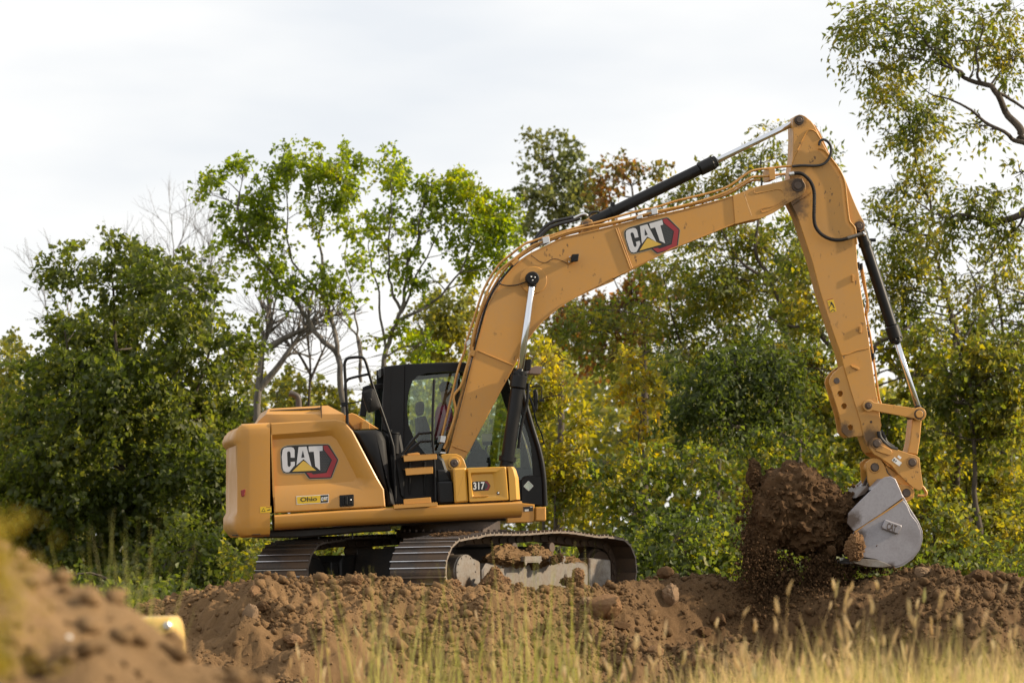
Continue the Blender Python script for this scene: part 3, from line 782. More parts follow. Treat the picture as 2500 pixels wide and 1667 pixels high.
# ------------------------------------------------------------------ trees
def leaf_tris(base, d, nrm, length, width, fold, rng):
    """pointed folded leaves: two triangles meeting at the midrib"""
    side = np.cross(d, nrm); side /= np.maximum(np.linalg.norm(side, axis=1), 1e-6)[:, None]
    n2 = np.cross(side, d)
    mid = base + d * (length * 0.42)[:, None]
    L = mid + side * (width * 0.5)[:, None] + n2 * (fold * width)[:, None]
    R = mid - side * (width * 0.5)[:, None] + n2 * (fold * width)[:, None]
    T = base + d * length[:, None] - n2 * (length * 0.12)[:, None]
    V = np.stack([base, L, T, R], 1).reshape(-1, 3)
    i = (np.arange(len(base)) * 4)[:, None]
    F = np.concatenate([np.concatenate([i, i + 3, i + 2], 1), np.concatenate([i, i + 2, i + 1], 1)])
    return V, F
DENS = 3.05
def foliage(centers, radii, dens, leaf, rng, style='broad', thin=0.3, per=14):
    """twig sprays full of leaves inside ragged ellipsoids; returns leaves and twig starts"""
    TB, TD = [], []
    for c, r in zip(centers, radii):
        n = max(8, int(DENS * dens * math.pi * r[0] * r[2]))
        u = rng.normal(size=(n * 2, 3)); u /= np.linalg.norm(u, axis=1)[:, None]
        k = rng.random(n * 2) ** 0.45
        p = c + u * k[:, None] * np.asarray(r) * (0.62 + 0.85 * vnoise(u * 1.5 + c * 2.7, 5))[:, None]
        keep = fbm(p * 2.2 + 9.1, 2, 77) > (thin - 0.44) * 1.3
        p, u = p[keep][:n], u[keep][:n]
        TB.append(p); TD.append(u)
    TB, TD = np.concatenate(TB), np.concatenate(TD); N = len(TB)
    tl = rng.uniform(0.7, 1.3, N) * leaf * (3.0 if style == 'broad' else 3.6)
    dr = TD * 0.8 + rng.normal(0, 0.5, (N, 3)); dr[:, 2] += 0.1 if style == 'broad' else -0.45
    dr /= np.linalg.norm(dr, axis=1)[:, None]
    t = np.tile(np.linspace(0.05, 1, per), N); T = np.repeat(np.arange(N), per)
    droop = np.array([0, 0, -1.0])
    base = TB[T] + dr[T] * (tl[T] * t)[:, None] + droop * (tl[T] * 0.35 * t * t)[:, None] + rng.normal(0, 1, (N * per, 3)) * leaf * 0.36
    d = dr[T] * 0.7 + rng.normal(0, 0.75, (N * per, 3)); d[:, 2] -= 0.35
    d /= np.linalg.norm(d, axis=1)[:, None]
    nr = rng.normal(0, 0.8, (N * per, 3)) + np.array([0, 0, 0.7])
    L = leaf * rng.uniform(0.45, 1.25, N * per); wd = L * (0.78 if style == 'broad' else 0.44)
    return leaf_tris(base, d, nr, L, wd, rng.uniform(0.05, 0.3, N * per), rng), TB, dr, tl

def px3(z, p, Y, dy=0.0):
    q = src(z, p); w = W(q[0], q[1], Y); return Vector((w.x, Y + dy, w.z))
def tree(name, label, cat, Y, z, limbs, clumps, leafm, barkm, leaf=0.11, dens=30, style='broad', thin=0.3, seed=1, group=None, rad=(0.12, 0.03), per=14, twigs=True, depth=1.0):
    """limbs: [radius at base, radius at tip, points...] in zoom z; clumps: (x, y, half width, half height) in zoom z"""
    rng = np.random.default_rng(seed); s = (CAMD + Y) / FPX / ZOOM[z][2]
    C, R = [], []
    span = max(c[2] for c in clumps) * s if clumps else 1
    for c in clumps:
        dy = rng.normal(0, 0.5) * span * 1.3 * depth
        C.append(px3(z, c, Y, dy)); R.append((c[2] * s, (c[2] + c[3]) * 0.5 * s * 0.95 * depth, c[3] * s))
    mb = MB(); skel = []
    foot = None
    for lb in limbs:
        P = crom([px3(z, p, Y) for p in lb[2:]], 5)
        o = rng.uniform(-1, 1, 3)
        P = [p + Vector((fbm(np.array([[i * 0.31 + o[0], 0, 0]]), 2, seed)[0] * 0.10, fbm(np.array([[i * 0.31, 5 + o[1], 0]]), 2, seed)[0] * 0.25 * min(1, i / 4), 0)) for i, p in enumerate(P)]
        if foot is None:
            g = float(gz(P[0].x, P[0].y)) - 0.1
            if P[0].z > g: P = [Vector((P[0].x + (P[0].x - P[min(2, len(P) - 1)].x) * 0.15, P[0].y, g))] + P
            foot = P[0].copy()
        r = [0.56 * (lb[0] + (lb[1] - lb[0]) * (i / (len(P) - 1)) ** 0.8) for i in range(len(P))]
        mb.tube(P, r, 8)
        skel += [(p, r[i]) for i, p in enumerate(P)]
    if foot is None:
        k = int(np.argmin([c.z for c in C])); g = float(gz(C[k].x, C[k].y))
        mean = sum((c for c in C), Vector()) / len(C); foot = Vector((mean.x, Y, g - 0.1))
        for j in range(4):
            tgt = C[int(rng.integers(len(C)))]
            P = crom([foot + Vector((rng.normal(0, 0.08), rng.normal(0, 0.08), 0)), foot.lerp(tgt, 0.5) + Vector((0, 0, 0.25 * (tgt - foot).length)), tgt], 5)
            mb.tube(P, [0.03, 0.010], 6); skel += [(p, 0.02) for p in P]
    root = empty(name, foot, 0, label, cat, group or {'tree': 'trees beyond the soil bank', 'shrub': 'shrubs at the foot of the trees'}.get(cat))
    def shift(m):
        m.v = [(p[0] - foot.x, p[1] - foot.y, p[2] - foot.z) for p in m.v]; return m
    br = MB()
    if clumps:
        (V, F), TB, TD, TL = foliage([np.array(c) for c in C], R, dens, leaf, rng, style, thin, per)
        SK = np.array([tuple(p) for p, _ in skel]); SR = np.array([r for _, r in skel])
        for c, r in zip(C, R):
            dist = np.linalg.norm(SK - np.array(c), axis=1) + 1.6 * np.clip(SK[:, 2] - c.z + 0.1, 0, None)
            i = int(np.argmin(dist)); a = Vector(SK[i]); r0 = min(max(SR[i] * 0.6, 0.008), 0.02)
            m = a.lerp(c, 0.55) + Vector((rng.normal(0, 0.06), rng.normal(0, 0.06), 0.12 * (c - a).length * rng.uniform(-0.3, 1)))
            P = crom([a, m, c], 4); br.tube(P, [r0, r0 * 0.5], 5)
            if twigs:
                near = np.nonzero(np.linalg.norm((TB - np.array(c)) / np.array(r), axis=1) < 1.1)[0]
                for q in rng.choice(near, min(len(near), 9), replace=False):
                    e = Vector(TB[q]); s_ = P[int(rng.integers(len(P) // 2, len(P)))]
                    mm = s_.lerp(e, 0.5) + Vector((rng.normal(0, 0.05), rng.normal(0, 0.05), rng.normal(0.02, 0.05)))
                    e2 = e + Vector(TD[q]) * TL[q] * 0.8
                    br.tube([s_, mm, e, e2], [r0 * 0.45, r0 * 0.35, r0 * 0.22, 0.003], 4, cap=False)
        cr = fast_mesh('crown', V - np.array(foot), F, leafm, root); cr['kind'] = 'stuff'
    if mb.v: shift(mb).build('trunk', barkm, root, 60)
    if br.v: shift(br).build('branches', barkm, root, 60, kind='stuff')
    return root
def bare_tree(name, label, cat, Y, z, stems, barkm, seed, levels=4, spread=0.5, r0=0.05, twig=0.9, group=None):
    """leafless stems that fork again and again; stems: polylines in zoom z"""
    rng = np.random.default_rng(seed); mb = MB(); tips = MB(); foot = None
    def grow(p, d, L, r, lev, m):
        pts = [p]; q = p
        for k in range(4):
            d = (d + Vector(rng.normal(0, 0.10, 3)) + Vector((0, 0, 0.03))).normalized(); q = q + d * L / 4; pts.append(q)
            if lev > 0 and k >= 1:
                for _ in range(2 if rng.random() < 0.35 else 1):
                    dd = (d + Vector(rng.normal(0, spread, 3)) + Vector((0, 0, 0.12))).normalized()
                    grow(q, dd, L * rng.uniform(0.5, 0.8), r * 0.55, lev - 1, tips)
        m.tube(pts, [r, r * 0.55], 5 if r > 0.015 else 4, cap=False)
    for st in stems:
        P = crom([px3(z, p, Y) for p in st], 5)
        if foot is None:
            g = float(gz(P[0].x, P[0].y)) - 0.1
            if P[0].z > g: P = [Vector((P[0].x, P[0].y, g))] + P
            foot = P[0].copy()
        mb.tube(P, [r0, r0 * 0.4], 7)
        n = len(P)
        for i in range(int(n * 0.45), n):
            d = (P[i] - P[i - 1]).normalized()
            dd = (d + Vector(rng.normal(0, spread, 3))).normalized()
            grow(P[i], dd, twig * rng.uniform(0.6, 1.1), r0 * 0.35, levels - 2, tips)
        grow(P[-1], (P[-1] - P[-2]).normalized(), twig, r0 * 0.4, levels - 1, tips)
    root = empty(name, foot, 0, label, cat, group or {'tree': 'trees beyond the soil bank', 'shrub': 'shrubs at the foot of the trees'}.get(cat))
    for m, nm in ((mb, 'trunk'), (tips, 'branches')):
        m.v = [(p[0] - foot.x, p[1] - foot.y, p[2] - foot.z) for p in m.v]; m.build(nm, barkm, root, 60, kind='stuff' if nm == 'branches' else None)
    return root

tree('tree', 'large dark green tree with dense crown standing left of the excavator tail', 'tree', 18, 'V',
     [[0.15, 0.03, (305, 1330), (290, 1100), (270, 850), (250, 620)], [0.09, 0.02, (295, 1180), (400, 1000), (480, 800), (500, 640)], [0.08, 0.02, (285, 1080), (180, 900), (150, 760)]],
     [(250, 560, 55, 42), (180, 625, 60, 55), (330, 660, 95, 70), (450, 680, 80, 75), (160, 750, 75, 65), (300, 780, 130, 95), (440, 800, 90, 90), (535, 790, 40, 60), (130, 880, 110, 85), (280, 930, 170, 110), (460, 960, 95, 110), (140, 1050, 140, 120), (330, 1090, 180, 120), (480, 1130, 80, 130), (110, 1210, 150, 95), (300, 1230, 190, 100), (470, 1280, 120, 70), (180, 1330, 160, 60), (120, 1380, 140, 50), (330, 1385, 140, 45), (500, 1370, 110, 40), (40, 1180, 100, 90), (40, 1300, 120, 80), (340, 1340, 120, 60), (520, 1180, 60, 90), (420, 1210, 100, 80), (-40, 1250, 80, 90)],
     l_dark, m_bark, leaf=0.12, dens=34, thin=0.42, seed=2)
tree('tree', 'pale yellow green tree at the far edge beside the large dark tree', 'tree', 25, 'V',
     [[0.1, 0.03, (-10, 1250), (0, 1000), (0, 850)]],
     [(0, 800, 35, 40), (40, 850, 60, 55), (-40, 900, 90, 80), (60, 940, 80, 70), (10, 1040, 110, 90), (60, 1150, 120, 90), (-20, 1200, 100, 90)],
     l_far, m_bark, leaf=0.12, dens=24, seed=3)
bare_tree('bare_tree', 'leafless grey tree whose thin branches fan out behind the dark tree', 'tree', 34, 'V',
          [[(410, 900), (405, 780), (400, 680), (398, 590)], [(410, 860), (435, 740), (450, 670)], [(410, 880), (380, 760), (350, 680)], [(415, 860), (465, 720), (480, 640)]], m_bark_grey, 4, 4, 0.45, 0.03, 0.95)
bare_tree('bare_tree', 'small leafless twigs rising at the left behind the pale tree', 'tree', 36, 'V',
          [[(140, 900), (130, 800), (105, 700)], [(140, 880), (160, 760), (150, 680)]], m_bark_grey, 14, 3, 0.5, 0.03, 0.8)
tree('maple_tree', 'bright green maple with leaning stems behind the cab handrail', 'tree', 21, 'L',
     [[0.11, 0.03, (1090, 1640), (1060, 1350), (960, 1230), (850, 1080), (740, 950), (650, 830), (590, 740), (480, 560), (450, 350)],
      [0.09, 0.02, (1075, 1400), (1040, 1200), (1000, 1000), (960, 850), (950, 650), (960, 480), (950, 250)],
      [0.06, 0.015, (1000, 1020), (900, 900), (800, 770), (740, 560), (760, 300)], [0.055, 0.015, (1200, 1500), (1190, 1250), (1100, 1120), (980, 980)],
      [0.05, 0.015, (1200, 1480), (1190, 1300), (1180, 1100), (1130, 960), (1110, 760)]],
     [(285, 270, 60, 42), (340, 370, 95, 70), (480, 230, 80, 75), (520, 340, 110, 90), (430, 450, 110, 80), (520, 560, 120, 85), (440, 660, 80, 65), (640, 540, 60, 70), (620, 430, 60, 60),
      (720, 110, 60, 55), (780, 210, 95, 80), (945, 110, 75, 70), (960, 250, 105, 95), (880, 350, 110, 80), (1125, 150, 60, 85), (1090, 270, 65, 85), (840, 470, 75, 60), (905, 560, 70, 50), (1190, 370, 80, 70), (1120, 440, 70, 60), (1010, 430, 70, 60),
      (650, 960, 80, 70), (640, 1050, 50, 40), (640, 820, 70, 60), (730, 700, 40, 60), (1080, 720, 80, 75), (1190, 790, 55, 55), (1060, 920, 70, 70), (920, 1070, 65, 40), (1090, 1010, 50, 45), (750, 910, 60, 60), (850, 960, 60, 30), (1150, 560, 60, 40), (950, 810, 40, 60)],
     l_maple, m_bark_grey, leaf=0.10, dens=54, thin=0.36, seed=5)
tree('maple_tree', 'yellow green maple with upright fork between cab and boom', 'tree', 23, 'L',
     [[0.10, 0.03, (1300, 1640), (1350, 1300), (1390, 1160), (1430, 1080), (1480, 900), (1500, 700), (1560, 480), (1600, 330)],
      [0.06, 0.02, (1430, 1080), (1380, 930), (1350, 800), (1370, 560), (1400, 300)], [0.07, 0.02, (1440, 1120), (1550, 1060), (1680, 970), (1800, 800), (1900, 600)],
      [0.05, 0.015, (1350, 1300), (1300, 1000), (1260, 800), (1230, 650)], [0.05, 0.015, (1430, 1080), (1560, 800), (1700, 520)]],
     [(1400, 150, 70, 50), (1480, 230, 95, 75), (1390, 300, 60, 55), (1640, 200, 75, 70), (1720, 280, 80, 80), (1810, 270, 60, 60), (1600, 320, 90, 60), (1570, 410, 70, 45), (1880, 390, 90, 80), (1960, 470, 100, 85), (2070, 470, 65, 70), (1890, 570, 120, 85), (2040, 590, 90, 85), (1980, 710, 100, 75), (2070, 820, 55, 85), (1850, 790, 65, 65), (1890, 900, 55, 50), (1330, 470, 50, 55), (1270, 570, 70, 55), (1330, 760, 45, 55), (1480, 750, 70, 55), (1490, 890, 50, 40), (1230, 1220, 55, 45), (1420, 1190, 45, 90), (1560, 1290, 85, 55), (1420, 610, 55, 35), (1600, 560, 40, 40), (1620, 890, 60, 45), (1500, 500, 60, 40), (1690, 480, 60, 40), (1720, 700, 50, 50)],
     l_maple2, m_bark_grey, leaf=0.10, dens=54, thin=0.36, seed=6)
bare_tree('dead_tree', 'dead grey trunk forking above the engine hood', 'tree', 24, 'L',
          [[(565, 1640), (590, 1400), (600, 1280), (645, 1170), (640, 1090)], [(580, 1540), (690, 1410), (780, 1280), (850, 1180)], [(640, 1290), (740, 1230), (850, 1180), (920, 1150)]], m_bark_grey, 7, 3, 0.55, 0.075, 0.55)
bare_tree('dead_tree', 'thin dead sapling with crooked twigs beside the handrail', 'tree', 25, 'L',
          [[(880, 1640), (890, 1400), (865, 1200)], [(885, 1500), (950, 1350), (1000, 1240)], [(890, 1450), (820, 1330), (760, 1280)]], m_bark, 8, 4, 0.5, 0.032, 0.75)
tree('tree', 'tall grey green tree rising far behind the boom elbow', 'tree', 42, 'M',
     [[0.16, 0.03, (430, 1600), (420, 900), (400, 500), (380, 200)]],
     [(330, 160, 70, 50), (400, 150, 80, 50), (270, 225, 70, 50), (380, 280, 120, 70), (500, 200, 55, 50), (180, 380, 80, 60), (300, 390, 120, 80), (470, 390, 110, 70), (600, 330, 60, 60), (230, 490, 100, 55), (400, 530, 120, 75), (560, 490, 110, 75), (620, 420, 80, 70), (300, 640, 120, 70), (500, 640, 120, 70)],
     l_pale, m_bark, leaf=0.15, dens=20, seed=9, thin=0.38)
tree('tree', 'rusty brown autumn tree with tall bare trunk behind the boom', 'tree', 36, 'M',
     [[0.17, 0.04, (960, 1800), (960, 1400), (950, 1100), (930, 800), (900, 400)], [0.07, 0.02, (955, 1330), (850, 1150), (760, 1000)], [0.06, 0.02, (955, 1250), (1040, 1080), (1100, 950)]],
     [(860, 270, 85, 35), (780, 290, 55, 35), (980, 290, 80, 45), (720, 360, 55, 35), (900, 370, 100, 50), (1030, 320, 55, 35), (680, 420, 45, 35), (850, 460, 80, 45), (740, 540, 45, 45), (1000, 950, 100, 60), (900, 1080, 110, 80), (780, 1150, 140, 90), (1100, 1050, 100, 80), (700, 1250, 140, 90), (900, 1250, 130, 90), (1060, 1200, 95, 90), (500, 1150, 110, 75), (420, 1250, 110, 90), (560, 1350, 110, 80), (800, 1380, 110, 75), (1000, 1420, 110, 80), (450, 1450, 120, 90), (650, 1480, 120, 90)],
     l_autumn, m_bark, leaf=0.14, dens=22, seed=10, thin=0.42)
tree('tree', 'yellow green tree spreading above and below the boom tip', 'tree', 26, 'M',
     [[0.13, 0.03, (1950, 1800), (1880, 1350), (1780, 1050), (1700, 800), (1700, 500), (1740, 200)], [0.07, 0.02, (1760, 1000), (1600, 900), (1450, 700), (1350, 480)], [0.06, 0.02, (1700, 760), (1850, 900), (1950, 1000)]],
     [(1790, 40, 60, 55), (1750, 110, 85, 60), (1690, 200, 75, 60), (1780, 210, 65, 50), (1650, 290, 90, 60), (1550, 290, 85, 55), (1480, 340, 100, 55), (1330, 380, 80, 50), (1250, 420, 70, 45), (1130, 470, 70, 45), (1400, 450, 100, 45), (1560, 380, 70, 45), (1050, 520, 70, 35), (1350, 850, 110, 65), (1250, 790, 80, 50), (1500, 900, 120, 85), (1700, 800, 100, 65), (1850, 1000, 90, 100), (1400, 1000, 130, 85), (1600, 1080, 140, 85), (1800, 1180, 120, 85), (1950, 1250, 70, 100), (1900, 850, 70, 50), (2080, 180, 50, 60), (2150, 260, 60, 60), (2180, 350, 50, 50)],
     l_ash, m_bark, leaf=0.14, dens=30, style='narrow', seed=11, thin=0.4)
tree('tree', 'dense dark green tree behind the heap of falling soil', 'tree', 17, 'N',
     [[0.12, 0.03, (1340, 1500), (1330, 1300), (1300, 1020), (1230, 860), (1200, 600), (1180, 470)], [0.06, 0.02, (1240, 880), (1080, 760), (980, 600)], [0.06, 0.02, (1240, 880), (1380, 700), (1450, 520)]],
     [(960, 420, 90, 55), (1100, 440, 135, 65), (1250, 430, 140, 65), (1400, 420, 115, 70), (940, 550, 105, 75), (1130, 570, 160, 85), (1390, 550, 145, 85), (1000, 670, 150, 75), (1230, 690, 160, 80), (1430, 690, 100, 90), (1500, 480, 65, 70), (950, 770, 130, 60), (1180, 810, 150, 70), (1350, 830, 120, 70)],
     l_deep, m_bark, leaf=0.13, dens=50, seed=12, thin=0.40, style='narrow')
tree('tree', 'bright yellow leaved tree right beside the cab front', 'tree', 13, 'N',
     [],
     [(180, 390, 60, 45), (230, 470, 70, 50), (190, 590, 80, 60), (300, 640, 80, 50), (240, 750, 95, 70), (360, 810, 90, 60), (240, 890, 110, 75), (390, 920, 100, 70), (260, 1030, 110, 75), (410, 1050, 110, 70), (240, 1170, 100, 70), (390, 1190, 95, 70), (540, 1000, 70, 60), (120, 480, 50, 60), (100, 700, 60, 100), (100, 1000, 60, 120)],
     l_gold, m_bark, leaf=0.10, dens=44, seed=13, thin=0.38, depth=0.7)
tree('tree', 'orange and yellow tree glowing between the boom and dark tree', 'tree', 15, 'N',
     [[0.04, 0.012, (680, 1100), (690, 900), (700, 700), (690, 480)]],
     [(650, 440, 60, 40), (720, 480, 60, 50), (680, 570, 75, 60), (740, 650, 65, 60), (660, 690, 70, 50), (600, 870, 80, 50), (690, 890, 50, 40), (740, 760, 60, 50), (850, 390, 50, 30), (780, 400, 40, 40)],
     l_orange, m_bark, leaf=0.10, dens=42, seed=14, thin=0.36, depth=0.7)
tree('shrub', 'green leafy thicket low between the track and the falling soil', 'shrub', 12, 'N', [],
     [(560, 1110, 110, 80), (720, 1010, 110, 75), (830, 1120, 140, 85), (680, 1240, 140, 85), (980, 1000, 140, 75), (1040, 1180, 140, 95), (880, 1320, 160, 95), (620, 1390, 110, 75), (1140, 1330, 100, 110), (1080, 1440, 120, 75), (760, 1450, 140, 70), (960, 1490, 140, 65)],
     l_shrub, m_bark, leaf=0.10, dens=44, seed=15, thin=0.36)
tree('shrub', 'sunlit bush behind the soil heap beneath the dark tree', 'shrub', 14, 'N', [],
     [(1440, 850, 110, 60), (1540, 880, 70, 55), (1600, 990, 90, 70), (1680, 1050, 60, 70), (1500, 1020, 110, 80), (1350, 1000, 110, 90), (1560, 1150, 100, 90), (1400, 1180, 120, 90), (1300, 1330, 100, 90)],
     l_shrub, m_bark, leaf=0.10, dens=40, seed=16)
tree('tree', 'airy tall tree with crooked stem just beyond the bucket cylinder', 'tree', 20, 'P',
     [[0.11, 0.015, (900, 2650), (880, 2000), (870, 1420), (840, 1240), (790, 950), (770, 870), (720, 730), (740, 580), (690, 430), (610, 250), (590, 130), (580, 20)], [0.05, 0.015, (720, 720), (580, 700), (460, 650), (280, 620)], [0.04, 0.012, (735, 620), (640, 500), (500, 420)], [0.045, 0.012, (850, 1260), (960, 1130), (1100, 1000), (1300, 900)], [0.04, 0.01, (900, 1400), (1000, 1270), (1130, 1180)]],
     [(450, -330, 75, 60), (518, -221, 100, 75), (610, -135, 120, 80), (450, -150, 70, 70), (690, -240, 60, 55), (540, -40, 120, 80), (400, -60, 60, 60), (700, -60, 80, 70), (640, 90, 100, 70), (480, 20, 80, 35), (600, 30, 95, 35), (440, 100, 45, 35), (560, 130, 80, 45), (680, 160, 50, 50), (460, 230, 70, 35), (620, 270, 80, 55), (700, 330, 80, 50), (460, 330, 50, 35), (590, 380, 70, 50), (760, 380, 45, 40), (440, 440, 50, 35), (700, 470, 60, 50), (330, 540, 50, 35), (510, 560, 80, 50), (640, 600, 90, 50), (780, 610, 60, 50), (420, 640, 70, 50), (560, 690, 90, 60), (700, 760, 90, 50), (440, 780, 80, 50), (600, 850, 100, 60), (490, 900, 100, 60), (420, 960, 90, 55), (640, 960, 100, 60), (560, 1050, 100, 60), (430, 1100, 90, 60), (600, 1180, 110, 70), (430, 1230, 70, 55), (520, 1300, 110, 55), (330, 1050, 35, 50), (700, 1300, 80, 60)],
     l_ash, m_bark, leaf=0.125, dens=56, style='narrow', seed=17, thin=0.40)
big = tree('tree', 'big overhanging tree with heavy boughs reaching in from the edge', 'tree', 15, 'Q',
     [[0.34, 0.12, (860, 1500), (850, 1000), (830, 600), (800, 480), (724, 395)], [0.125, 0.03, (724, 395), (690, 340), (640, 270), (600, 240), (540, 220), (490, 190), (465, 140)], [0.08, 0.02, (740, 425), (680, 400), (600, 350), (520, 300), (460, 270)], [0.07, 0.03, (620, 250), (690, 290), (760, 340)], [0.05, 0.015, (600, 240), (590, 180), (605, 100), (600, 30)], [0.05, 0.015, (540, 220), (450, 130), (380, 60)],
      [0.15, 0.03, (850, 700), (745, 622), (720, 632), (650, 655), (610, 655), (570, 640), (540, 635), (500, 640), (460, 630)], [0.05, 0.012, (745, 620), (700, 680), (640, 740), (600, 800)]],
     [(200, 35, 35, 22), (240, 65, 60, 35), (200, 85, 35, 25), (320, 25, 80, 35), (330, 90, 80, 35), (240, 125, 45, 30), (255, 185, 28, 22), (420, 55, 70, 45), (500, 25, 75, 35), (600, 50, 80, 45), (690, 35, 60, 45), (540, 115, 75, 45), (640, 135, 75, 45), (430, 140, 55, 35), (580, 175, 55, 35), (700, 170, 40, 40), (600, 375, 45, 22), (640, 385, 45, 22), (585, 330, 25, 18), (715, 505, 18, 35), (350, 170, 45, 30),
      (590, 560, 40, 25), (640, 580, 40, 30), (560, 595, 45, 28), (500, 600, 45, 25), (540, 650, 50, 28), (620, 640, 50, 30), (680, 650, 40, 40), (480, 650, 45, 25), (530, 690, 50, 28), (600, 710, 50, 30), (690, 700, 30, 35), (460, 720, 35, 25), (540, 820, 45, 25), (580, 850, 40, 25), (650, 800, 35, 25), (670, 850, 30, 30), (640, 900, 35, 35), (660, 950, 30, 30), (520, 880, 30, 20), (700, 900, 30, 50)],
     l_ash, m_bark, leaf=0.125, dens=32, style='narrow', seed=18, thin=0.40, depth=0.9)
tree('tree', 'slender tree with straight dark trunk rising behind the bank', 'tree', 17, 'Q',
     [[0.10, 0.03, (590, 1600), (583, 1400), (560, 1150), (540, 1030), (520, 900)]],
     [(600, 1010, 60, 35), (660, 1030, 60, 42), (710, 1010, 45, 45), (560, 1050, 50, 35), (620, 1080, 70, 42), (700, 1090, 55, 50), (560, 1110, 50, 35), (500, 1100, 45, 45), (640, 1150, 80, 45), (700, 1180, 45, 55), (540, 1180, 60, 45), (620, 1220, 70, 45), (460, 1180, 45, 50), (700, 1270, 55, 50), (500, 1270, 60, 45), (600, 1300, 80, 45)],
     l_ash, m_bark, leaf=0.115, dens=34, seed=19, thin=0.4)
tree('shrub', 'yellow green undergrowth bush behind the bank beyond the bucket', 'shrub', 20, 'Q', [],
     [(480, 1350, 60, 50), (560, 1400, 70, 55), (660, 1380, 75, 65), (440, 1440, 60, 55), (620, 1470, 90, 60), (520, 1520, 75, 55), (710, 1500, 60, 55), (400, 1520, 60, 50), (650, 1550, 80, 50)],
     l_yellow, m_bark, leaf=0.11, dens=38, seed=20)
tree('tree', 'olive tree with thick dark limb crossing behind the stick', 'tree', 19, 'Q',
     [[0.13, 0.03, (330, 1500), (270, 1250), (190, 1080), (150, 1010), (100, 965), (40, 960), (-40, 930)], [0.12, 0.02, (250, 1180), (290, 1030), (340, 990), (400, 960)], [0.05, 0.015, (190, 1080), (130, 900), (90, 760)]],
     [(40, 700, 50, 42), (50, 800, 60, 42), (90, 870, 60, 50), (30, 940, 55, 55), (110, 990, 55, 45), (40, 1090, 75, 60), (110, 1110, 55, 55), (60, 1200, 75, 55), (130, 1230, 65, 55), (350, 1000, 50, 35), (360, 1090, 65, 45), (340, 1190, 55, 45), (420, 1010, 50, 45), (430, 1110, 55, 55), (230, 1330, 90, 55), (320, 1290, 60, 60), (400, 1240, 60, 60), (390, 1400, 60, 60), (300, 1420, 80, 60)],
     l_ash, m_bark, leaf=0.12, dens=36, seed=21, thin=0.38)
tree('shrub', 'leafy green bush showing under the counterweight', 'shrub', 10, 'V', [],
     [(600, 1240, 70, 40), (700, 1250, 80, 40), (800, 1250, 70, 40), (880, 1260, 50, 40), (560, 1290, 60, 40), (650, 1300, 80, 40)],
     l_yellow, m_bark, leaf=0.09, dens=38, seed=22)
tree('shrub', 'dark bush filling the gap behind the machine cover and bank', 'shrub', 13, 'V', [],
     [(380, 1340, 90, 50), (500, 1330, 80, 50), (240, 1360, 100, 50), (100, 1370, 100, 60), (440, 1260, 80, 60)],
     l_dark, m_bark, leaf=0.10, dens=40, seed=23)
tree('tree', 'small olive tree behind the cab rear below the maples', 'tree', 30, 'V',
     [[0.06, 0.02, (640, 1200), (645, 1000), (640, 900)]],
     [(640, 890, 45, 30), (600, 930, 50, 35), (690, 910, 40, 30), (650, 960, 60, 40), (560, 860, 40, 35), (760, 930, 50, 35), (560, 970, 50, 50), (700, 990, 70, 50), (820, 960, 50, 50), (900, 900, 40, 45), (980, 860, 45, 50), (1030, 800, 60, 70), (1000, 720, 60, 50), (1040, 700, 50, 60)],
     l_far, m_bark, leaf=0.12, dens=30, seed=24)

tree('shrub', 'mixed green bush beyond the gap between track and bucket', 'shrub', 10, 'V', [],
     [(1480, 1290, 80, 50), (1600, 1280, 90, 50), (1700, 1270, 80, 60), (1560, 1230, 80, 50)], l_shrub, m_bark, leaf=0.10, dens=34, seed=27)
tree('shrub', 'bright green bush behind the bucket and the stone on the bank', 'shrub', 11, 'V', [],
     [(2060, 1280, 70, 50), (2150, 1260, 80, 60), (2260, 1270, 80, 60), (2350, 1260, 70, 70), (2130, 1180, 60, 50), (2240, 1190, 60, 50), (1960, 1280, 70, 50)], l_yellow, m_bark, leaf=0.10, dens=30, seed=28)
tree('tree', 'tall olive tree filling the space under the boom above the dense dark tree', 'tree', 27, 'V',
     [[0.13, 0.03, (1640, 1300), (1650, 1000), (1680, 800), (1720, 560)], [0.07, 0.02, (1655, 950), (1560, 780), (1520, 640)], [0.07, 0.02, (1670, 850), (1780, 720), (1840, 600)]],
     [(1500, 640, 60, 45), (1570, 600, 70, 50), (1650, 560, 80, 50), (1740, 520, 80, 55), (1810, 560, 60, 60), (1480, 720, 70, 50), (1570, 690, 80, 55), (1670, 660, 90, 60), (1770, 640, 80, 60), (1850, 680, 60, 70), (1540, 780, 80, 60), (1640, 750, 90, 60), (1750, 740, 90, 60), (1840, 780, 70, 60), (1420, 800, 60, 50), (1360, 760, 60, 50), (1300, 720, 60, 50), (1420, 700, 60, 45), (1880, 560, 50, 50)],
     l_ash, m_bark, leaf=0.13, dens=22, style='narrow', seed=30, thin=0.46)
tree('tree', 'yellow green tree at the very edge below the heavy boughs', 'tree', 24, 'Q',
     [[0.12, 0.03, (690, 1600), (680, 1200), (660, 1000), (640, 800)], [0.06, 0.02, (670, 1050), (600, 900), (560, 780)]],
     [(640, 780, 50, 35), (700, 760, 50, 40), (600, 840, 55, 40), (690, 860, 60, 45), (560, 920, 50, 40), (640, 940, 60, 45), (710, 960, 50, 50), (520, 980, 50, 35), (580, 1000, 55, 40), (680, 1060, 60, 45), (500, 1060, 45, 40), (480, 1120, 50, 40), (560, 1250, 60, 45), (460, 1280, 60, 45), (640, 1320, 60, 45), (420, 1180, 45, 40)],
     l_ash, m_bark, leaf=0.13, dens=30, style='narrow', seed=31, thin=0.42)
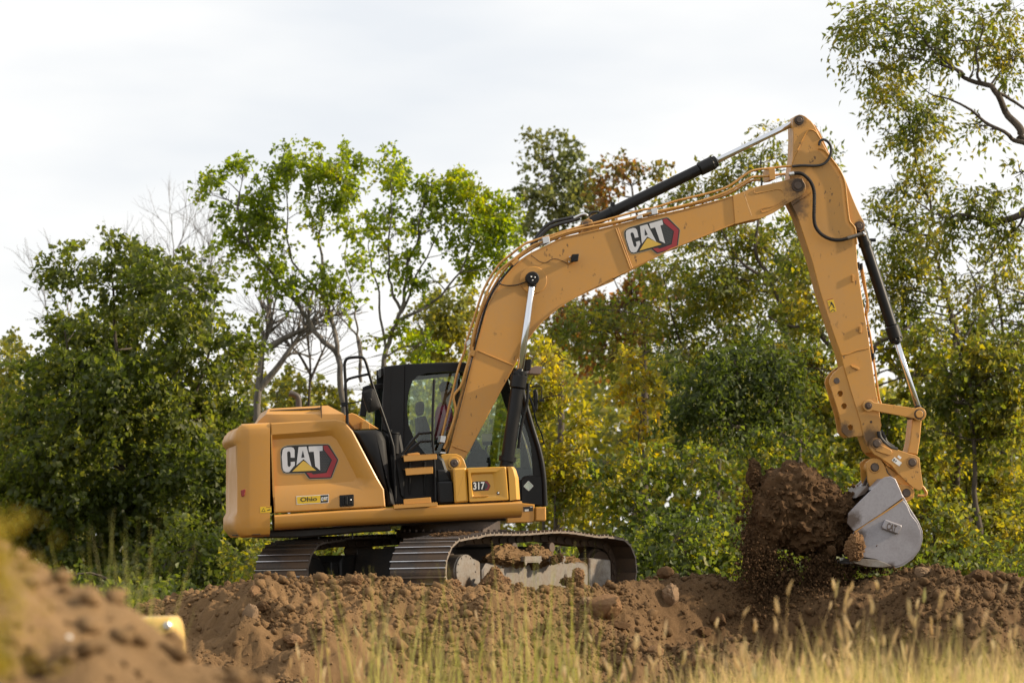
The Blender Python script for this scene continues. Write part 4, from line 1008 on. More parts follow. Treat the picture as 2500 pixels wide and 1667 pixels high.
# far wood and ground thicket: leaves nobody could count
def thicket(name, Y0, Y1, profile, n, leaf, leafm, seed, xr):
    rng = np.random.default_rng(seed)
    Y = rng.uniform(Y0, Y1, n); px = rng.uniform(xr[0], xr[1], n)
    top = np.interp(px, [p[0] for p in profile], [p[1] for p in profile]) + 45 * fbm(np.stack([px / 90, Y, px * 0], -1), 3, seed)
    x = (px - CX) / FPX * (CAMD + Y); ztop = CAMZ - (top - HY) / FPX * (CAMD + Y); zb = gz(x, Y)
    z = zb + (ztop - zb) * rng.random(n) ** 0.8
    per = 10
    B = np.repeat(np.stack([x, Y, z], -1), per, 0) + rng.normal(0, 1, (n * per, 3)) * leaf * 1.6
    d = rng.normal(size=(n * per, 3)); d[:, 2] -= 0.3; d /= np.linalg.norm(d, axis=1)[:, None]
    nr = rng.normal(0, 0.8, (n * per, 3)) + np.array([0, 0, 0.7])
    L = leaf * rng.uniform(0.6, 1.3, n * per)
    V, F = leaf_tris(B, d, nr, L, L * 0.7, rng.uniform(0.05, 0.3, n * per), rng)
    return fast_mesh(name, V, F, leafm, kind='stuff')
thicket('distant_woods', 46, 60, [(-300, 1010), (250, 960), (600, 1010), (760, 1000), (900, 1030), (1050, 950), (1250, 900), (1500, 860), (1750, 900), (2000, 920), (2300, 1000), (2800, 960)], 6000, 0.28, l_far, 71, (-400, 2900))
thicket('undergrowth', 8.5, 16, [(-300, 1480), (560, 1480), (700, 1340), (1000, 1340), (1300, 1340), (1700, 1330), (2000, 1350), (2300, 1340), (2800, 1340)], 3000, 0.11, l_dark, 72, (-300, 2800))

# ------------------------------------------------------------------ the excavator
ex = empty('excavator', (CXW, 0, 0), YAW, 'yellow tracked excavator with raised boom and loaded grey bucket on the soil bank', 'excavator')
def part(mb, name, mats, parent=None, smooth=35, label=None):
    o = mb.build(name, mats, parent or ex, smooth)
    if label: o['label'] = label
    return o
def text_polys(s, size=1.0, offset=0.0):
    """flat letter outlines from the built in font: list of triangles"""
    cu = bpy.data.curves.new('txt', 'FONT'); cu.body = s; cu.size = size; cu.offset = offset; cu.resolution_u = 4
    o = bpy.data.objects.new('txt', cu); COL.objects.link(o)
    bpy.context.view_layer.update()
    me = bpy.data.meshes.new_from_object(o.evaluated_get(bpy.context.evaluated_depsgraph_get()))
    V = [tuple(v.co[:2]) for v in me.vertices]; F = [tuple(p.vertices) for p in me.polygons]
    bpy.data.objects.remove(o); bpy.data.curves.remove(cu); bpy.data.meshes.remove(me)
    return V, F
def flat(mb, pts, v, mi):
    p = ccw(pts)
    mb.add([(a, v, z) for a, z in p], [tuple(range(len(p)))], mi)
def put_text(mb, s, corner, ux, uy, v, mi, offset=0.0):
    """letters in a frame: corner is the lower left, ux the whole line's direction and length, uy the height of a capital"""
    V, F = text_polys(s, 1.0, offset)
    x0, x1 = min(p[0] for p in V), max(p[0] for p in V); y0, y1 = min(p[1] for p in V), max(p[1] for p in V)
    P = []
    for p in V:
        a, b = (p[0] - x0) / (x1 - x0), (p[1] - y0) / (y1 - y0)
        q = Vector(corner) + Vector(ux) * a + Vector(uy) * b; P.append((q.x, v, q.y))
    FF = []
    for f in F:
        if area2([(P[i][0], P[i][2]) for i in f]) < 0: f = f[::-1]
        FF.append(f)
    mb.add(P, FF, mi)

# the CAT badge, outlined in the coordinates of zoom A
def badge(mapf, v, parent, name='brand_badge'):
    """mapf: point of zoom A -> (along, up) on the carrying plate; layers stand 1 mm proud of one another"""
    mb = MB(); g = lambda pts: [mapf(p) for p in pts]
    base = [(478, 788), (505, 778), (640, 770), (815, 767), (828, 775), (893, 880), (893, 892), (845, 1018), (835, 1025), (680, 1030), (668, 1022), (640, 984), (500, 987), (478, 980), (462, 950), (456, 830), (462, 802)]
    out = inset(ccw(base), -6)
    mb.prism(g(out), v - 0.0015, v + 0.002, 0, mi=0)
    flat(mb, g(base), v - 0.0025, 1)
    flat(mb, g([(780, 776), (813, 773), (887, 885), (838, 1016), (682, 1022), (652, 983), (690, 985), (704, 996), (806, 984), (848, 886), (786, 806)]), v - 0.0035, 2)
    flat(mb, g([(757, 822), (784, 814), (838, 886), (800, 972), (760, 976)]), v - 0.0035, 3)
    for r in range(12):
        for c in range(7):
            x, y = 762 + c * 12.5 + (6 if r % 2 else 0), 828 + r * 12.4
            lim = 838 - abs(y - 886) * (0.62 if y < 886 else 0.42)
            if x + 5 < lim and y < 970: flat(mb, g([(x + 4.6 * math.cos(k * math.pi / 3), y + 4.6 * math.sin(k * math.pi / 3)) for k in range(6)]), v - 0.0045, 1)
    letters(mb, g, v - 0.0045, 4, 1, 5)
    part(mb, name, [m_tan, m_dk, m_red, m_grey, m_silver, m_gold], parent, 0)
def letters(mb, g, v, white, black, gold):
    c = [(470, 810), (480, 795), (500, 789), (535, 787), (553, 793), (562, 810), (562, 868), (532, 868), (530, 828), (522, 820), (510, 820), (504, 830), (508, 925), (514, 938), (524, 938), (532, 928), (532, 900), (564, 898), (564, 925), (520, 978), (496, 980), (478, 970), (470, 950), (463, 860)]
    a = [(592, 786), (653, 783), (692, 938), (640, 888), (630, 880), (620, 888), (576, 926)]
    t = [(668, 782), (776, 777), (776, 815), (752, 818), (757, 965), (720, 935), (708, 822), (672, 824)]
    for q in (c, a, t): flat(mb, g(q), v, white)
    flat(mb, g([(613, 868), (625, 812), (638, 866)]), v - 0.001, black)
    flat(mb, g([(543, 975), (622, 897), (630, 893), (640, 897), (728, 966)]), v, gold)

# ---- rear: counterweight, side door, hood
VS = -1.22                                             # plane of the side facing the viewer
PITCH = math.tan(math.radians(3.0))
seam_u, _ = M(*src('A', (382, 900)), VS)
def zlev(y, x=382): return M(*src('A', (x, y)), VS)[1]
mb = MB(); rings = []
# (picture row in zoom A, how far the outline is pulled in)
for y, ins, fr in ((598, 0.34, 0.10), (604, 0.22, 0.04), (618, 0.10, 0.012), (650, 0.03, 0.0), (700, 0.0, 0.0), (735, 0.012, 0.0), (760, 0.055, 0.0), (1000, 0.05, 0.0), (1270, 0.05, 0.0), (1310, 0.015, 0.0), (1395, 0.015, 0.0), (1425, 0.05, 0.01), (1452, 0.12, 0.03), (1470, 0.22, 0.10)):
    z = zlev(y); R = []
    side = VS + fr
    half = [(seam_u - 0.012, side), (seam_u - 0.24, side), (seam_u - 0.34, side + 0.012), (seam_u - 0.405 + ins * 0.3, side + 0.05), (seam_u - 0.44 + ins * 0.8, side + 0.13), (seam_u - 0.457 + ins, side + 0.28), (seam_u - 0.465 + ins, side + 0.7), (seam_u - 0.475 + ins, 0)]
    half = [(u, v) for u, v in half]
    full = half + [(u, -v) for u, v in half[-2::-1]]
    rings.append([Vector((u, v, z + PITCH * (u - seam_u))) for u, v in full])
mb.loft(rings[::-1])
cw = part(mb, 'counterweight', [m_yellow_rear], smooth=40)
mb = MB(); mb.prism(rounded(U('A', [(150, 1118), (186, 1108), (178, 1160), (156, 1168)], VS - 0.0), 0.01), VS - 0.004, VS + 0.08, 0.004); part(mb, 'reflector', m_reflector, cw)
mb = MB(); vv = VS - 0.001
mb.prism(U('A', [(298, 1244), (384, 1240), (385, 1286), (300, 1290)], vv), vv - 0.001, vv + 0.004, 0, mi=0)
flat(mb, U('A', [(308, 1281), (324, 1252), (340, 1280)], vv), vv - 0.002, 1); flat(mb, U('A', [(314, 1277), (324, 1259), (334, 1276)], vv), vv - 0.003, 0)
flat(mb, U('A', [(352, 1268), (372, 1262), (372, 1258), (379, 1265), (372, 1273), (372, 1269), (352, 1274)], vv), vv - 0.002, 1)
flat(mb, U('A', [(343, 1246), (382, 1244), (382, 1248), (343, 1250)], vv), vv - 0.002, 2)
part(mb, 'warning_sticker', [m_sign, m_dk, m_red], cw, 0)
mb = MB(); mb.tube([U3('A', (85, 1462), VS + 0.12), U3('A', (300, 1455), VS - 0.006)], 0.006, 5); part(mb, 'groove_seal', m_dk, cw)

door = MB()
o_ = [(377, 603), (700, 585), (880, 576), (945, 592), (1008, 665), (1200, 1030), (1246, 1110), (1258, 1244), (830, 1267), (407, 1292)]
m_ = [(379, 692), (700, 670), (865, 652), (925, 675), (972, 742), (1095, 1022), (1110, 1082), (1095, 1122), (830, 1141), (396, 1166)]
i_ = [(381, 730), (700, 710), (846, 700), (886, 730), (922, 792), (1035, 1012), (1040, 1030), (1008, 1050), (830, 1063), (390, 1086)]
O, Mi, I = U('A', o_, VS), U('A', m_, VS), U('A', i_, VS)
n = len(O); O2 = inset(O[::-1], -0.0)[::-1]
edge = inset(ccw(O), 0.014)
edge = edge if abs(edge[0][0] - O[0][0]) < 0.05 and abs(edge[0][1] - O[0][1]) < 0.05 else edge[::-1]
ringv = [[(a, VS + 0.08, z) for a, z in O], [(a, VS + 0.010, z) for a, z in O], [(a, VS, z) for a, z in edge], [(a, VS, z) for a, z in Mi], [(a, VS + 0.045, z) for a, z in I]]
door.loft([r for r in ringv], cap=False)
door.f = [f[::-1] for f in door.f] if False else door.f
door.add([(a, VS + 0.045, z) for a, z in I], [tuple(range(n))[::-1]])
dr = part(door, 'engine_door', m_yellow, smooth=30)
badge(lambda p: M(*src('A', p), VS + 0.045), VS + 0.042, dr)
mb = MB(); vv = VS - 0.001; g = lambda pts: U('A', pts, vv)
mb.prism(g([(575, 1163), (825, 1148), (822, 1212), (578, 1227)]), vv - 0.001, vv + 0.004, 0, mi=0)
flat(mb, g([(579, 1167), (760, 1156), (760, 1212), (582, 1222)]), vv - 0.002, 1)
flat(mb, g([(760, 1156), (821, 1152), (818, 1208), (762, 1212)]), vv - 0.002, 2)
c0, c1, c2 = g([(606, 1206), (734, 1198), (605, 1172)])
put_text(mb, 'Ohio', c0, Vector(c1) - Vector(c0), Vector(c2) - Vector(c0), vv - 0.003, 2, 0.022)
sx = lambda p: M(*src('A', (766 + (p[0] - 458) * 0.155, 1168 + (p[1] - 778) * 0.155 - (p[0] - 458) * 0.004)), vv)
letters(mb, lambda pts: [sx(p) for p in pts], vv - 0.003, 0, 2, 3)
part(mb, 'dealer_sticker', [m_white, m_sign, m_dk, m_gold], dr, 0)
mb = MB()
mb.prism(rounded(g([(905, 1155), (1015, 1148), (1015, 1237), (907, 1243)]), 0.01), vv - 0.012, vv + 0.02, 0.004)
mb.prism(g([(925, 1166), (942, 1165), (942, 1228), (925, 1229)]), vv - 0.019, vv, 0.003)
mb.prism(g([(948, 1164), (968, 1163), (968, 1226), (948, 1228)]), vv - 0.026, vv, 0.004)
mb.prism(g([(974, 1163), (1006, 1161), (1006, 1224), (974, 1226)]), vv - 0.017, vv, 0.003)
lt = part(mb, 'door_latch', m_plastic, dr)
mb = MB(); mb.ycyl(g([(990, 1191)])[0], vv - 0.024, vv, 0.009, 10); part(mb, 'lock', m_zinc, dr)
# body behind the door, hood
mb = MB(); mb.prism(U('A', [(378, 625), (880, 597), (985, 690), (1190, 1060), (1235, 1250), (405, 1290)], VS + 0.09), VS + 0.09, 1.2, 0.01); part(mb, 'engine_housing', m_black)
vv = -0.92
mb = MB()
q = lambda pts, v: [(a, v, z) for a, z in U('A', pts, VS + 0.3)]
hb = [(275, 606), (300, 575), (940, 560), (945, 590)]
hood_lo = [(270, 620), (945, 600)]; 
mb.loft([q([(272, 640), (948, 610), (946, 560), (335, 545), (285, 585)], -0.95), q([(290, 640), (940, 610), (935, 528), (820, 500), (372, 520), (345, 532)], -0.93)][:0] or
        [[Vector(p) for p in q([(268, 620), (948, 600), (942, 572), (275, 598)], -0.98)], [Vector(p) for p in q([(268, 620), (948, 600), (938, 535), (338, 538)], -0.97)], [Vector(p) for p in q([(290, 620), (930, 600), (822, 466), (368, 491)], -0.82)], [Vector(p) for p in q([(290, 620), (930, 600), (822, 466), (368, 491)], 0.6)]])
hd = part(mb, 'engine_hood', m_yellow, smooth=25)
mb = MB(); mb.prism(U('A', [(372, 505), (755, 487), (755, 498), (372, 516)], -0.86), -0.885, -0.8, 0.002); part(mb, 'hood_vent', m_grease, hd)
mb = MB(); mb.prism(U('A', [(764, 470), (768, 470), (770, 576), (766, 576)], -0.95), -0.978, -0.84, 0.0); part(mb, 'hood_seam', m_grease, hd)
m_exhaust = paint('rusty_grey_exhaust', (0.055, 0.045, 0.04), 0.6, 0.4, dustcol=(0.09, 0.055, 0.035), specks=0, coat=0)
mb = MB(); P = crom([U3('A', p, -0.35) for p in [(596, 500), (594, 450), (588, 410), (565, 388), (535, 378), (522, 374)]], 5)
mb.tube(P, 0.037, 14, cap=False); mb.tube(P, 0.031, 12, cap=True); part(mb, 'exhaust_pipe', m_exhaust, smooth=50)

# ---- lower beam along the side, deck and main frame
BS = VS - 0.02
def beam(pts_top, pts_bot, name, mat_, v=BS, depth=0.5):
    """rounded long box: top and bottom edge lines in zoom B"""
    mb = MB(); rings = []
    for (xt, yt), (xb, yb) in zip(pts_top, pts_bot):
        def at(f, dv):
            p = M(*src('B', (xt + (xb - xt) * f, yt + (yb - yt) * f)), v); return Vector((p[0], v + dv, p[1]))
        rings.append([at(0, depth), at(0, 0.05), at(0.05, 0.015), at(0.14, 0.0), at(0.55, 0.0), at(0.75, 0.015), at(0.90, 0.05), at(1.0, 0.13), at(1.0, depth)])
    mb.loft(rings[::-1]); return part(mb, name, mat_, smooth=30)
A2B = lambda p: ((p[0] / 3.1357 + 540 - 800) * 3.1367, p[1] / 3.1357 * 3.1367)
beam([A2B((408, 1303)), (100, 1268), (985, 1223), (1490, 1200)], [A2B((413, 1424)), (100, 1392), (985, 1352), (1490, 1326)], 'side_beam', m_yellow)
mb = MB()
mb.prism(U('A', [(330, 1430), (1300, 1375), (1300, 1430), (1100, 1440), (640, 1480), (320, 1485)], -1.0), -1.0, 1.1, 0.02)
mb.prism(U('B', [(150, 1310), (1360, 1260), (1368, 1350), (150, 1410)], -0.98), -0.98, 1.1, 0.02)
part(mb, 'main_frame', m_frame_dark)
mb = MB(); mb.ycyl((0, 0.9), -0.01, 0.01, 0.1)
mb = MB(); mb.cyl((0, 0, 0.60), (0, 0, 0.93), 0.60, 40, 0, 0.01); mb.cyl((0, 0, 0.72), (0, 0, 0.80), 0.66, 40, 0, 0.01)
for k in range(40):
    a = k * math.tau / 40; mb.box(-0.012 + 0.665 * math.cos(a), 0.012 + 0.665 * math.cos(a), -0.012 + 0.665 * math.sin(a), 0.012 + 0.665 * math.sin(a), 0.80, 0.83, 0)
part(mb, 'slew_ring', m_pin)
for x in (520, 740, 1000):
    mb = MB(); mb.prism(U('A', [(x, 1400), (x + 12, 1400), (x + 12, 1490), (x, 1490)], -0.9), -0.9, -0.86, 0.002); part(mb, 'drain_bolt', m_dk)

# ---- tool box at the front right corner
def panel_box(pts, v0, v1, b, name, parent=None, r=0.02):
    mb = MB(); mb.prism(rounded(U('B', pts, v0), r, 3), v0, v1, b); return part(mb, name, m_yellow_bright, parent, 40)
tb = panel_box([(962, 950), (1060, 944), (1078, 1208), (974, 1216)], VS, -0.6, 0.018, 'tool_box')
mb = MB(); V0 = VS - 0.005
o_ = [(1073, 946), (1368, 936), (1390, 1194), (1085, 1210)]; m1 = [(1092, 982), (1300, 975), (1326, 1166), (1108, 1180)]; i1 = [(1100, 1000), (1265, 990), (1285, 1150), (1116, 1160)]
O, Mi, I = U('B', rounded(o_, 14, 3), V0), U('B', rounded(m1, 14, 3), V0), U('B', rounded(i1, 12, 3), V0)
ed = [tuple(Vector(p).lerp(Vector(q), 0.09)) for p, q in zip(O, I)]
mb.loft([[(a, V0 + 0.4, z) for a, z in O], [(a, V0 + 0.016, z) for a, z in O], [(a, V0, z) for a, z in ed], [(a, V0, z) for a, z in Mi], [(a, V0 + 0.028, z) for a, z in I]], cap=False)
mb.add([(a, V0 + 0.028, z) for a, z in I], [tuple(range(len(I)))[::-1]])
td = part(mb, 'tool_box_door', m_yellow_bright, tb, 30)
mb = MB(); vv = V0 + 0.026; g = lambda pts: U('B', pts, vv)
outl = [(1106, 1058), (1118, 1050), (1222, 1046), (1248, 1082), (1230, 1118), (1120, 1124), (1108, 1112)]
mb.prism(g(outl), vv - 0.001, vv + 0.003, 0, mi=2)
flat(mb, g([(1204, 1050), (1220, 1049), (1244, 1082), (1227, 1115), (1206, 1116)]), vv - 0.002, 1)
flat(mb, g([(1200, 1062), (1216, 1061), (1230, 1082), (1218, 1106), (1202, 1107)]), vv - 0.0025, 3)
flat(mb, g([(1108, 1058), (1118, 1053), (1206, 1049), (1206, 1117), (1120, 1121), (1110, 1112)]), vv - 0.003, 2)
c0, c1, c2 = g([(1115, 1115), (1203, 1110), (1114, 1057)])
put_text(mb, '317', c0, Vector(c1) - Vector(c0), Vector(c2) - Vector(c0), vv - 0.0045, 2, 0.05)
put_text(mb, '317', c0, Vector(c1) - Vector(c0), Vector(c2) - Vector(c0), vv - 0.0055, 0, 0.025)
part(mb, 'model_number', [m_white, m_red, m_dk, m_grey], td, 0)
mb = MB(); c = U('B', [(1305, 1139)], V0)[0]; mb.ycyl(c, V0 - 0.006, V0 + 0.02, 0.017, 14, 0); mb.ycyl(c, V0 - 0.009, V0, 0.010, 12, 1); part(mb, 'lock', [m_dk, m_zinc], td)
mb = MB(); mb.tube([U3('B', (1112, 1166), V0), U3('B', (1230, 1160), V0)], 0.008, 6); part(mb, 'pull_rib', m_yellow, td)
mb = MB()
prof = [(1382, 936), (1428, 938), (1446, 958), (1466, 1022), (1478, 1188), (1396, 1197)]
P0, P1 = U('B', prof, VS), U('B', [(1382, 936), (1405, 937), (1420, 962), (1436, 1028), (1446, 1188), (1396, 1197)], VS)
mb.loft([[(a, -0.6, z) for a, z in P0], [(a, VS + 0.05, z) for a, z in P0], [(a, VS, z) for a, z in P1]][::-1]); part(mb, 'tool_box_end', m_yellow_bright, tb, 30)

# ---- access side: shroud, steps, rails, mirror
mb = MB()
sh = [(198, 662), (375, 655), (415, 672), (445, 735), (462, 900), (475, 1060), (505, 1160), (520, 1238), (452, 1246), (440, 1122), (385, 1030), (330, 905)]
P0 = U('B', sh, VS + 0.02); c = Vector((sum(p[0] for p in P0) / len(P0), sum(p[1] for p in P0) / len(P0)))
mb.prism(P0, VS + 0.02, -0.7, 0.05); part(mb, 'fuel_tank_cover', m_plastic, smooth=50)
mb = MB(); mb.prism(U('B', [(445, 690), (560, 690), (590, 850), (850, 850), (890, 880), (915, 960), (968, 1000), (975, 1225), (500, 1240)], -0.96), -0.96, -0.3, 0.03)
mb.prism(rounded(U('B', [(838, 1050), (962, 1048), (976, 1214), (852, 1222)], -1.17), 0.03), -1.17, -0.9, 0.02)
mb.prism(rounded(U('B', [(832, 960), (905, 958), (930, 1000), (960, 1050), (838, 1060)], -1.1), 0.03), -1.1, -0.9, 0.02)
part(mb, 'access_recess', m_plastic)
mb = MB(); mb.prism(U('B', [(520, 870), (560, 1150), (585, 1180), (585, 1000)], -1.0), -1.0, -0.95, 0.005)
for x in (620, 735): mb.prism(U('B', [(x, 900), (x + 18, 900), (x + 14, 1150), (x + 4, 1150)], -0.98), -0.985, -0.94, 0.004)
part(mb, 'recess_ribs', m_black)
mb = MB(); a = U3('B', (512, 840), -0.95); b = U3('B', (512, 690), -0.95); mb.cyl(a, b, 0.054, 18); mb.cyl(b, b + Vector((0, 0, 0.022)), 0.06, 18)
mb.cyl(U3('B', (480, 672), -0.98), U3('B', (480, 655), -0.98), 0.02, 10); part(mb, 'filler_neck', m_plastic)
def step(pts, name, v0=VS - 0.01, v1=-0.98, teeth=True):
    mb = MB(); P = U('B', pts, v0); mb.prism(P, v0, v0 + 0.012, 0.003)
    a, b = P[0], P[1]; n = 18
    mb.prism([(a[0], a[1] - 0.008), (b[0], b[1] - 0.008), (b[0], b[1]), (a[0], a[1])], v0 + 0.0125, v1, 0.002)
    if teeth:
        for k in range(n):
            p = Vector(a).lerp(Vector(b), (k + 0.15) / n); q = Vector(a).lerp(Vector(b), (k + 0.75) / n)
            mb.prism([(p.x, p.y), (q.x, q.y), (q.x, q.y + 0.008), (p.x, p.y + 0.008)], v0, v0 + 0.05, 0.0)
    return part(mb, name, m_yellow, smooth=30)
step([(580, 856), (836, 843), (836, 880), (586, 899)], 'step')
step([(594, 955), (806, 941), (806, 989), (600, 1004)], 'step')
step([(505, 1232), (840, 1212), (842, 1238), (508, 1260)], 'step', v0=VS - 0.05, v1=-1.1)
mb = MB(); mb.prism(rounded(U('B', [(580, 1187), (788, 1171), (793, 1216), (583, 1232)], VS - 0.0), 0.008), VS - 0.012, VS + 0.02, 0.004); part(mb, 'kick_plate', m_yellow)
mb = MB(); mb.prism(U('B', [(610, 838), (690, 828), (705, 836), (705, 850), (612, 856)], -1.05), -1.05, -0.9, 0.004); part(mb, 'step_bracket', m_yellow)
def rail(z, pts, v, r, name, mat_=None, k=5, parent=None):
    mb = MB(); mb.tube(crom([U3(z, p, v) for p in pts], k) if k else [U3(z, p, v) for p in pts], r, 8); return part(mb, name, mat_ or m_black, parent, 60)
hr = rail('B', [(152, 615), (146, 480), (131, 200), (130, 150), (145, 115), (185, 103), (248, 100), (275, 110), (296, 150), (345, 318), (430, 560), (488, 735), (508, 850), (520, 1205)], -1.12, 0.0175, 'handrail')
rail('B', [(142, 440), (134, 315), (146, 280), (180, 260), (308, 230)], -1.12, 0.0155, 'cross_rail', parent=hr)
rail('B', [(815, 272), (806, 500), (803, 720), (813, 850), (825, 1080), (826, 1195)], -1.14, 0.016, 'handrail')
rail('B', [(570, 845), (600, 800), (690, 692), (715, 682), (798, 675)], -1.08, 0.0165, 'handrail')
rail('B', [(620, 820), (700, 752), (725, 744), (792, 740)], -0.9, 0.0155, 'handrail')
mb = MB()
pm = rounded(U('B', [(252, 365), (345, 334), (402, 492), (306, 533)], -1.2), 0.035, 4)
mb.loft([[(a, -1.29, z) for a, z in inset(ccw(pm), 0.03)], [(a, -1.27, z) for a, z in ccw(pm)], [(a, -1.22, z) for a, z in ccw(pm)], [(a, -1.20, z) for a, z in inset(ccw(pm), 0.012)]])
mr = part(mb, 'mirror', m_plastic, smooth=50)
mb = MB(); mb.tube([U3('B', p, -1.17) for p in [(105, 462), (200, 448), (290, 428), (380, 425)]], 0.009, 6)
mb.prism(U('B', [(102, 448), (150, 440), (152, 476), (106, 482)], -1.17), -1.18, -1.17, 0.002)
mb.cyl(U3('B', (318, 430), -1.30), U3('B', (318, 430), -1.17), 0.03, 12)
part(mb, 'mirror_arm', m_black, mr)
mb = MB(); mb.prism(U('B', [(125, 545), (180, 528), (215, 540), (385, 650), (200, 660), (160, 610)], -0.5), -0.6, 0.1, 0.01)
mb.prism(U('B', [(262, 592), (288, 584), (322, 612), (318, 650), (255, 652)], -0.72), -0.75, -0.6, 0.005); part(mb, 'deck_cover', m_yellow)

# ---- cab on the far side, with its operator
CV0, CV1 = 0.20, 1.16
cab = empty('cab', (0, 0, 0), parent=ex)
outer = [(432, 172), (470, 166), (600, 152), (1000, 140), (1400, 150), (1460, 210), (1505, 420), (1562, 620), (1620, 830), (1655, 1010), (1666, 1240), (1480, 1240), (1330, 1000), (590, 1000), (415, 660), (420, 420), (432, 300)]
hole = [(652, 280), (690, 245), (760, 222), (900, 210), (1100, 205), (1360, 215), (1400, 260), (1440, 420), (1480, 520), (1545, 720), (1560, 780), (1575, 1000), (1500, 1010), (1480, 1040), (1440, 1040), (1330, 960), (870, 960), (740, 830), (660, 720), (622, 620), (606, 500), (620, 370)]
mb = MB(); mb.prism(U('B', outer, CV0), CV0, CV0 + 0.05, 0.008, holes=[U('B', hole, CV0)]); part(mb, 'side_frame', m_black, cab)
mb = MB(); mb.prism(U('B', outer, CV0), CV1 - 0.05, CV1, 0.008, holes=[U('B', [(640, 260), (1040, 215), (1040, 800), (640, 800)], CV0), U('B', [(1085, 215), (1370, 225), (1430, 420), (1540, 720), (1560, 800), (1560, 980), (1085, 960)], CV0)]); part(mb, 'side_frame', m_black, cab)
mb = MB(); mb.prism(U('B', [(606, 250), (1380, 190), (1460, 420), (1580, 800), (1580, 1030), (1440, 1040), (870, 1000), (600, 800)], CV0 + 0.02), CV0 + 0.02, CV0 + 0.026, 0.0); part(mb, 'side_window', m_glass_side, cab, 0)
mb = MB(); mb.prism(U('B', [(606, 250), (1380, 190), (1460, 420), (1580, 800), (1580, 1030), (1440, 1040), (870, 1000), (600, 800)], CV0 + 0.02), CV1 - 0.03, CV1 - 0.024, 0.0); part(mb, 'side_window', m_glass, cab, 0)
mb = MB(); mb.prism(U('B', [(440, 172), (600, 152), (1000, 140), (1400, 148), (1425, 185), (600, 205), (440, 215)], CV0), CV0 + 0.051, CV1 - 0.051, 0.01)
mb.prism(U('B', [(700, 150), (770, 143), (1050, 138), (1060, 150)], CV0 + 0.2), CV0 + 0.2, CV1 - 0.2, 0.004); part(mb, 'roof', m_black, cab)
mb = MB(); mb.prism(U('B', [(408, 185), (440, 178), (440, 240), (408, 250)], CV0 + 0.1), CV0 + 0.1, CV0 + 0.4, 0.008); part(mb, 'rear_lamp', m_plastic, cab)
mb = MB(); mb.prism(U('B', [(432, 172), (592, 154), (584, 840), (480, 690), (415, 655)], CV0 - 0.02), CV0 - 0.03, CV0 - 0.001, 0.01); mb.prism(U('B', [(486, 172), (492, 171), (486, 670), (480, 668)], CV0 - 0.03), CV0 - 0.034, CV0 - 0.02, 0.0); part(mb, 'rear_pillar', m_black, cab)
mb = MB(); mb.prism(U('B', [(270, 330), (300, 315), (425, 300), (425, 340), (330, 360), (290, 560), (245, 545)], 0.75), 0.75, 0.8, 0.008)
part(mb, 'rear_frame', m_black, cab)
mb = MB(); mb.prism(U('B', [(330, 358), (425, 340), (440, 655), (285, 590)], 0.77), 0.77, 0.776, 0.0); part(mb, 'rear_window', m_glass, cab, 0)
mb = MB()
fp = [(1430, 190), (1470, 260), (1500, 400), (1560, 620), (1620, 820), (1652, 1000), (1664, 1238)]
for v in (CV0 - 0.01, CV1 - 0.02):
    mb.tube(crom([U3('B', p, v) for p in fp], 5), 0.032, 10)
part(mb, 'front_pillars', m_black, cab, 50)
mb = MB(); L = [U3('B', p, CV0) for p in crom([Vector((*p, 0)) for p in fp], 4)]
mb.loft([[Vector((p.x, CV0 + 0.03, p.z)) for p in L], [Vector((p.x, CV1 - 0.06, p.z)) for p in L]], closed=False, cap=False); part(mb, 'windscreen', m_glass, cab, 60)
mb = MB(); mb.prism(U('B', [(1478, 1040), (1510, 1015), (1590, 1010), (1655, 1010), (1664, 1240), (1480, 1222)], CV0 - 0.005), CV0 - 0.015, CV0 + 0.3, 0.01); lp = part(mb, 'lower_panel', m_black, cab)
mb = MB(); vv = CV0 - 0.017; c = U('B', [(1537, 1085)], vv)[0]
mb.prism(U('B', rounded([(1537, 1044), (1577, 1084), (1540, 1125), (1498, 1088)], 8), vv), vv - 0.001, vv + 0.003, 0, mi=0)
flat(mb, U('B', rounded([(1537, 1050), (1571, 1084), (1540, 1119), (1504, 1088)], 6), vv), vv - 0.002, 1)
for k, (y, w) in enumerate(((1070, 12), (1079, 22), (1088, 26), (1097, 20), (1106, 10))): flat(mb, U('B', [(1538 - w, y), (1538 + w, y - 2), (1538 + w, y + 1), (1538 - w, y + 3)], vv), vv - 0.003, 2)
part(mb, 'diamond_sticker', [m_white, m_mint, m_white], cab, 0)
mb = MB(); mb.prism(U('B', [(590, 960), (1580, 940), (1640, 1100), (1660, 1235), (600, 1235)], CV0 + 0.1), CV0 + 0.31, CV1 - 0.05, 0.02); part(mb, 'cab_floor', m_plastic, cab)
mb = MB()
mb.prism(U('B', [(1375, 1240), (1490, 1215), (1585, 1225), (1585, 1352), (1560, 1365), (1370, 1372)], CV0 - 0.04), CV0 - 0.04, CV1, 0.012)
mb.prism(U('B', rounded([(1590, 1246), (1672, 1244), (1674, 1345), (1660, 1356), (1590, 1354)], 8), CV0 - 0.05), CV0 - 0.05, CV1, 0.014)
cf = part(mb, 'cab_base', m_yellow)
mb = MB(); vv = CV0 - 0.042; mb.prism(U('B', [(1497, 1245), (1572, 1240), (1572, 1276), (1500, 1280)], vv), vv - 0.001, vv + 0.003, 0, mi=0)
flat(mb, U('B', [(1508, 1264), (1540, 1262), (1540, 1277), (1510, 1279)], vv), vv - 0.002, 1); flat(mb, U('B', [(1550, 1244), (1568, 1243), (1568, 1248), (1550, 1249)], vv), vv - 0.002, 1); part(mb, 'serial_plate', [m_dk, m_white], cf, 0)
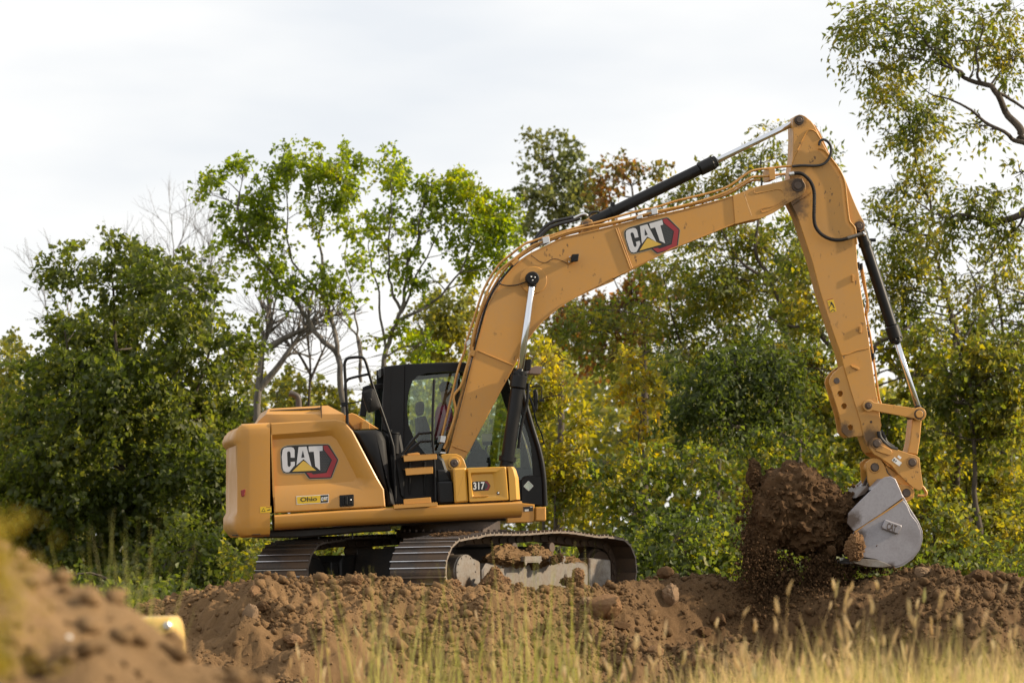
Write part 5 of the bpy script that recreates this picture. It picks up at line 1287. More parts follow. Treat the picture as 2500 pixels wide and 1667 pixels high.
# lamps, mirror and wiper at the front corner
mb = MB(); mb.prism(rounded(U('B', [(1512, 118), (1560, 112), (1552, 200), (1505, 212)], 0.1), 0.02), 0.06, 0.2, 0.01); part(mb, 'work_lamp', m_plastic, cab)
mb = MB(); mb.prism(rounded(U('B', [(1548, 180), (1600, 166), (1645, 172), (1632, 232), (1540, 226)], 0.3), 0.015), 0.3, 0.55, 0.01); part(mb, 'lamp_hood', m_pinkgrey, cab)
mb = MB(); mb.prism(rounded(U('B', [(1575, 350), (1602, 342), (1612, 400), (1606, 510), (1580, 500)], 0.95), 0.025), 0.93, 1.0, 0.012); part(mb, 'front_mirror', m_plastic, cab)
mb = MB(); mb.tube([U3('B', p, 0.95) for p in [(1540, 330), (1560, 330), (1638, 326), (1640, 425)]], 0.008, 6); mb.prism(U('B', [(1622, 420), (1656, 418), (1656, 440), (1622, 442)], 0.95), 0.92, 0.98, 0.004)
part(mb, 'mirror_bracket', m_black, cab)
mb = MB(); mb.tube([U3('B', p, 0.6) for p in [(1530, 360), (1560, 430), (1592, 520)]], 0.010, 6); part(mb, 'wiper_arm', m_black, cab)
mb = MB(); mb.tube([U3('B', p, 0.55) for p in [(1525, 350), (1570, 480), (1600, 600), (1640, 690), (1655, 755), (1605, 770)]], 0.010, 6); mb.cyl(U3('B', (1605, 770), 0.5), U3('B', (1605, 770), 0.6), 0.03, 10); part(mb, 'wiper', m_black, cab)
# seat, console and display
mb = MB(); mb.prism(rounded(U('B', [(678, 450), (700, 437), (728, 445), (735, 490), (725, 545), (690, 548), (676, 510)], 0.7), 0.02), 0.57, 0.83, 0.03)
mb.prism(rounded(U('B', [(680, 560), (735, 550), (772, 660), (775, 760), (690, 740)], 0.7), 0.03), 0.45, 0.95, 0.05); mb.prism(rounded(U('B', [(700, 740), (960, 735), (980, 800), (700, 820)], 0.7), 0.03), 0.45, 0.95, 0.04)
mb.prism(U('B', [(730, 815), (930, 810), (930, 960), (730, 960)], 0.7), 0.5, 0.9, 0.02); part(mb, 'seat', m_seat, cab, 50)
mb = MB(); mb.prism(rounded(U('B', [(1080, 850), (1130, 800), (1200, 805), (1240, 870), (1245, 940), (1060, 940)], 0.45), 0.03), 0.35, 0.6, 0.03); part(mb, 'console', m_plastic, cab, 50)
mb = MB(); mb.prism(rounded(U('B', [(1180, 686), (1258, 684), (1262, 772), (1186, 776)], 0.4), 0.01), 0.39, 0.42, 0.005, mi=0); mb.prism(U('B', [(1186, 746), (1258, 742), (1260, 770), (1188, 774)], 0.39), 0.384, 0.388, 0.0, mi=1); mb.tube([U3('B', (1220, 770), 0.42), U3('B', (1200, 860), 0.45)], 0.015, 6, mi=1); part(mb, 'display', [m_screen, m_dk], cab)

# ---- operator, seen through the cab glass
m_skin = plain('skin', (0.32, 0.17, 0.11), 0.55); m_hair = plain('dark_hair', (0.012, 0.010, 0.009), 0.7); m_shirt = plain('magenta_shirt', (0.42, 0.035, 0.12), 0.8); m_jean = plain('dark_trousers', (0.02, 0.022, 0.03), 0.8)
def skinned(name, nodes, edges, mat_, parent=None, sub=2):
    """one continuous skin grown on a skeleton: nodes are (point, radius)"""
    me = bpy.data.meshes.new(name); me.from_pydata([n[0] for n in nodes], edges, []); me.materials.append(mat_)
    o = link(name, me, parent)
    sk = o.modifiers.new('skin', 'SKIN'); sk.use_smooth_shade = True
    for k, nd in enumerate(nodes):
        r = nd[1] if isinstance(nd[1], tuple) else (nd[1], nd[1]); me.skin_vertices[0].data[k].radius = r
    me.skin_vertices[0].data[0].use_root = True
    ss = o.modifiers.new('sub', 'SUBSURF'); ss.levels = sub; ss.render_levels = sub
    return o
seat_p = U3('B', (872, 770), 0.7)
pw = ex.matrix_basis @ Vector((seat_p.x, 0.70, seat_p.z))
person = empty('person', (pw.x, pw.y, pw.z), YAW, 'seated operator in a magenta shirt behind the cab glass, hands at the controls', 'person')
S_ = 0.93
N = [((0, 0, 0.0), (0.16, 0.12)), ((0.02, 0, 0.18), (0.15, 0.11)), ((0.03, 0, 0.36), (0.17, 0.12)), ((0.03, 0, 0.49), (0.12, 0.09)), ((0.04, 0, 0.56), 0.055), ((0.06, 0, 0.62), 0.07), ((0.075, 0, 0.70), (0.078, 0.095)), ((0.07, 0, 0.78), (0.07, 0.085)),
     ((0.03, -0.19, 0.46), 0.06), ((0.10, -0.26, 0.24), 0.045), ((0.33, -0.24, 0.20), 0.036), ((0.40, -0.24, 0.22), 0.03), ((0.03, 0.19, 0.46), 0.06), ((0.10, 0.26, 0.24), 0.045), ((0.33, 0.24, 0.20), 0.036), ((0.40, 0.24, 0.22), 0.03),
     ((0.10, -0.11, -0.02), 0.095), ((0.42, -0.14, 0.04), 0.07), ((0.50, -0.14, -0.18), 0.055), ((0.52, -0.14, -0.36), 0.042), ((0.64, -0.14, -0.40), 0.035), ((0.10, 0.11, -0.02), 0.095), ((0.42, 0.14, 0.04), 0.07), ((0.50, 0.14, -0.18), 0.055), ((0.52, 0.14, -0.36), 0.042), ((0.64, 0.14, -0.40), 0.035)]
E = [(0, 1), (1, 2), (2, 3), (3, 4), (4, 5), (5, 6), (6, 7), (3, 8), (8, 9), (9, 10), (10, 11), (3, 12), (12, 13), (13, 14), (14, 15), (0, 16), (16, 17), (17, 18), (18, 19), (19, 20), (0, 21), (21, 22), (22, 23), (23, 24), (24, 25)]
for sgn, w in ((-1, 11), (1, 15)):                      # five bent fingers on each hand, closed on the levers
    for k, (dy, ln) in enumerate(((-0.026, 0.055), (-0.009, 0.062), (0.009, 0.06), (0.025, 0.048))):
        b0 = len(N); p = Vector(N[w][0])
        N += [(tuple(p + Vector((0.025, dy, 0.0))), 0.0095), (tuple(p + Vector((0.025 + ln * 0.6, dy, -0.008))), 0.0085), (tuple(p + Vector((0.025 + ln * 0.7, dy, -0.035))), 0.0075)]
        E += [(w, b0), (b0, b0 + 1), (b0 + 1, b0 + 2)]
    b0 = len(N); p = Vector(N[w][0]); N += [(tuple(p + Vector((0.0, -sgn * 0.028, 0.005))), 0.010), (tuple(p + Vector((0.035, -sgn * 0.042, -0.012))), 0.008)]; E += [(w, b0), (b0, b0 + 1)]
skinned('body', [(tuple(Vector(p) * S_), tuple(x * S_ for x in r) if isinstance(r, tuple) else r * S_) for p, r in N], E, m_skin, person)
T = [(N[k][0], tuple(x * 1.10 for x in N[k][1]) if isinstance(N[k][1], tuple) else N[k][1] * 1.18) for k in (0, 1, 2, 3, 8, 9, 12, 13)]
skinned('shirt', [(tuple(Vector(p) * S_), tuple(x * S_ for x in r) if isinstance(r, tuple) else r * S_) for p, r in T], [(0, 1), (1, 2), (2, 3), (3, 4), (4, 5), (3, 6), (6, 7)], m_shirt, person)
T = [(N[k][0], N[k][1] * 1.12 if not isinstance(N[k][1], tuple) else tuple(x * 1.08 for x in N[k][1])) for k in (0, 16, 17, 18, 19, 21, 22, 23, 24)]
skinned('trousers', [(tuple(Vector(p) * S_), tuple(x * S_ for x in r) if isinstance(r, tuple) else r * S_) for p, r in T], [(0, 1), (1, 2), (2, 3), (3, 4), (0, 5), (5, 6), (6, 7), (7, 8)], m_jean, person)
bv, bf = ICO[3]
hv = bv[:] * np.array([0.098, 0.082, 0.085]) * S_; hv[:, 2] = np.maximum(hv[:, 2], np.where(hv[:, 0] > 0.03, 0.02, -0.07))
fast_mesh('hair', hv + np.array([0.062, 0, 0.755]) * S_, bf, m_hair, person, smooth=True)
mb = MB()
hc = Vector((0.075, 0, 0.70)) * S_
mb.loft([[hc + Vector(p) for p in r] for r in ([(0.085, -0.012, 0.02), (0.085, 0.012, 0.02), (0.085, 0.012, -0.02), (0.085, -0.012, -0.02)], [(0.108, -0.008, -0.005), (0.108, 0.008, -0.005), (0.106, 0.012, -0.018), (0.106, -0.012, -0.018)])]); 
for s in (-1, 1): mb.cyl(hc + Vector((0.0, s * 0.078, 0)), hc + Vector((-0.012, s * 0.095, 0.005)), 0.026, 10)
mb.build('nose_and_ears', m_skin, person, 60)
mb = MB()
for s in (-1, 1): mb.cyl(hc + Vector((0.078, s * 0.032, 0.025)), hc + Vector((0.088, s * 0.030, 0.025)), 0.011, 10)
mb.build('eyes', m_hair, person, 60)
mb = MB(); mb.tube([hc + Vector((0.084, -0.024, -0.045)), hc + Vector((0.092, 0, -0.043)), hc + Vector((0.084, 0.024, -0.045))], 0.005, 6); mb.build('mouth', m_shirt, person, 60)

# ---- boom
BV = 0.215
e2s = lambda pts: [src('E', p) for p in pts]
bt = [src('B', (920, 850))] + [src('D', p) for p in [(115, 1510), (190, 1220), (255, 960), (300, 790), (330, 680), (360, 590), (392, 530), (430, 478), (470, 415), (520, 358), (575, 308), (640, 262)]] + e2s([(70, 805), (150, 765), (260, 710), (540, 648), (940, 548), (1300, 470), (1650, 378), (1850, 312)])
bb = e2s([(1905, 553), (1880, 550), (1850, 558), (1530, 690), (1200, 820), (820, 1022), (700, 1072)]) + [src('D', p) for p in [(1190, 447), (1090, 488), (1000, 530), (930, 563), (870, 597), (815, 635), (770, 672), (725, 710), (690, 747), (655, 790), (620, 840), (590, 890), (530, 1010), (380, 1290), (235, 1568)]] + [src('B', p) for p in [(1045, 885), (1034, 935), (1003, 968), (968, 977), (932, 965), (908, 930), (905, 890)]]
bp = [M(*p, -BV) for p in bt + bb]
boom = empty('boom', (0, 0, 0), parent=ex)
mb = MB(); mb.prism(bp, -BV, BV, 0.006); plates = part(mb, 'boom_shell', m_yellow_arm, boom, 25)
tipo = e2s([(1740, 350), (1850, 312), (1890, 286), (2050, 250), (2200, 216), (2262, 198), (2310, 190), (2348, 200)]) + [src('G', p) for p in [(432, 712), (452, 742), (460, 785), (445, 828), (400, 872), (300, 922), (150, 1020), (30, 1075)]] + e2s([(1905, 562), (1760, 600)])
mb = MB(); P = [M(*p, -BV) for p in tipo]
hole_ = circ(M(*src('G', (388, 755)), -BV), 0.045, 18)
for v0, v1 in ((-BV - 0.016, -BV + 0.05), (BV - 0.05, BV + 0.016)):
    mb = MB(); mb.prism(P, v0, v1, 0.006, holes=[hole_]); part(mb, 'boom_fork', m_yellow_arm, boom, 25)
# flanges, weld ribs and reliefs
mb = MB()
mb.prism(strip([M(*p, -BV) for p in bt[1:]], -0.013), -BV - 0.013, BV + 0.013, 0.003)
mb.prism(strip([M(*p, -BV) for p in bb[1:-8]], -0.014), -BV - 0.013, BV + 0.013, 0.003)
part(mb, 'boom_flange', m_yellow_arm, boom, 30)
mb = MB(); V = -BV - 0.008
mb.tube([U3('E', (722, 632), V), U3('E', (852, 985), V)], 0.009, 6); mb.tube([U3('E', (742, 628), V), U3('E', (868, 975), V)], 0.004, 6)
mb.tube([U3('E', (1836, 322), V), U3('E', (1908, 530), V)], 0.009, 6)
mb.tube([U3('D', (288, 908), V), U3('D', (520, 1005), V)], 0.008, 6); mb.tube([U3('B', (955, 778), V), U3('B', (1070, 820), V)], 0.008, 6)
V = -BV - 0.02
for pts in ([(1930, 300), (1925, 320), (1950, 328), (2030, 312), (2130, 292), (2165, 300), (2180, 318)], [(2200, 380), (2100, 440), (2000, 460), (1985, 480), (2000, 495), (2060, 480), (2150, 430), (2220, 390)]): mb.tube([U3('E', p, V) for p in pts], 0.005, 5)
part(mb, 'weld_ribs', m_yellow_arm, boom, 60)
mb = MB(); c = M(*src('D', (655, 443)), -BV); mb.ycyl(c, -BV - 0.012, BV + 0.012, 0.165, 36, 0, 0.006); part(mb, 'pin_boss', m_yellow_arm, boom, 30)
c7, c8 = 1250, 833
sA, sE = ZOOM['A'], ZOOM['E']
z1, z2 = complex(776, 777), complex(490, 985); w1, w2 = complex(*src('E', (1127, 560))), complex(*src('E', (875, 852)))
kk = (w1 - w2) / (z1 - z2)
def on_boom(p):
    w = w2 + (complex(*p) - z2) * kk; return M(w.real, w.imag, -BV)
badge(on_boom, -BV - 0.003, boom)
mb = MB()
for z, p, r, v in (('G', (388, 755), 0.052, BV + 0.04), ):
    c = M(*src(z, p), -v); mb.ycyl(c, -v, v, r, 22, 0, 0.008); mb.ycyl(c, -v + 0.012, v - 0.012, r + 0.028, 22, 1, 0.004)
part(mb, 'pivot_pin', [m_pin, m_grease], boom, 40)
mb = MB(); c = M(*src('B', (968, 910)), -0.36); mb.ycyl(c, -0.40, 0.40, 0.05, 18, 0, 0.008); mb.ycyl(c, -0.41, -0.3, 0.018, 10, 1)
part(mb, 'pivot_pin', [m_pin, m_grease], boom, 40)
# foot brackets
mb = MB()
P = U('B', [(868, 845), (905, 840), (985, 840), (1022, 858), (1042, 885), (1058, 930), (1072, 1000), (880, 1000)], -0.34)
for v0, v1 in ((-0.36, -0.29), (0.29, 0.36)):
    mb = MB(); mb.prism(P, v0, v1, 0.006); c = M(*src('B', (968, 910)), -0.37); e_ = v0 - 0.025 if v0 < 0 else v1 - 0.005; mb.ycyl(c, e_, e_ + 0.03, 0.075, 24); part(mb, 'boom_foot_bracket', m_yellow_bright, ex)
# stick cylinder bracket on the boom
mb = MB(); P = U('E', [(400, 690), (440, 640), (435, 590), (450, 560), (480, 550), (515, 562), (530, 600), (600, 650), (560, 660)], -0.09)
for v0, v1 in ((-0.11, -0.08), (0.08, 0.11)): mb.prism(P, v0, v1, 0.005)
c = M(*src('E', (470, 602)), -0.1); mb.ycyl(c, -0.13, 0.13, 0.036, 16, 1)
part(mb, 'cylinder_bracket', [m_yellow_arm, m_pin], boom, 30)

def cylinder(name, z0, base, z1, head, z2, eye, v, rb, rr, headlen, label=None, eye_mat=None, vdepth=0.0):
    """hydraulic ram: barrel from base to head, rod on to the eye"""
    a, b, c = U3(z0, base, v), U3(z1, head, v), U3(z2, eye, v)
    d = (c - a).normalized(); b = a + d * (b - a).dot(d)
    root = empty(name, (0, 0, 0), parent=ex)
    if label: root['label'] = label
    mb = MB(); mb.cyl(a + d * 0.06, b - d * headlen, rb, 24, 0, 0.01); mb.cyl(b - d * headlen, b - d * 0.05, rb * 1.24, 24, 0, 0.012); mb.cyl(b - d * 0.055, b, rb * 1.05, 24, 0, 0.006)
    n_ = d.cross(Vector((0, 1, 0))).normalized()
    for k in range(10):
        q = k * math.tau / 10; o = (n_ * math.cos(q) + Vector((0, 1, 0)) * math.sin(q)) * rb * 1.1
        mb.cyl(b - d * 0.065 + o, b - d * 0.035 + o, 0.011, 6, 0, 0.002)
    mb.ycyl((a.x, a.z), v - 0.06, v + 0.06, rb * 0.85, 18)
    part(mb, 'barrel', m_black, root, 40)
    mb = MB(); mb.cyl(b - d * 0.02, c - d * 0.05, rr, 24); part(mb, 'rod', m_chrome, root, 50)
    mb = MB(); mb.ycyl((c.x, c.z), v - 0.055, v + 0.055, rr * 1.6, 18); mb.cyl(c - d * 0.10, c - d * 0.03, rr * 1.25, 16); part(mb, 'rod_eye', eye_mat or m_black, root, 40)
    return root, a, b, c, d
for v in (-0.335, 0.335):
    rt, a, b, c, d = cylinder('boom_cylinder', 'B', (1362, 985), 'B', (1470, 205), 'D', (652, 432), v, 0.081, 0.042, 0.21)
    mb = MB(); mb.tube(crom([a + d * 0.3 + Vector((0.115, 0, 0)), a + d * 0.5 + Vector((0.11, 0, 0)), b - d * 0.6 + Vector((0.115, 0, 0)), b - d * 0.38 + Vector((0.14, 0, 0)), b - d * 0.15 + Vector((0.12, 0, 0))], 5), 0.018, 8); part(mb, 'oil_pipe', m_black, rt, 60)
    mb = MB(); q = a + d * 0.16; mb.tube([q - d * 0.02, q + d * 0.04], [0.105, 0.105], 16); part(mb, 'clamp', m_black, rt, 40)
    if v < 0:
        mb = MB(); cc = M(*src('D', (652, 430)), -0.42); mb.ycyl(cc, -0.41, -0.31, 0.082, 24, 0, 0.012)
        for k in range(3):
            q = k * math.tau / 3 + 0.4; mb.ycyl((cc[0] + 0.026 * math.cos(q), cc[1] + 0.026 * math.sin(q)), -0.418, -0.40, 0.0095, 8, 1)
        part(mb, 'end_cap', [m_plastic, m_zinc], rt, 40)
rt, a, b, c, d = cylinder('stick_cylinder', 'E', (475, 600), 'E', (1602, 50), 'G', (400, 132), 0.0, 0.068, 0.037, 0.24)
mb = MB()
for f in (0.35,): q = a + d * f; mb.tube([q - d * 0.02, q + d * 0.02], 0.078, 16); mb.box(q.x - 0.025, q.x + 0.025, -0.03, 0.03, q.z + 0.06, q.z + 0.12, 0.004)
part(mb, 'clamp', m_black, rt, 40)
rt, a, b, c, d = cylinder('bucket_cylinder', 'G', (970, 1140), 'H', (918, 778), 'H', (1160, 1447), 0.0, 0.070, 0.036, 0.22)
mb = MB(); q = a + d * 0.24; mb.tube([q - d * 0.025, q + d * 0.025], 0.083, 16); mb.box(q.x + 0.06, q.x + 0.13, -0.03, 0.03, q.z + 0.03, q.z + 0.07, 0.004); part(mb, 'clamp', m_black, rt, 40)

# ---- stick
SV = 0.15
st = empty('stick', (0, 0, 0), parent=ex)
sp = [src('G', p) for p in [(336, 150), (340, 120), (362, 92), (400, 78), (450, 92), (510, 140), (545, 185), (575, 245), (610, 325), (700, 490), (765, 590), (805, 650), (822, 690), (832, 740), (855, 900), (880, 1090), (935, 1165)]] + [src('H', p) for p in [(562, 20), (600, 300), (665, 700), (728, 1150), (762, 1330)]] + [src('I', p) for p in [(600, 190), (615, 280), (600, 340), (618, 380), (640, 425), (628, 470), (600, 495), (565, 500), (520, 515), (490, 480), (455, 380), (430, 250)]] + [src('H', p) for p in [(500, 1240), (430, 1000), (405, 890), (300, 590), (200, 270), (130, 0)]] + [src('G', p) for p in [(440, 1240), (380, 1060), (330, 960), (300, 900), (305, 700), (335, 480), (342, 300)]]
mb = MB(); mb.prism([M(*p, -SV) for p in sp], -SV, SV, 0.008); part(mb, 'stick_shell', m_yellow_arm, st, 25)
# back plate carrying the bucket cylinder
gp = [src('G', p) for p in [(545, 170), (600, 260), (700, 480), (800, 640), (835, 690), (870, 780), (905, 870), (945, 965), (985, 1050), (1012, 1095), (1026, 1135), (1020, 1175), (985, 1195), (940, 1180), (900, 1120), (880, 1080), (850, 880), (825, 720), (760, 600), (600, 330)]]
mb = MB()
for v0, v1 in ((-0.12, -0.09), (0.09, 0.12)): mb = MB(); mb.prism([M(*p, -0.12) for p in gp], v0, v1, 0.004); part(mb, 'cylinder_lug', m_yellow_arm, st, 30)
lg = [src('H', p) for p in [(430, 985), (385, 1012), (332, 1058), (298, 1108), (290, 1150), (335, 1300), (385, 1460)]] + [src('I', p) for p in [(262, 290), (268, 335), (290, 360), (325, 386), (400, 375), (462, 372), (430, 240)]] + [src('H', p) for p in [(500, 1245)]]
mb = MB(); hs = [circ(M(*src(*q), -0.12), r, 14) for q, r in ((('H', (395, 1258)), 0.037), (('H', (432, 1377)), 0.037), (('I', (340, 297)), 0.036))]
for v0, v1 in ((-0.135, -0.105), (0.105, 0.135)): mb = MB(); mb.prism([M(*p, -0.12) for p in lg], v0, v1, 0.005, holes=hs); part(mb, 'lifting_lug', m_yellow_arm, st, 30)
mb = MB(); c = M(*src('H', (360, 1135)), -0.12); mb.ycyl(c, -0.145, 0.145, 0.038, 14); part(mb, 'lug_pin', m_pin, st, 40)
mb = MB(); V = -SV - 0.004
mb.tube([U3('H', (415, 890), V), U3('H', (480, 878), V), U3('H', (560, 845), V), U3('H', (668, 825), V)], 0.006, 6)
mb.tube([U3('G', p, V) for p in [(330, 540), (345, 490), (380, 420), (430, 310), (470, 240), (495, 222), (530, 228), (560, 250), (600, 310)]], 0.008, 6)
mb.tube([U3('G', p, V) for p in [(345, 945), (420, 890), (480, 860), (520, 820)]], 0.005, 5)
part(mb, 'weld_ribs', m_yellow_arm, st, 60)
mb = MB()
for z, p in (('H', (516, 155)), ('H', (588, 645))): c = M(*src(z, p), V); mb.box(c[0] - 0.013, c[0] + 0.013, V - 0.02, V + 0.01, c[1] - 0.042, c[1] + 0.042, 0.003); 
p = U('H', [(498, 985), (560, 1005), (580, 1022), (566, 1032), (505, 1005)], V); mb.prism(p, V - 0.02, V + 0.01, 0.003)
part(mb, 'hose_tabs', m_yellow_arm, st, 30)
mb = MB(); vv = -SV - 0.001
mb.prism(U('H', [(272, 362), (328, 347), (362, 468), (305, 482)], vv), vv - 0.001, vv + 0.004, 0, mi=0)
fl_ = lambda pts, mi, d: flat(mb, U('H', pts, vv), vv - d, mi)
fl_([(274, 360), (328, 346), (330, 352), (276, 367)], 2, 0.002); fl_([(286, 440), (318, 385), (324, 388), (292, 444)], 1, 0.002); fl_([(300, 395), (310, 376), (332, 405), (345, 440), (336, 442), (322, 412)], 1, 0.0025); fl_([(303, 470), (325, 450), (350, 462), (346, 470), (326, 458), (308, 478)], 1, 0.002); fl_([(282, 385), (300, 376), (302, 380), (284, 389)], 1, 0.002)
part(mb, 'warning_sticker', [m_sign, m_dk, m_red], st, 0)
for z, p, r, v in (('G', (400, 132), 0.036, 0.175), ('G', (972, 1143), 0.036, 0.15)):
    mb = MB(); c = M(*src(z, p), -v); mb.ycyl(c, -v, v, r, 18, 0, 0.006); mb.ycyl(c, -v + 0.012, v - 0.012, r + 0.022, 18, 1, 0.004); part(mb, 'pivot_pin', [m_pin, m_grease], st, 40)
mb = MB(); c = M(*src('I', (522, 248)), -SV); mb.ycyl(c, -SV - 0.006, -SV + 0.05, 0.016, 10, 0); part(mb, 'grease_hole', m_grease, st, 40)

# ---- bucket linkage and coupler
lk = empty('bucket_linkage', (0, 0, 0), parent=ex)
for v in (-0.215, 0.185):
    mb = MB(); p, q = M(*src('I', (503, 107)), v), M(*src('I', (945, 180)), v)
    d = (Vector(q) - Vector(p)).normalized(); nn = Vector((-d.y, d.x))
    w0, w1 = 0.075, 0.085
    pts = [tuple(Vector(p) + w0 * (d * math.cos(a) + nn * math.sin(a))) for a in np.linspace(0.75, 2 * math.pi - 0.75, 14)]
    pts += [tuple(Vector(q) + w1 * (-d * math.cos(a) + nn * math.sin(a))) for a in np.linspace(2 * math.pi - 0.85, 0.85, 14)]
    mb.prism(pts, v, v + 0.035, 0.006); part(mb, 'guide_link', m_yellow_arm, lk, 30)
for z, p, r, v in (('I', (503, 107), 0.030, 0.235), ('I', (945, 180), 0.048, 0.235)):
    mb = MB(); c = M(*src(z, p), -v); mb.ycyl(c, -v, v, r, 18, 0 if r < 0.04 else 2, 0.006); mb.ycyl(c, -v + 0.012, v - 0.012, r + 0.016, 18, 1, 0.004); part(mb, 'link_pin', [m_pin, m_grease, m_yellow_arm], lk, 40)
mb = MB(); P = U('I', [(884, 225), (965, 232), (948, 420), (928, 535), (838, 520), (862, 420)], -0.13); mb.prism(P, -0.13, 0.13, 0.012); part(mb, 'bucket_link', m_yellow_arm, lk, 30)
cp = empty('quick_coupler', (0, 0, 0), parent=ex)
up = [(510, 478), (508, 420), (540, 390), (600, 392), (630, 430), (700, 480), (745, 486), (860, 525), (915, 540), (945, 562), (952, 640), (975, 800), (962, 835), (940, 845), (880, 815), (760, 700), (700, 625), (600, 560), (548, 530)]
low = [(482, 600), (530, 565), (575, 562), (610, 572), (640, 620), (665, 690), (760, 790), (860, 800), (905, 850), (900, 905), (850, 940), (820, 946), (740, 905), (620, 860), (525, 830), (498, 760)]
for s in (-1, 1):
    mb = MB(); v0 = s * 0.215
    mb.prism(U('I', up, -0.215), min(v0, v0 - s * 0.04), max(v0, v0 - s * 0.04), 0.006); part(mb, 'coupler_plate', m_yellow_arm, cp, 30)
mb = MB()
for s in (-1, 1): mb.prism(U('I', low, -0.19), min(s * 0.172, s * 0.135), max(s * 0.172, s * 0.135), 0.006)
mb.prism(U('I', [(560, 560), (640, 600), (720, 660), (800, 730), (880, 800), (860, 820), (760, 790), (670, 700), (640, 620), (600, 575)], -0.13), -0.13, 0.13, 0.01)
part(mb, 'coupler_hook', m_yellow_arm, cp, 30)
mb = MB(); mb.prism(rounded(U('I', [(560, 500), (600, 440), (700, 490), (712, 515), (690, 542), (620, 520)], -0.24), 0.02), -0.235, -0.2, 0.006); part(mb, 'stop_block', m_yellow_arm, cp, 30)
for p, r in (((575, 435), 0.043), ((558, 642), 0.046), ((885, 600), 0.043), ((833, 866), 0.046)):
    mb = MB(); v = 0.245 if r < 0.045 else 0.2
    c = M(*src('I', p), -v); mb.ycyl(c, -v, v, r, 20, 0, 0.006); mb.ycyl(c, -v + 0.01, v - 0.01, r + 0.008, 20, 1, 0.003); mb.ycyl(c, -v + 0.018, v - 0.018, r + 0.026, 20, 2, 0.004); part(mb, 'coupler_pin', [m_pin, m_grease, m_yellow_arm], cp, 40)
mb = MB(); vv = -0.2165
for q in ([(728, 553), (791, 603), (768, 634), (702, 583)], [(762, 536), (789, 557), (776, 573), (750, 552)]): mb.prism(U('I', q, vv), vv - 0.001, vv + 0.002, 0, mi=0)
for q in ([(722, 566), (734, 575), (722, 592), (712, 584)], [(740, 580), (748, 586), (738, 598), (730, 592)]): flat(mb, U('I', q, vv), vv - 0.002, 1)
part(mb, 'part_label', [m_white, m_grey], cp, 0)
mb = MB(); mb.tube(crom([U3('I', p, 0) for p in [(930, 888), (985, 890), (1005, 870), (985, 830), (968, 808)]], 5), 0.018, 8); part(mb, 'tow_eye', m_yellow_arm, cp, 60)
mb = MB(); mb.tube(crom([U3('I', p, -0.19) for p in [(590, 330), (600, 380), (640, 430), (690, 470), (750, 490)]], 5), 0.028, 8); mb.tube(crom([U3('I', p, -0.12) for p in [(610, 325), (640, 390), (660, 430), (720, 470)]], 5), 0.024, 8); part(mb, 'coupler_hose', m_rubber, cp, 60)

# ---- bucket
BK = 0.50
bk = empty('bucket', (0, 0, 0), parent=ex)
ear = [(372, 1202), (312, 1132), (322, 1042), (420, 940), (525, 838), (600, 755), (640, 728), (690, 720), (732, 745), (770, 830), (800, 905), (600, 1050)]
side = [(797, 925), (830, 962), (868, 1050), (925, 1125), (952, 1190), (960, 1245), (948, 1320), (915, 1388), (860, 1442), (790, 1488), (740, 1503), (700, 1506), (560, 1440), (460, 1425), (350, 1250), (372, 1202), (600, 1052), (700, 990)]
for s in (-1, 1):
    mb = MB(); a, b = s * BK, s * (BK - 0.022); mb.prism(U('I', side, -BK), min(a, b), max(a, b), 0.004); part(mb, 'bucket_side', m_bucket, bk, 30)
    mb = MB(); a, b = s * (BK + 0.022), s * (BK - 0.01); mb.prism(U('I', ear, -BK), min(a, b), max(a, b), 0.006); part(mb, 'side_cutter', m_bucket, bk, 30)
mb = MB(); P = U('I', [(372, 1203), (600, 1053), (700, 985), (798, 915), (803, 926), (715, 992), (606, 1064), (478, 1140), (385, 1210)], -BK)
mb.prism(P, -BK - 0.010, -BK + 0.005, 0.002); part(mb, 'worn_seam', m_yellow_arm, bk, 30)
mb = MB()
prof = [(560, 850), (640, 760), (720, 800), (770, 870), (808, 930), (850, 1010), (925, 1125), (955, 1200), (958, 1270), (935, 1350), (880, 1425), (800, 1482), (735, 1503), (620, 1482), (480, 1470), (345, 1462)]
mb.prism(strip(U('I', prof, -BK), 0.028), -BK + 0.023, BK - 0.023, 0.004); part(mb, 'bucket_shell', m_bucket, bk, 40)
mb = MB(); mb.prism(U('I', [(345, 1458), (440, 1436), (560, 1444), (640, 1470), (702, 1502), (620, 1516), (480, 1506), (380, 1480)], -BK), -BK - 0.012, BK + 0.012, 0.006); part(mb, 'cutting_edge', m_frame, bk, 30)
mb = MB(); w = rounded(U('I', [(640, 1095), (782, 1146), (785, 1165), (752, 1226), (615, 1178), (612, 1155)], -BK), 0.012)
mb.prism(w, -BK - 0.045, -BK + 0.001, 0.012); wp = part(mb, 'wear_block', m_bucket, bk, 40)
mb = MB(); c0, c1, c2 = U('I', [(652, 1180), (735, 1210), (668, 1120)], -BK - 0.046); put_text(mb, 'CAT', c0, Vector(c1) - Vector(c0), Vector(c2) - Vector(c0), -BK - 0.0465, 0, 0.03); part(mb, 'embossed_letters', m_pin, wp, 0)
mb = MB()
for s in (-1, 1): mb.prism(U('I', [(420, 935), (470, 820), (560, 640), (640, 640), (760, 800), (790, 890), (640, 760)], -0.1), min(s * 0.13, s * 0.09), max(s * 0.13, s * 0.09), 0.005)
mb.prism(U('I', [(375, 910), (470, 805), (490, 830), (460, 880)], -0.3), -0.4, 0.4, 0.01)
part(mb, 'bucket_hinge', m_pin, bk, 30)

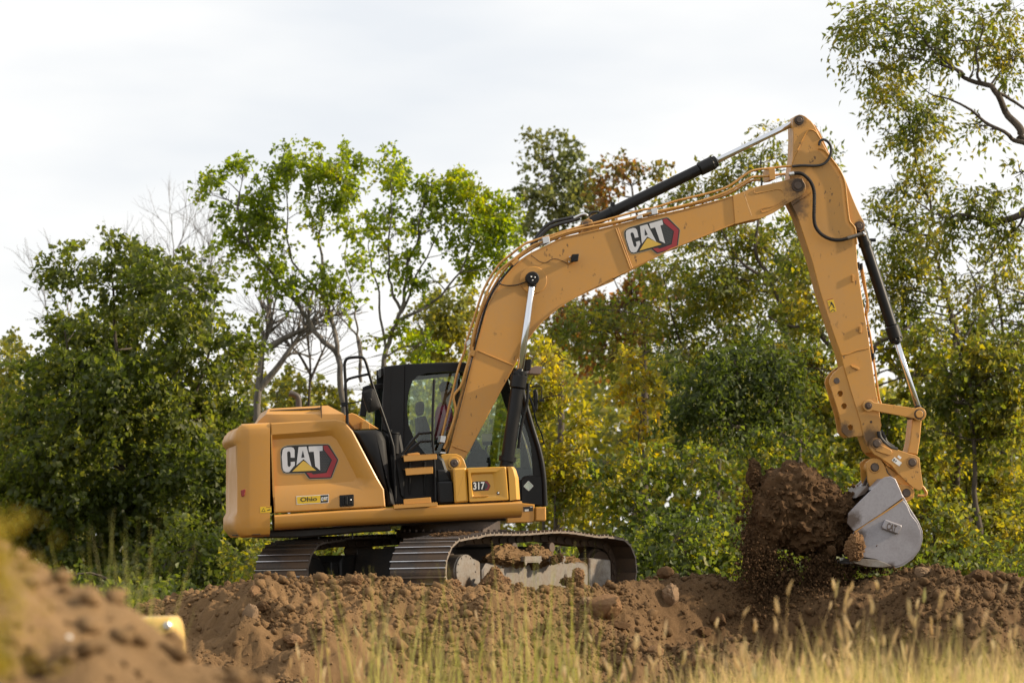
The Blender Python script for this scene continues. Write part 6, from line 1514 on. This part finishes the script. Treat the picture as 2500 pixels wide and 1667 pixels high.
# ---- pipes and hoses
pp = empty('hydraulic_pipes', (0, 0, 0), parent=ex)
def pipe(path, v, r, name='steel_pipe', mat_=None, k=4):
    mb = MB(); P = [U3(z, p, v) for z, pts in path for p in pts]; mb.tube(crom(P, k) if k else P, r, 8); return part(mb, name, mat_ or m_yellow_arm, pp, 60)
lower1 = [('B', [(862, 760), (900, 600), (958, 360), (1000, 190), (1060, 20)]), ('D', [(205, 880), (265, 690), (330, 500), (425, 345), (500, 280), (590, 210), (640, 190)]), ('E', [(60, 725), (180, 690), (400, 622), (640, 560), (930, 480), (1060, 455), (1250, 395), (1500, 335), (1690, 275), (1850, 165), (1930, 128), (2060, 112), (2150, 100), (2250, 92)])]
lower2 = [('B', [(890, 800), (930, 690), (980, 520), (965, 400), (1020, 320), (1060, 190), (1110, 20)]), ('D', [(240, 900), (270, 760), (320, 600), (360, 500), (430, 385), (520, 310), (640, 222), (720, 190)]), ('E', [(150, 720), (330, 660), (560, 610), (800, 560), (1050, 495), (1300, 440), (1500, 385), (1700, 310), (1870, 210), (1930, 185), (2050, 178), (2200, 160)])]
pipe(lower1, -0.14, 0.0145); pipe(lower2, -0.22, 0.0155)
pipe([('B', [(905, 830), (945, 720), (1000, 480), (1045, 330), (1090, 150), (1120, 40)]), ('D', [(252, 900), (285, 740), (330, 610), (385, 500), (470, 370), (560, 295), (660, 230)]), ('E', [(140, 745), (330, 678), (600, 618), (900, 545), (1200, 475), (1500, 400), (1720, 325), (1890, 225), (1980, 212)])], 0.02, 0.0145)
pipe([('B', [(915, 838), (960, 740), (1010, 520), (1052, 360), (1100, 150)]), ('D', [(215, 1110), (262, 930), (300, 760), (345, 610), (410, 480), (520, 345)])], -0.19, 0.012, 'rubber_hose', m_rubber)
pipe([('D', [(640, 215), (690, 140), (740, 85), (800, 55), (870, 40), (940, 25), (985, 12)])], 0.05, 0.021, 'rubber_hose', m_rubber)
pipe([('D', [(660, 205), (705, 150), (760, 100), (830, 72), (900, 55), (960, 35)])], -0.05, 0.021, 'rubber_hose', m_rubber)
pipe([('E', [(360, 545), (420, 515), (460, 510), (480, 525)])], -0.05, 0.016, 'hose_fitting', m_zinc)
pipe([('E', [(490, 530), (510, 498), (560, 490), (590, 500)])], 0.0, 0.014, 'rubber_hose', m_rubber)
pipe([('D', [(420, 462), (470, 478), (540, 476), (605, 455)])], -BV - 0.03, 0.007, 'grease_line', m_rubber)
pipe([('D', [(640, 278), (662, 295), (700, 322), (740, 326), (785, 303), (830, 310), (880, 333)])], -BV - 0.012, 0.004, 'lamp_wire', m_grease)
pipe([('G', [(330, 575), (420, 566), (560, 568), (640, 545), (690, 480), (702, 400), (680, 350), (645, 322), (612, 322), (592, 345), (588, 375)])], -SV - 0.05, 0.017, 'rubber_hose', m_rubber)
hz = [U3(z, p, -BV - 0.05) for z, pts in [('G', [(300, 650), (360, 640), (420, 645), (480, 690), (520, 750), (540, 830), (540, 960), (538, 1060), (550, 1140), (590, 1205), (650, 1250), (720, 1275), (790, 1278), (870, 1260), (960, 1232), (1005, 1215)])] for p in pts]
P = crom(hz, 22); mb = MB(); n = len(P)
mb.tube(P, [0.026 if (i % 3 == 0) else 0.020 for i in range(n)], 10); part(mb, 'corrugated_hose', m_rubber, pp, 25)
pipe([('G', [(300, 650), (345, 642)])], -BV - 0.05, 0.027, 'hose_fitting', m_zinc, 0)
pipe([('G', [(860, 1262), (930, 1240), (1000, 1218)])], -BV - 0.05, 0.024, 'hose_fitting', m_frame, 0)
pipe([('G', [(985, 1215), (1015, 1215), (1025, 1230)])], -0.12, 0.022, 'hose_fitting', m_zinc, 0)
pipe([('G', [(580, 405), (610, 408), (645, 430), (700, 495), (760, 575), (800, 640), (825, 700), (838, 760), (850, 880), (868, 1040), (880, 1100), (905, 1130), (930, 1165), (938, 1230), (945, 1320)])], -SV - 0.018, 0.0125)
pipe([('H', [(570, 40), (590, 60), (615, 190), (640, 300), (655, 380), (640, 480), (665, 600), (690, 760), (720, 960), (755, 1200), (768, 1310)])], 0.02, 0.012)
pipe([('H', [(600, 10), (630, 180), (665, 420), (650, 520), (685, 700), (710, 870), (735, 1050), (770, 1290), (790, 1360), (800, 1440)])], -0.08, 0.012)
mb = MB()
def clampbox(z, pts, v0, v1): mb.prism(U(z, pts, v0), v0, v1, 0.003)
clampbox('E', [(85, 712), (145, 700), (152, 755), (95, 768)], -0.26, 0.06); clampbox('E', [(1030, 465), (1085, 452), (1092, 505), (1040, 515)], -0.25, 0.06); clampbox('E', [(905, 528), (955, 515), (960, 540), (910, 552)], -0.25, 0.06)
clampbox('D', [(215, 850), (240, 832), (240, 862), (218, 880)], -0.24, 0.0); clampbox('B', [(868, 700), (908, 705), (898, 755), (860, 748)], -0.26, 0.04); clampbox('B', [(862, 822), (905, 826), (903, 838), (862, 836)], -0.26, 0.04)
part(mb, 'pipe_clamps', m_zinc, pp, 30)
mb = MB(); clampbox('E', [(2055, 112), (2108, 105), (2115, 205), (2065, 212)], -0.25, 0.1); clampbox('D', [(248, 900), (272, 908), (264, 948), (242, 940)], -0.25, 0.0); clampbox('D', [(508, 330), (545, 300), (560, 315), (522, 345)], -0.25, 0.0)
part(mb, 'pipe_bracket', m_yellow_arm, pp, 30)
mb = MB()
for x, y in ((575, 30), (605, 40), (655, 660), (668, 690), (690, 870), (715, 900)): clampbox('H', [(x - 8, y - 30), (x + 8, y - 32), (x + 10, y + 30), (x - 6, y + 32)], -0.1, 0.05)
part(mb, 'hose_clamps', m_rubber, pp, 30)
mb = MB(); V = -BV
mb.prism(rounded(U('E', [(340, 862), (398, 858), (390, 922), (330, 930)], V - 0.06), 0.008), V - 0.13, V - 0.05, 0.008, mi=0); mb.prism(U('E', [(305, 890), (345, 872), (345, 935), (305, 945)], V), V - 0.05, V + 0.0, 0.004, mi=1)
for p in ((325, 882), (318, 925)): mb.ycyl(M(*src('E', p), V - 0.05), V - 0.06, V - 0.03, 0.010, 8, 2)
part(mb, 'boom_lamp', [m_plastic, m_yellow_arm, m_zinc], boom, 40)

# ---- tracks
TROT = TYAW - YAW
WR, AX, ZC = 0.36, 1.62, 0.345                      # wheel radius to the shoe plate, half wheelbase, axle height
car = empty('undercarriage', (0, 0, 0), parent=ex); car.rotation_euler = (-0.02, 0, TROT); car.location = (0, 0, -0.03)
def track_path(n=700):
    P = []
    for k in range(61): a = math.radians(90 + 180 * k / 60); P.append((-AX + WR * math.cos(a), ZC + WR * math.sin(a)))
    for k in range(1, 60): P.append((-AX + 2 * AX * k / 60, ZC - WR))
    for k in range(61): a = math.radians(-90 + 180 * k / 60); P.append((AX + WR * math.cos(a), ZC + WR * math.sin(a)))
    for k in range(1, 60):
        f = k / 60; a = AX - 2 * AX * f
        P.append((a, ZC + WR + 0.075 * math.sin(math.pi * f) ** 0.8 - 0.012 * math.sin(math.pi * 4 * f) * (1 if 0.1 < f < 0.9 else 0)))
    return P
path = track_path(); seg = [math.dist(path[i], path[(i + 1) % len(path)]) for i in range(len(path))]; per = sum(seg)
NSH = round(per / 0.172)
def at_len(s):
    s %= per; i = 0
    while s > seg[i]: s -= seg[i]; i += 1
    a, b = path[i], path[(i + 1) % len(path)]; f = s / seg[i]
    return (a[0] + (b[0] - a[0]) * f, a[1] + (b[1] - a[1]) * f)
# triple grouser shoe: profile along the run (outward is -local z because the run goes counterclockwise: left side first)
pr = [(-0.088, 0.0), (-0.088, -0.014), (-0.082, -0.040), (-0.072, -0.040), (-0.064, -0.018), (-0.012, -0.022), (-0.002, -0.038), (0.009, -0.038), (0.016, -0.020), (0.055, -0.022), (0.086, -0.014), (0.092, -0.006), (0.092, 0.004)]
def shoe_mesh():
    me_v, me_f, me_m = [], [], []
    hw = 0.395
    for w in (-hw, hw): me_v += [(a, w, z) for a, z in pr]
    n = len(pr)
    for i in range(n):
        j = (i + 1) % n; me_f.append((i, j, n + j, n + i)); me_m.append(1 if i in (2, 6) else 0)
    for ids in ((0, 1, 2, 3, 4), (4, 5, 8, 9, 10, 11, 12, 0), (5, 6, 7, 8)):
        me_f.append(tuple(ids)[::-1]); me_m.append(2); me_f.append(tuple(n + i for i in ids)); me_m.append(2)
    me = bpy.data.meshes.new('track_shoe'); me.from_pydata(me_v, [], me_f)
    for m in (m_shoe, m_grouser, m_shoe_end): me.materials.append(m)
    me.polygons.foreach_set('material_index', np.array(me_m, dtype=np.int32)); me.validate(); me.update(); return me
m_shoe_end = paint('rubbed_shoe_ends', (0.20, 0.18, 0.16), 0.45, 0.8, dustcol=(0.16, 0.095, 0.05), specks=0.4, metal=0.5, coat=0)
shoe = shoe_mesh()
def track(side, ph):
    w0 = side * 1.0
    mb = MB()
    # chain rails and link lumps
    for ww in (-0.085, 0.085):
        inn = []
        for k in range(len(path)):
            a, b, c = path[k - 1], path[k], path[(k + 1) % len(path)]
            t = Vector((c[0] - a[0], c[1] - a[1])).normalized(); nrm = Vector((-t.y, t.x))
            inn.append((b[0] + nrm.x * 0.095, b[1] + nrm.y * 0.095))
        o1, i1 = path, inn; n = len(path)
        vs = [(a, w0 + ww - 0.02, z) for a, z in o1] + [(a, w0 + ww + 0.02, z) for a, z in o1] + [(a, w0 + ww + 0.02, z) for a, z in i1] + [(a, w0 + ww - 0.02, z) for a, z in i1]
        fs = []
        for i in range(n):
            j = (i + 1) % n
            for q in range(4): fs.append((q * n + i, q * n + j, ((q + 1) % 4) * n + j, ((q + 1) % 4) * n + i))
        mb.add(vs, fs)
    for k in range(NSH):
        p = at_len((k + 0.5) * per / NSH); q = at_len((k + 0.5) * per / NSH + 0.02); t = Vector((q[0] - p[0], q[1] - p[1])).normalized(); nn = Vector((-t.y, t.x)); c = Vector(p) + nn * 0.055
        mb.cyl((c.x, w0 - 0.125, c.y), (c.x, w0 + 0.125, c.y), 0.034, 8, 0, 0.003)
    tr = mb.build('track', m_link, car, 40)
    for k in range(NSH):
        s = (k + ph) * per / NSH; p, q, r = at_len(s), at_len(s - 0.06), at_len(s + 0.06); t = Vector((r[0] - q[0], r[1] - q[1])).normalized()
        o = bpy.data.objects.new('track_shoe', shoe); COL.objects.link(o); o.parent = tr
        o.matrix_basis = Matrix(((t.x, 0, -t.y, p[0]), (0, 1, 0, w0), (t.y, 0, t.x, p[1]), (0, 0, 0, 1)))
    # side frame
    sgn = 1 if side > 0 else -1
    near = side < 0
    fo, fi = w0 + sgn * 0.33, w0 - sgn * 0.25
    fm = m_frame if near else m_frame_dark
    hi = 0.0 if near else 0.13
    mb = MB()
    v0, v1 = min(fo, fi), max(fo, fi)
    mb.prism([(-1.18, 0.08), (1.02, 0.08), (1.02, 0.42), (0.98, 0.44 + hi), (-1.10, 0.44 + hi), (-1.18, 0.36 + hi)], v0, v1, 0.02)
    mb.prism([(-1.25, 0.07), (1.02, 0.07), (1.02, 0.09), (-1.25, 0.09)], v0 - 0.03, v1 + 0.03, 0.006)
    mb.prism(rounded([(-1.34, 0.10), (-1.20, 0.08), (-1.20, 0.46), (-1.34, 0.50)], 0.03), v0 + 0.02, v1 - 0.02, 0.012)
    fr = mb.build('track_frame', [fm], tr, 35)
    mb = MB(); mb.prism(rounded([(1.03, 0.07), (1.50, 0.07), (1.50, 0.46), (1.03, 0.49)], 0.02), v0 - 0.012, v1 + 0.012, 0.015)
    mb.prism([(1.51, 0.07), (1.72, 0.07), (1.72, 0.42), (1.51, 0.44)], v0 + 0.2, v1 - 0.2, 0.01)
    mb.build('idler_guard', fm, tr, 35)
    mb = MB(); mb.ycyl((-AX + 0.1, ZC), fo - sgn * 0.02, fo - sgn * 0.45, 0.2, 28, 0, 0.008); mb.ycyl((-AX + 0.1, ZC), w0 - 0.05, w0 + 0.05, 0.27, 28, 1, 0.01)
    if near: pass
    mb.ycyl((-AX + 0.1, ZC), fo + sgn * 0.01, fo - sgn * 0.02, 0.20, 28, 0, 0.006)
    for k in range(12):
        q = k * math.tau / 12; mb.ycyl((-AX + 0.1 + 0.18 * math.cos(q), ZC + 0.18 * math.sin(q)), fo + sgn * 0.018, fo, 0.011, 6, 0, 0.002)
    mb.build('final_drive', [fm, m_link], tr, 40)
    mb = MB(); mb.ycyl((AX, ZC), w0 - 0.06, w0 + 0.06, 0.265, 30, 0, 0.01); mb.ycyl((AX, ZC), w0 - 0.12, w0 + 0.12, 0.23, 30, 0, 0.01); mb.build('idler', m_link, tr, 40)
    for a in (-0.42, 0.36):
        mb = MB(); mb.ycyl((a, 0.62), w0 - 0.12, w0 + sgn * 0.24, 0.058, 18, 0, 0.008); mb.ycyl((a, 0.62), w0 + sgn * 0.24, w0 + sgn * 0.255, 0.06, 18, 1, 0.006); mb.prism([(a - 0.05, 0.44), (a + 0.05, 0.44), (a + 0.05, 0.62), (a - 0.05, 0.62)], w0 - 0.24, w0 - 0.15, 0.005); mb.build('carrier_roller', [m_link, m_pin], tr, 40)
    for k in range(6):
        a = -1.0 + k * 0.4; mb = MB(); mb.ycyl((a, 0.10), w0 - 0.16, w0 + 0.16, 0.09, 16, 0, 0.008); mb.build('track_roller', m_link, tr, 40)
    if near:
        for a0, a1 in ((-0.62, -0.26), (-0.10, 0.24)):
            mb = MB(); e = fo + sgn * 0.20
            mb.prism([(a0, 0.455), (a1, 0.455), (a1, 0.475), (a1 - 0.01, 0.475), (a1 - 0.01, 0.515), (a0 + 0.01, 0.515), (a0 + 0.01, 0.475), (a0, 0.475)], min(e, fo), max(e, fo) - 0.0, 0.003)
            m_ = (a0 + a1) / 2
            mb.prism([(a0 + 0.02, 0.40), (a0 + 0.06, 0.44), (a1 - 0.08, 0.44), (a1 - 0.06, 0.42), (a1 - 0.02, 0.455), (a0 - 0.0, 0.455)], e, e + 0.012, 0.002)
            mb.build('step_bracket', m_frame, tr, 35)
        mb = MB(); mb.prism(circ((0.52, 0.27), 0.033, 12), fo - 0.008, fo + 0.02, 0.004, mi=0); mb.prism(circ((0.53, 0.27), 0.02, 10), fo - 0.012, fo, 0.002, mi=1); mb.build('inspection_hole', [m_grease, m_pin], tr, 40)
    return tr
track(-1, 0.0); track(1, 0.4)
mb = MB(); mb.prism([(-1.0, 0.2), (0.95, 0.2), (0.85, 0.64), (-0.9, 0.64)], -0.74, 0.74, 0.03); mb.prism([(-0.9, 0.16), (0.9, 0.16), (0.9, 0.5), (-0.9, 0.5)], -0.74, -0.5, 0.03); mb.prism([(-0.9, 0.16), (0.9, 0.16), (0.9, 0.5), (-0.9, 0.5)], 0.5, 0.74, 0.03)
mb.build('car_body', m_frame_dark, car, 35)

# ------------------------------------------------------------------ soil on and under the machine
exm = Matrix.Translation((CXW, 0, 0)) @ Matrix.Rotation(TYAW, 4, 'Z')
def heap(name, label, center, axes, seed, mat_, sub=5, rz=0.0, rough=0.34, cone=0.0, crumbs=420, cr=(0.006, 0.030), cat='soil'):
    """a loose pile: ragged lump with crumbs all over its skin, one mesh"""
    bv, bf = ICO[sub]
    d = 1 + rough * fbm(bv * 1.6 + seed * 3.3, 4, seed) + rough * 0.7 * fbm(bv * 5 + seed, 3, seed + 5) + 0.05 * fbm(bv * 14, 2, seed + 8)
    v = bv * d[:, None] * np.array(axes)
    if cone:
        t = np.clip(v[:, 2] / axes[2], 0, 1.3); v[:, :2] *= (1 - cone * t)[:, None]
    rng = np.random.default_rng(seed); k = rng.integers(0, len(bv), crumbs)
    cv_, cf_ = lumps(v[k], cr[0] + (cr[1] - cr[0]) * rng.random(crumbs) ** 2.5, 0, seed + 2)
    V = np.concatenate([v, cv_]); F = np.concatenate([bf, cf_ + len(v)])
    o = fast_mesh(name, V, F, mat_, smooth=True); o.data.set_sharp_from_angle(angle=math.radians(50))
    o.location = center; o.rotation_euler = (0, 0, rz); tag(o, label, cat, {'clod': 'loose clods of soil'}.get(cat, 'soil lying on the machine' if name == 'soil_pile' else None)); return o
def on_track(a, w, z): return exm @ Vector((a, w, z))
heap('soil_pile', 'loose brown soil heaped on the track frame bracket nearest the final drive', on_track(-0.62, -1.26, 0.50), (0.40, 0.20, 0.14), 3, m_soil, rz=TYAW, cone=0.35, sub=4)
heap('soil_pile', 'loose brown soil heaped on the track frame bracket toward the idler', on_track(-0.08, -1.28, 0.50), (0.28, 0.18, 0.13), 4, m_soil, rz=TYAW, cone=0.3, sub=4)
heap('soil_pile', 'low soil layer lying on the frame under the carrier rollers', on_track(0.55, -1.15, 0.44), (0.50, 0.16, 0.07), 5, m_soil, rz=TYAW, sub=4)
heap('soil_pile', 'clump of soil on the near track top behind the front shoes', on_track(-1.15, -0.95, 0.76), (0.28, 0.26, 0.04), 6, m_soil_dark, rz=TYAW, sub=4)
def px_at(z, p, Y): q = src(z, p); return W(q[0], q[1], Y)
heap('soil_mound', 'cone of tan soil leaning against the near track frame', px_at('K', (705, 640), -1.95), (0.17, 0.16, 0.17), 8, m_soil_dry, cone=0.45, sub=5)
heap('dirt_clod', 'upright tall clod standing before the right end of the track frame', px_at('K', (1605, 575), -1.0), (0.078, 0.07, 0.105), 9, m_soil_dry, sub=4, crumbs=60, cat='clod')
heap('dirt_clod', 'dark clod beside the upright tall clod at the track frame', px_at('K', (1480, 615), -1.05), (0.075, 0.07, 0.055), 12, m_soil_dark, sub=4, crumbs=60, cat='clod')
heap('dirt_clod', 'crumbly clod at the foot of the round final drive cover', px_at('K', (240, 660), -2.75), (0.10, 0.09, 0.065), 13, m_soil_dry, sub=4, crumbs=80, cat='clod')
for k, (p, lab) in enumerate((((1345, 385), 'small wedge of soil on the track frame left of its twin'), ((1400, 360), 'small slanting wedge of soil under the far carrier roller'))):
    heap('dirt_clod', lab, px_at('K', p, -0.95 + 0.1 * k), (0.045, 0.04, 0.05), 30 + k, m_soil_dark, sub=3, crumbs=30, cat='clod')

# soil spilling out of the bucket
def jm(p, v): a = M(*src('J', p), v); return Matrix.Translation((CXW, 0, 0)) @ Matrix.Rotation(YAW, 4, 'Z') @ Vector((a[0], v, a[1]))
def jl(p, v=0.0): return jm(p, v)
s_ = 40 / FPX / 3.016                                     # metres per unit of zoom J there
blobs = [((470, 420), (235, 235), 0.0), ((640, 460), (190, 190), 0.05), ((760, 520), (170, 150), 0.0), ((330, 560), (150, 220), -0.05), ((560, 640), (230, 170), 0.0), ((300, 400), (110, 120), 0.1), ((850, 560), (110, 150), 0.0), ((740, 700), (130, 130), 0.0), ((890, 440), (90, 60), 0.0), ((240, 700), (95, 220), 0.0), ((690, 860), (70, 150), 0.05)]
V, F, o_ = [], [], 0
rng = np.random.default_rng(3)
org = jl((500, 600))
for k, (p, r, dv) in enumerate(blobs):
    bv, bf = ICO[4]
    d = 1 + 0.22 * fbm(bv * 1.7 + k * 3.1, 4, 200 + k) + 0.18 * fbm(bv * 5 + k, 3, 230 + k) + 0.10 * fbm(bv * 12 + k, 2, 260 + k)
    ctr = np.array(jl(p, dv) - org)
    v = bv * d[:, None] * np.array([1.1 * r[0] * s_, min(0.46, (r[0] + r[1]) * 0.66 * s_), 1.08 * r[1] * s_]) + ctr
    V.append(v); F.append(bf + o_); o_ += len(v)
    ks = rng.integers(0, len(v), 1100); cv_, cf_ = lumps(v[ks], 0.006 + 0.035 * rng.random(1100) ** 3.5, 6, 300 + k, 1.0)
    V.append(cv_); F.append(cf_ + o_); o_ += len(cv_)
so = fast_mesh('spilling_soil', np.concatenate(V), np.concatenate(F), m_soil_dark, smooth=True); so.data.set_sharp_from_angle(angle=math.radians(50))
so.location = org; tag(so, 'big heap of dark brown soil pouring out of the excavator bucket', 'soil')
heap('dirt_clod', 'tall reddish lump of soil flung highest beside the spilling heap', jl((182, 240), 0.05), (0.085, 0.09, 0.19), 41, m_soil_dark, sub=5, rough=0.3, crumbs=200, cat='clod')
heap('dirt_clod', 'sunlit reddish clod dropping over the bucket lip', jl((925, 770), -0.56), (0.115, 0.10, 0.15), 43, m_soil_dry, sub=5, rough=0.35, crumbs=160, cat='clod', rz=0.6)
heap('dirt_clod', 'small dark clod falling just left of the bucket lip', jl((755, 790), -0.5), (0.05, 0.05, 0.055), 44, m_soil_dark, sub=4, rough=0.3, crumbs=40, cat='clod')
# falling clods, crumbs and grains
rng = np.random.default_rng(8)
cols = [(190, 60, 640, 1520, 2600), (280, 60, 760, 1480, 1800), (350, 90, 800, 1500, 1600), (480, 170, 860, 1540, 2200), (665, 55, 820, 1520, 3600), (730, 55, 860, 1500, 2000), (560, 230, 950, 1600, 2600), (860, 60, 900, 1300, 700), (140, 25, 420, 900, 250), (600, 250, 1050, 1620, 2600), (1000, 140, 900, 960, 160), (300, 110, 1050, 1540, 1800), (480, 260, 300, 800, 500)]
P = []
for cx_, sd, y0, y1, n in cols:
    n = int(n * 4.2); x = rng.normal(cx_, sd, n); y = y0 + (y1 - y0) * rng.random(n) ** 0.85; v = rng.normal(0, 0.22, n)
    P += [tuple(jm((x[i], y[i]), float(np.clip(v[i], -0.5, 0.5)))) for i in range(n)]
P = np.array(P); keep = P[:, 2] > bank(P[:, 0], P[:, 1], False) - 0.03; P = P[keep]
R_ = 0.0055 + 0.016 * rng.random(len(P)) ** 5
R_[:700] = 0.014 + 0.03 * rng.random(700) ** 2; rng.shuffle(R_)
fv, ff = lumps(P, R_, 6, 9, 1.3)
fast_mesh('falling_soil', fv, ff, m_soil_dark, kind='stuff')
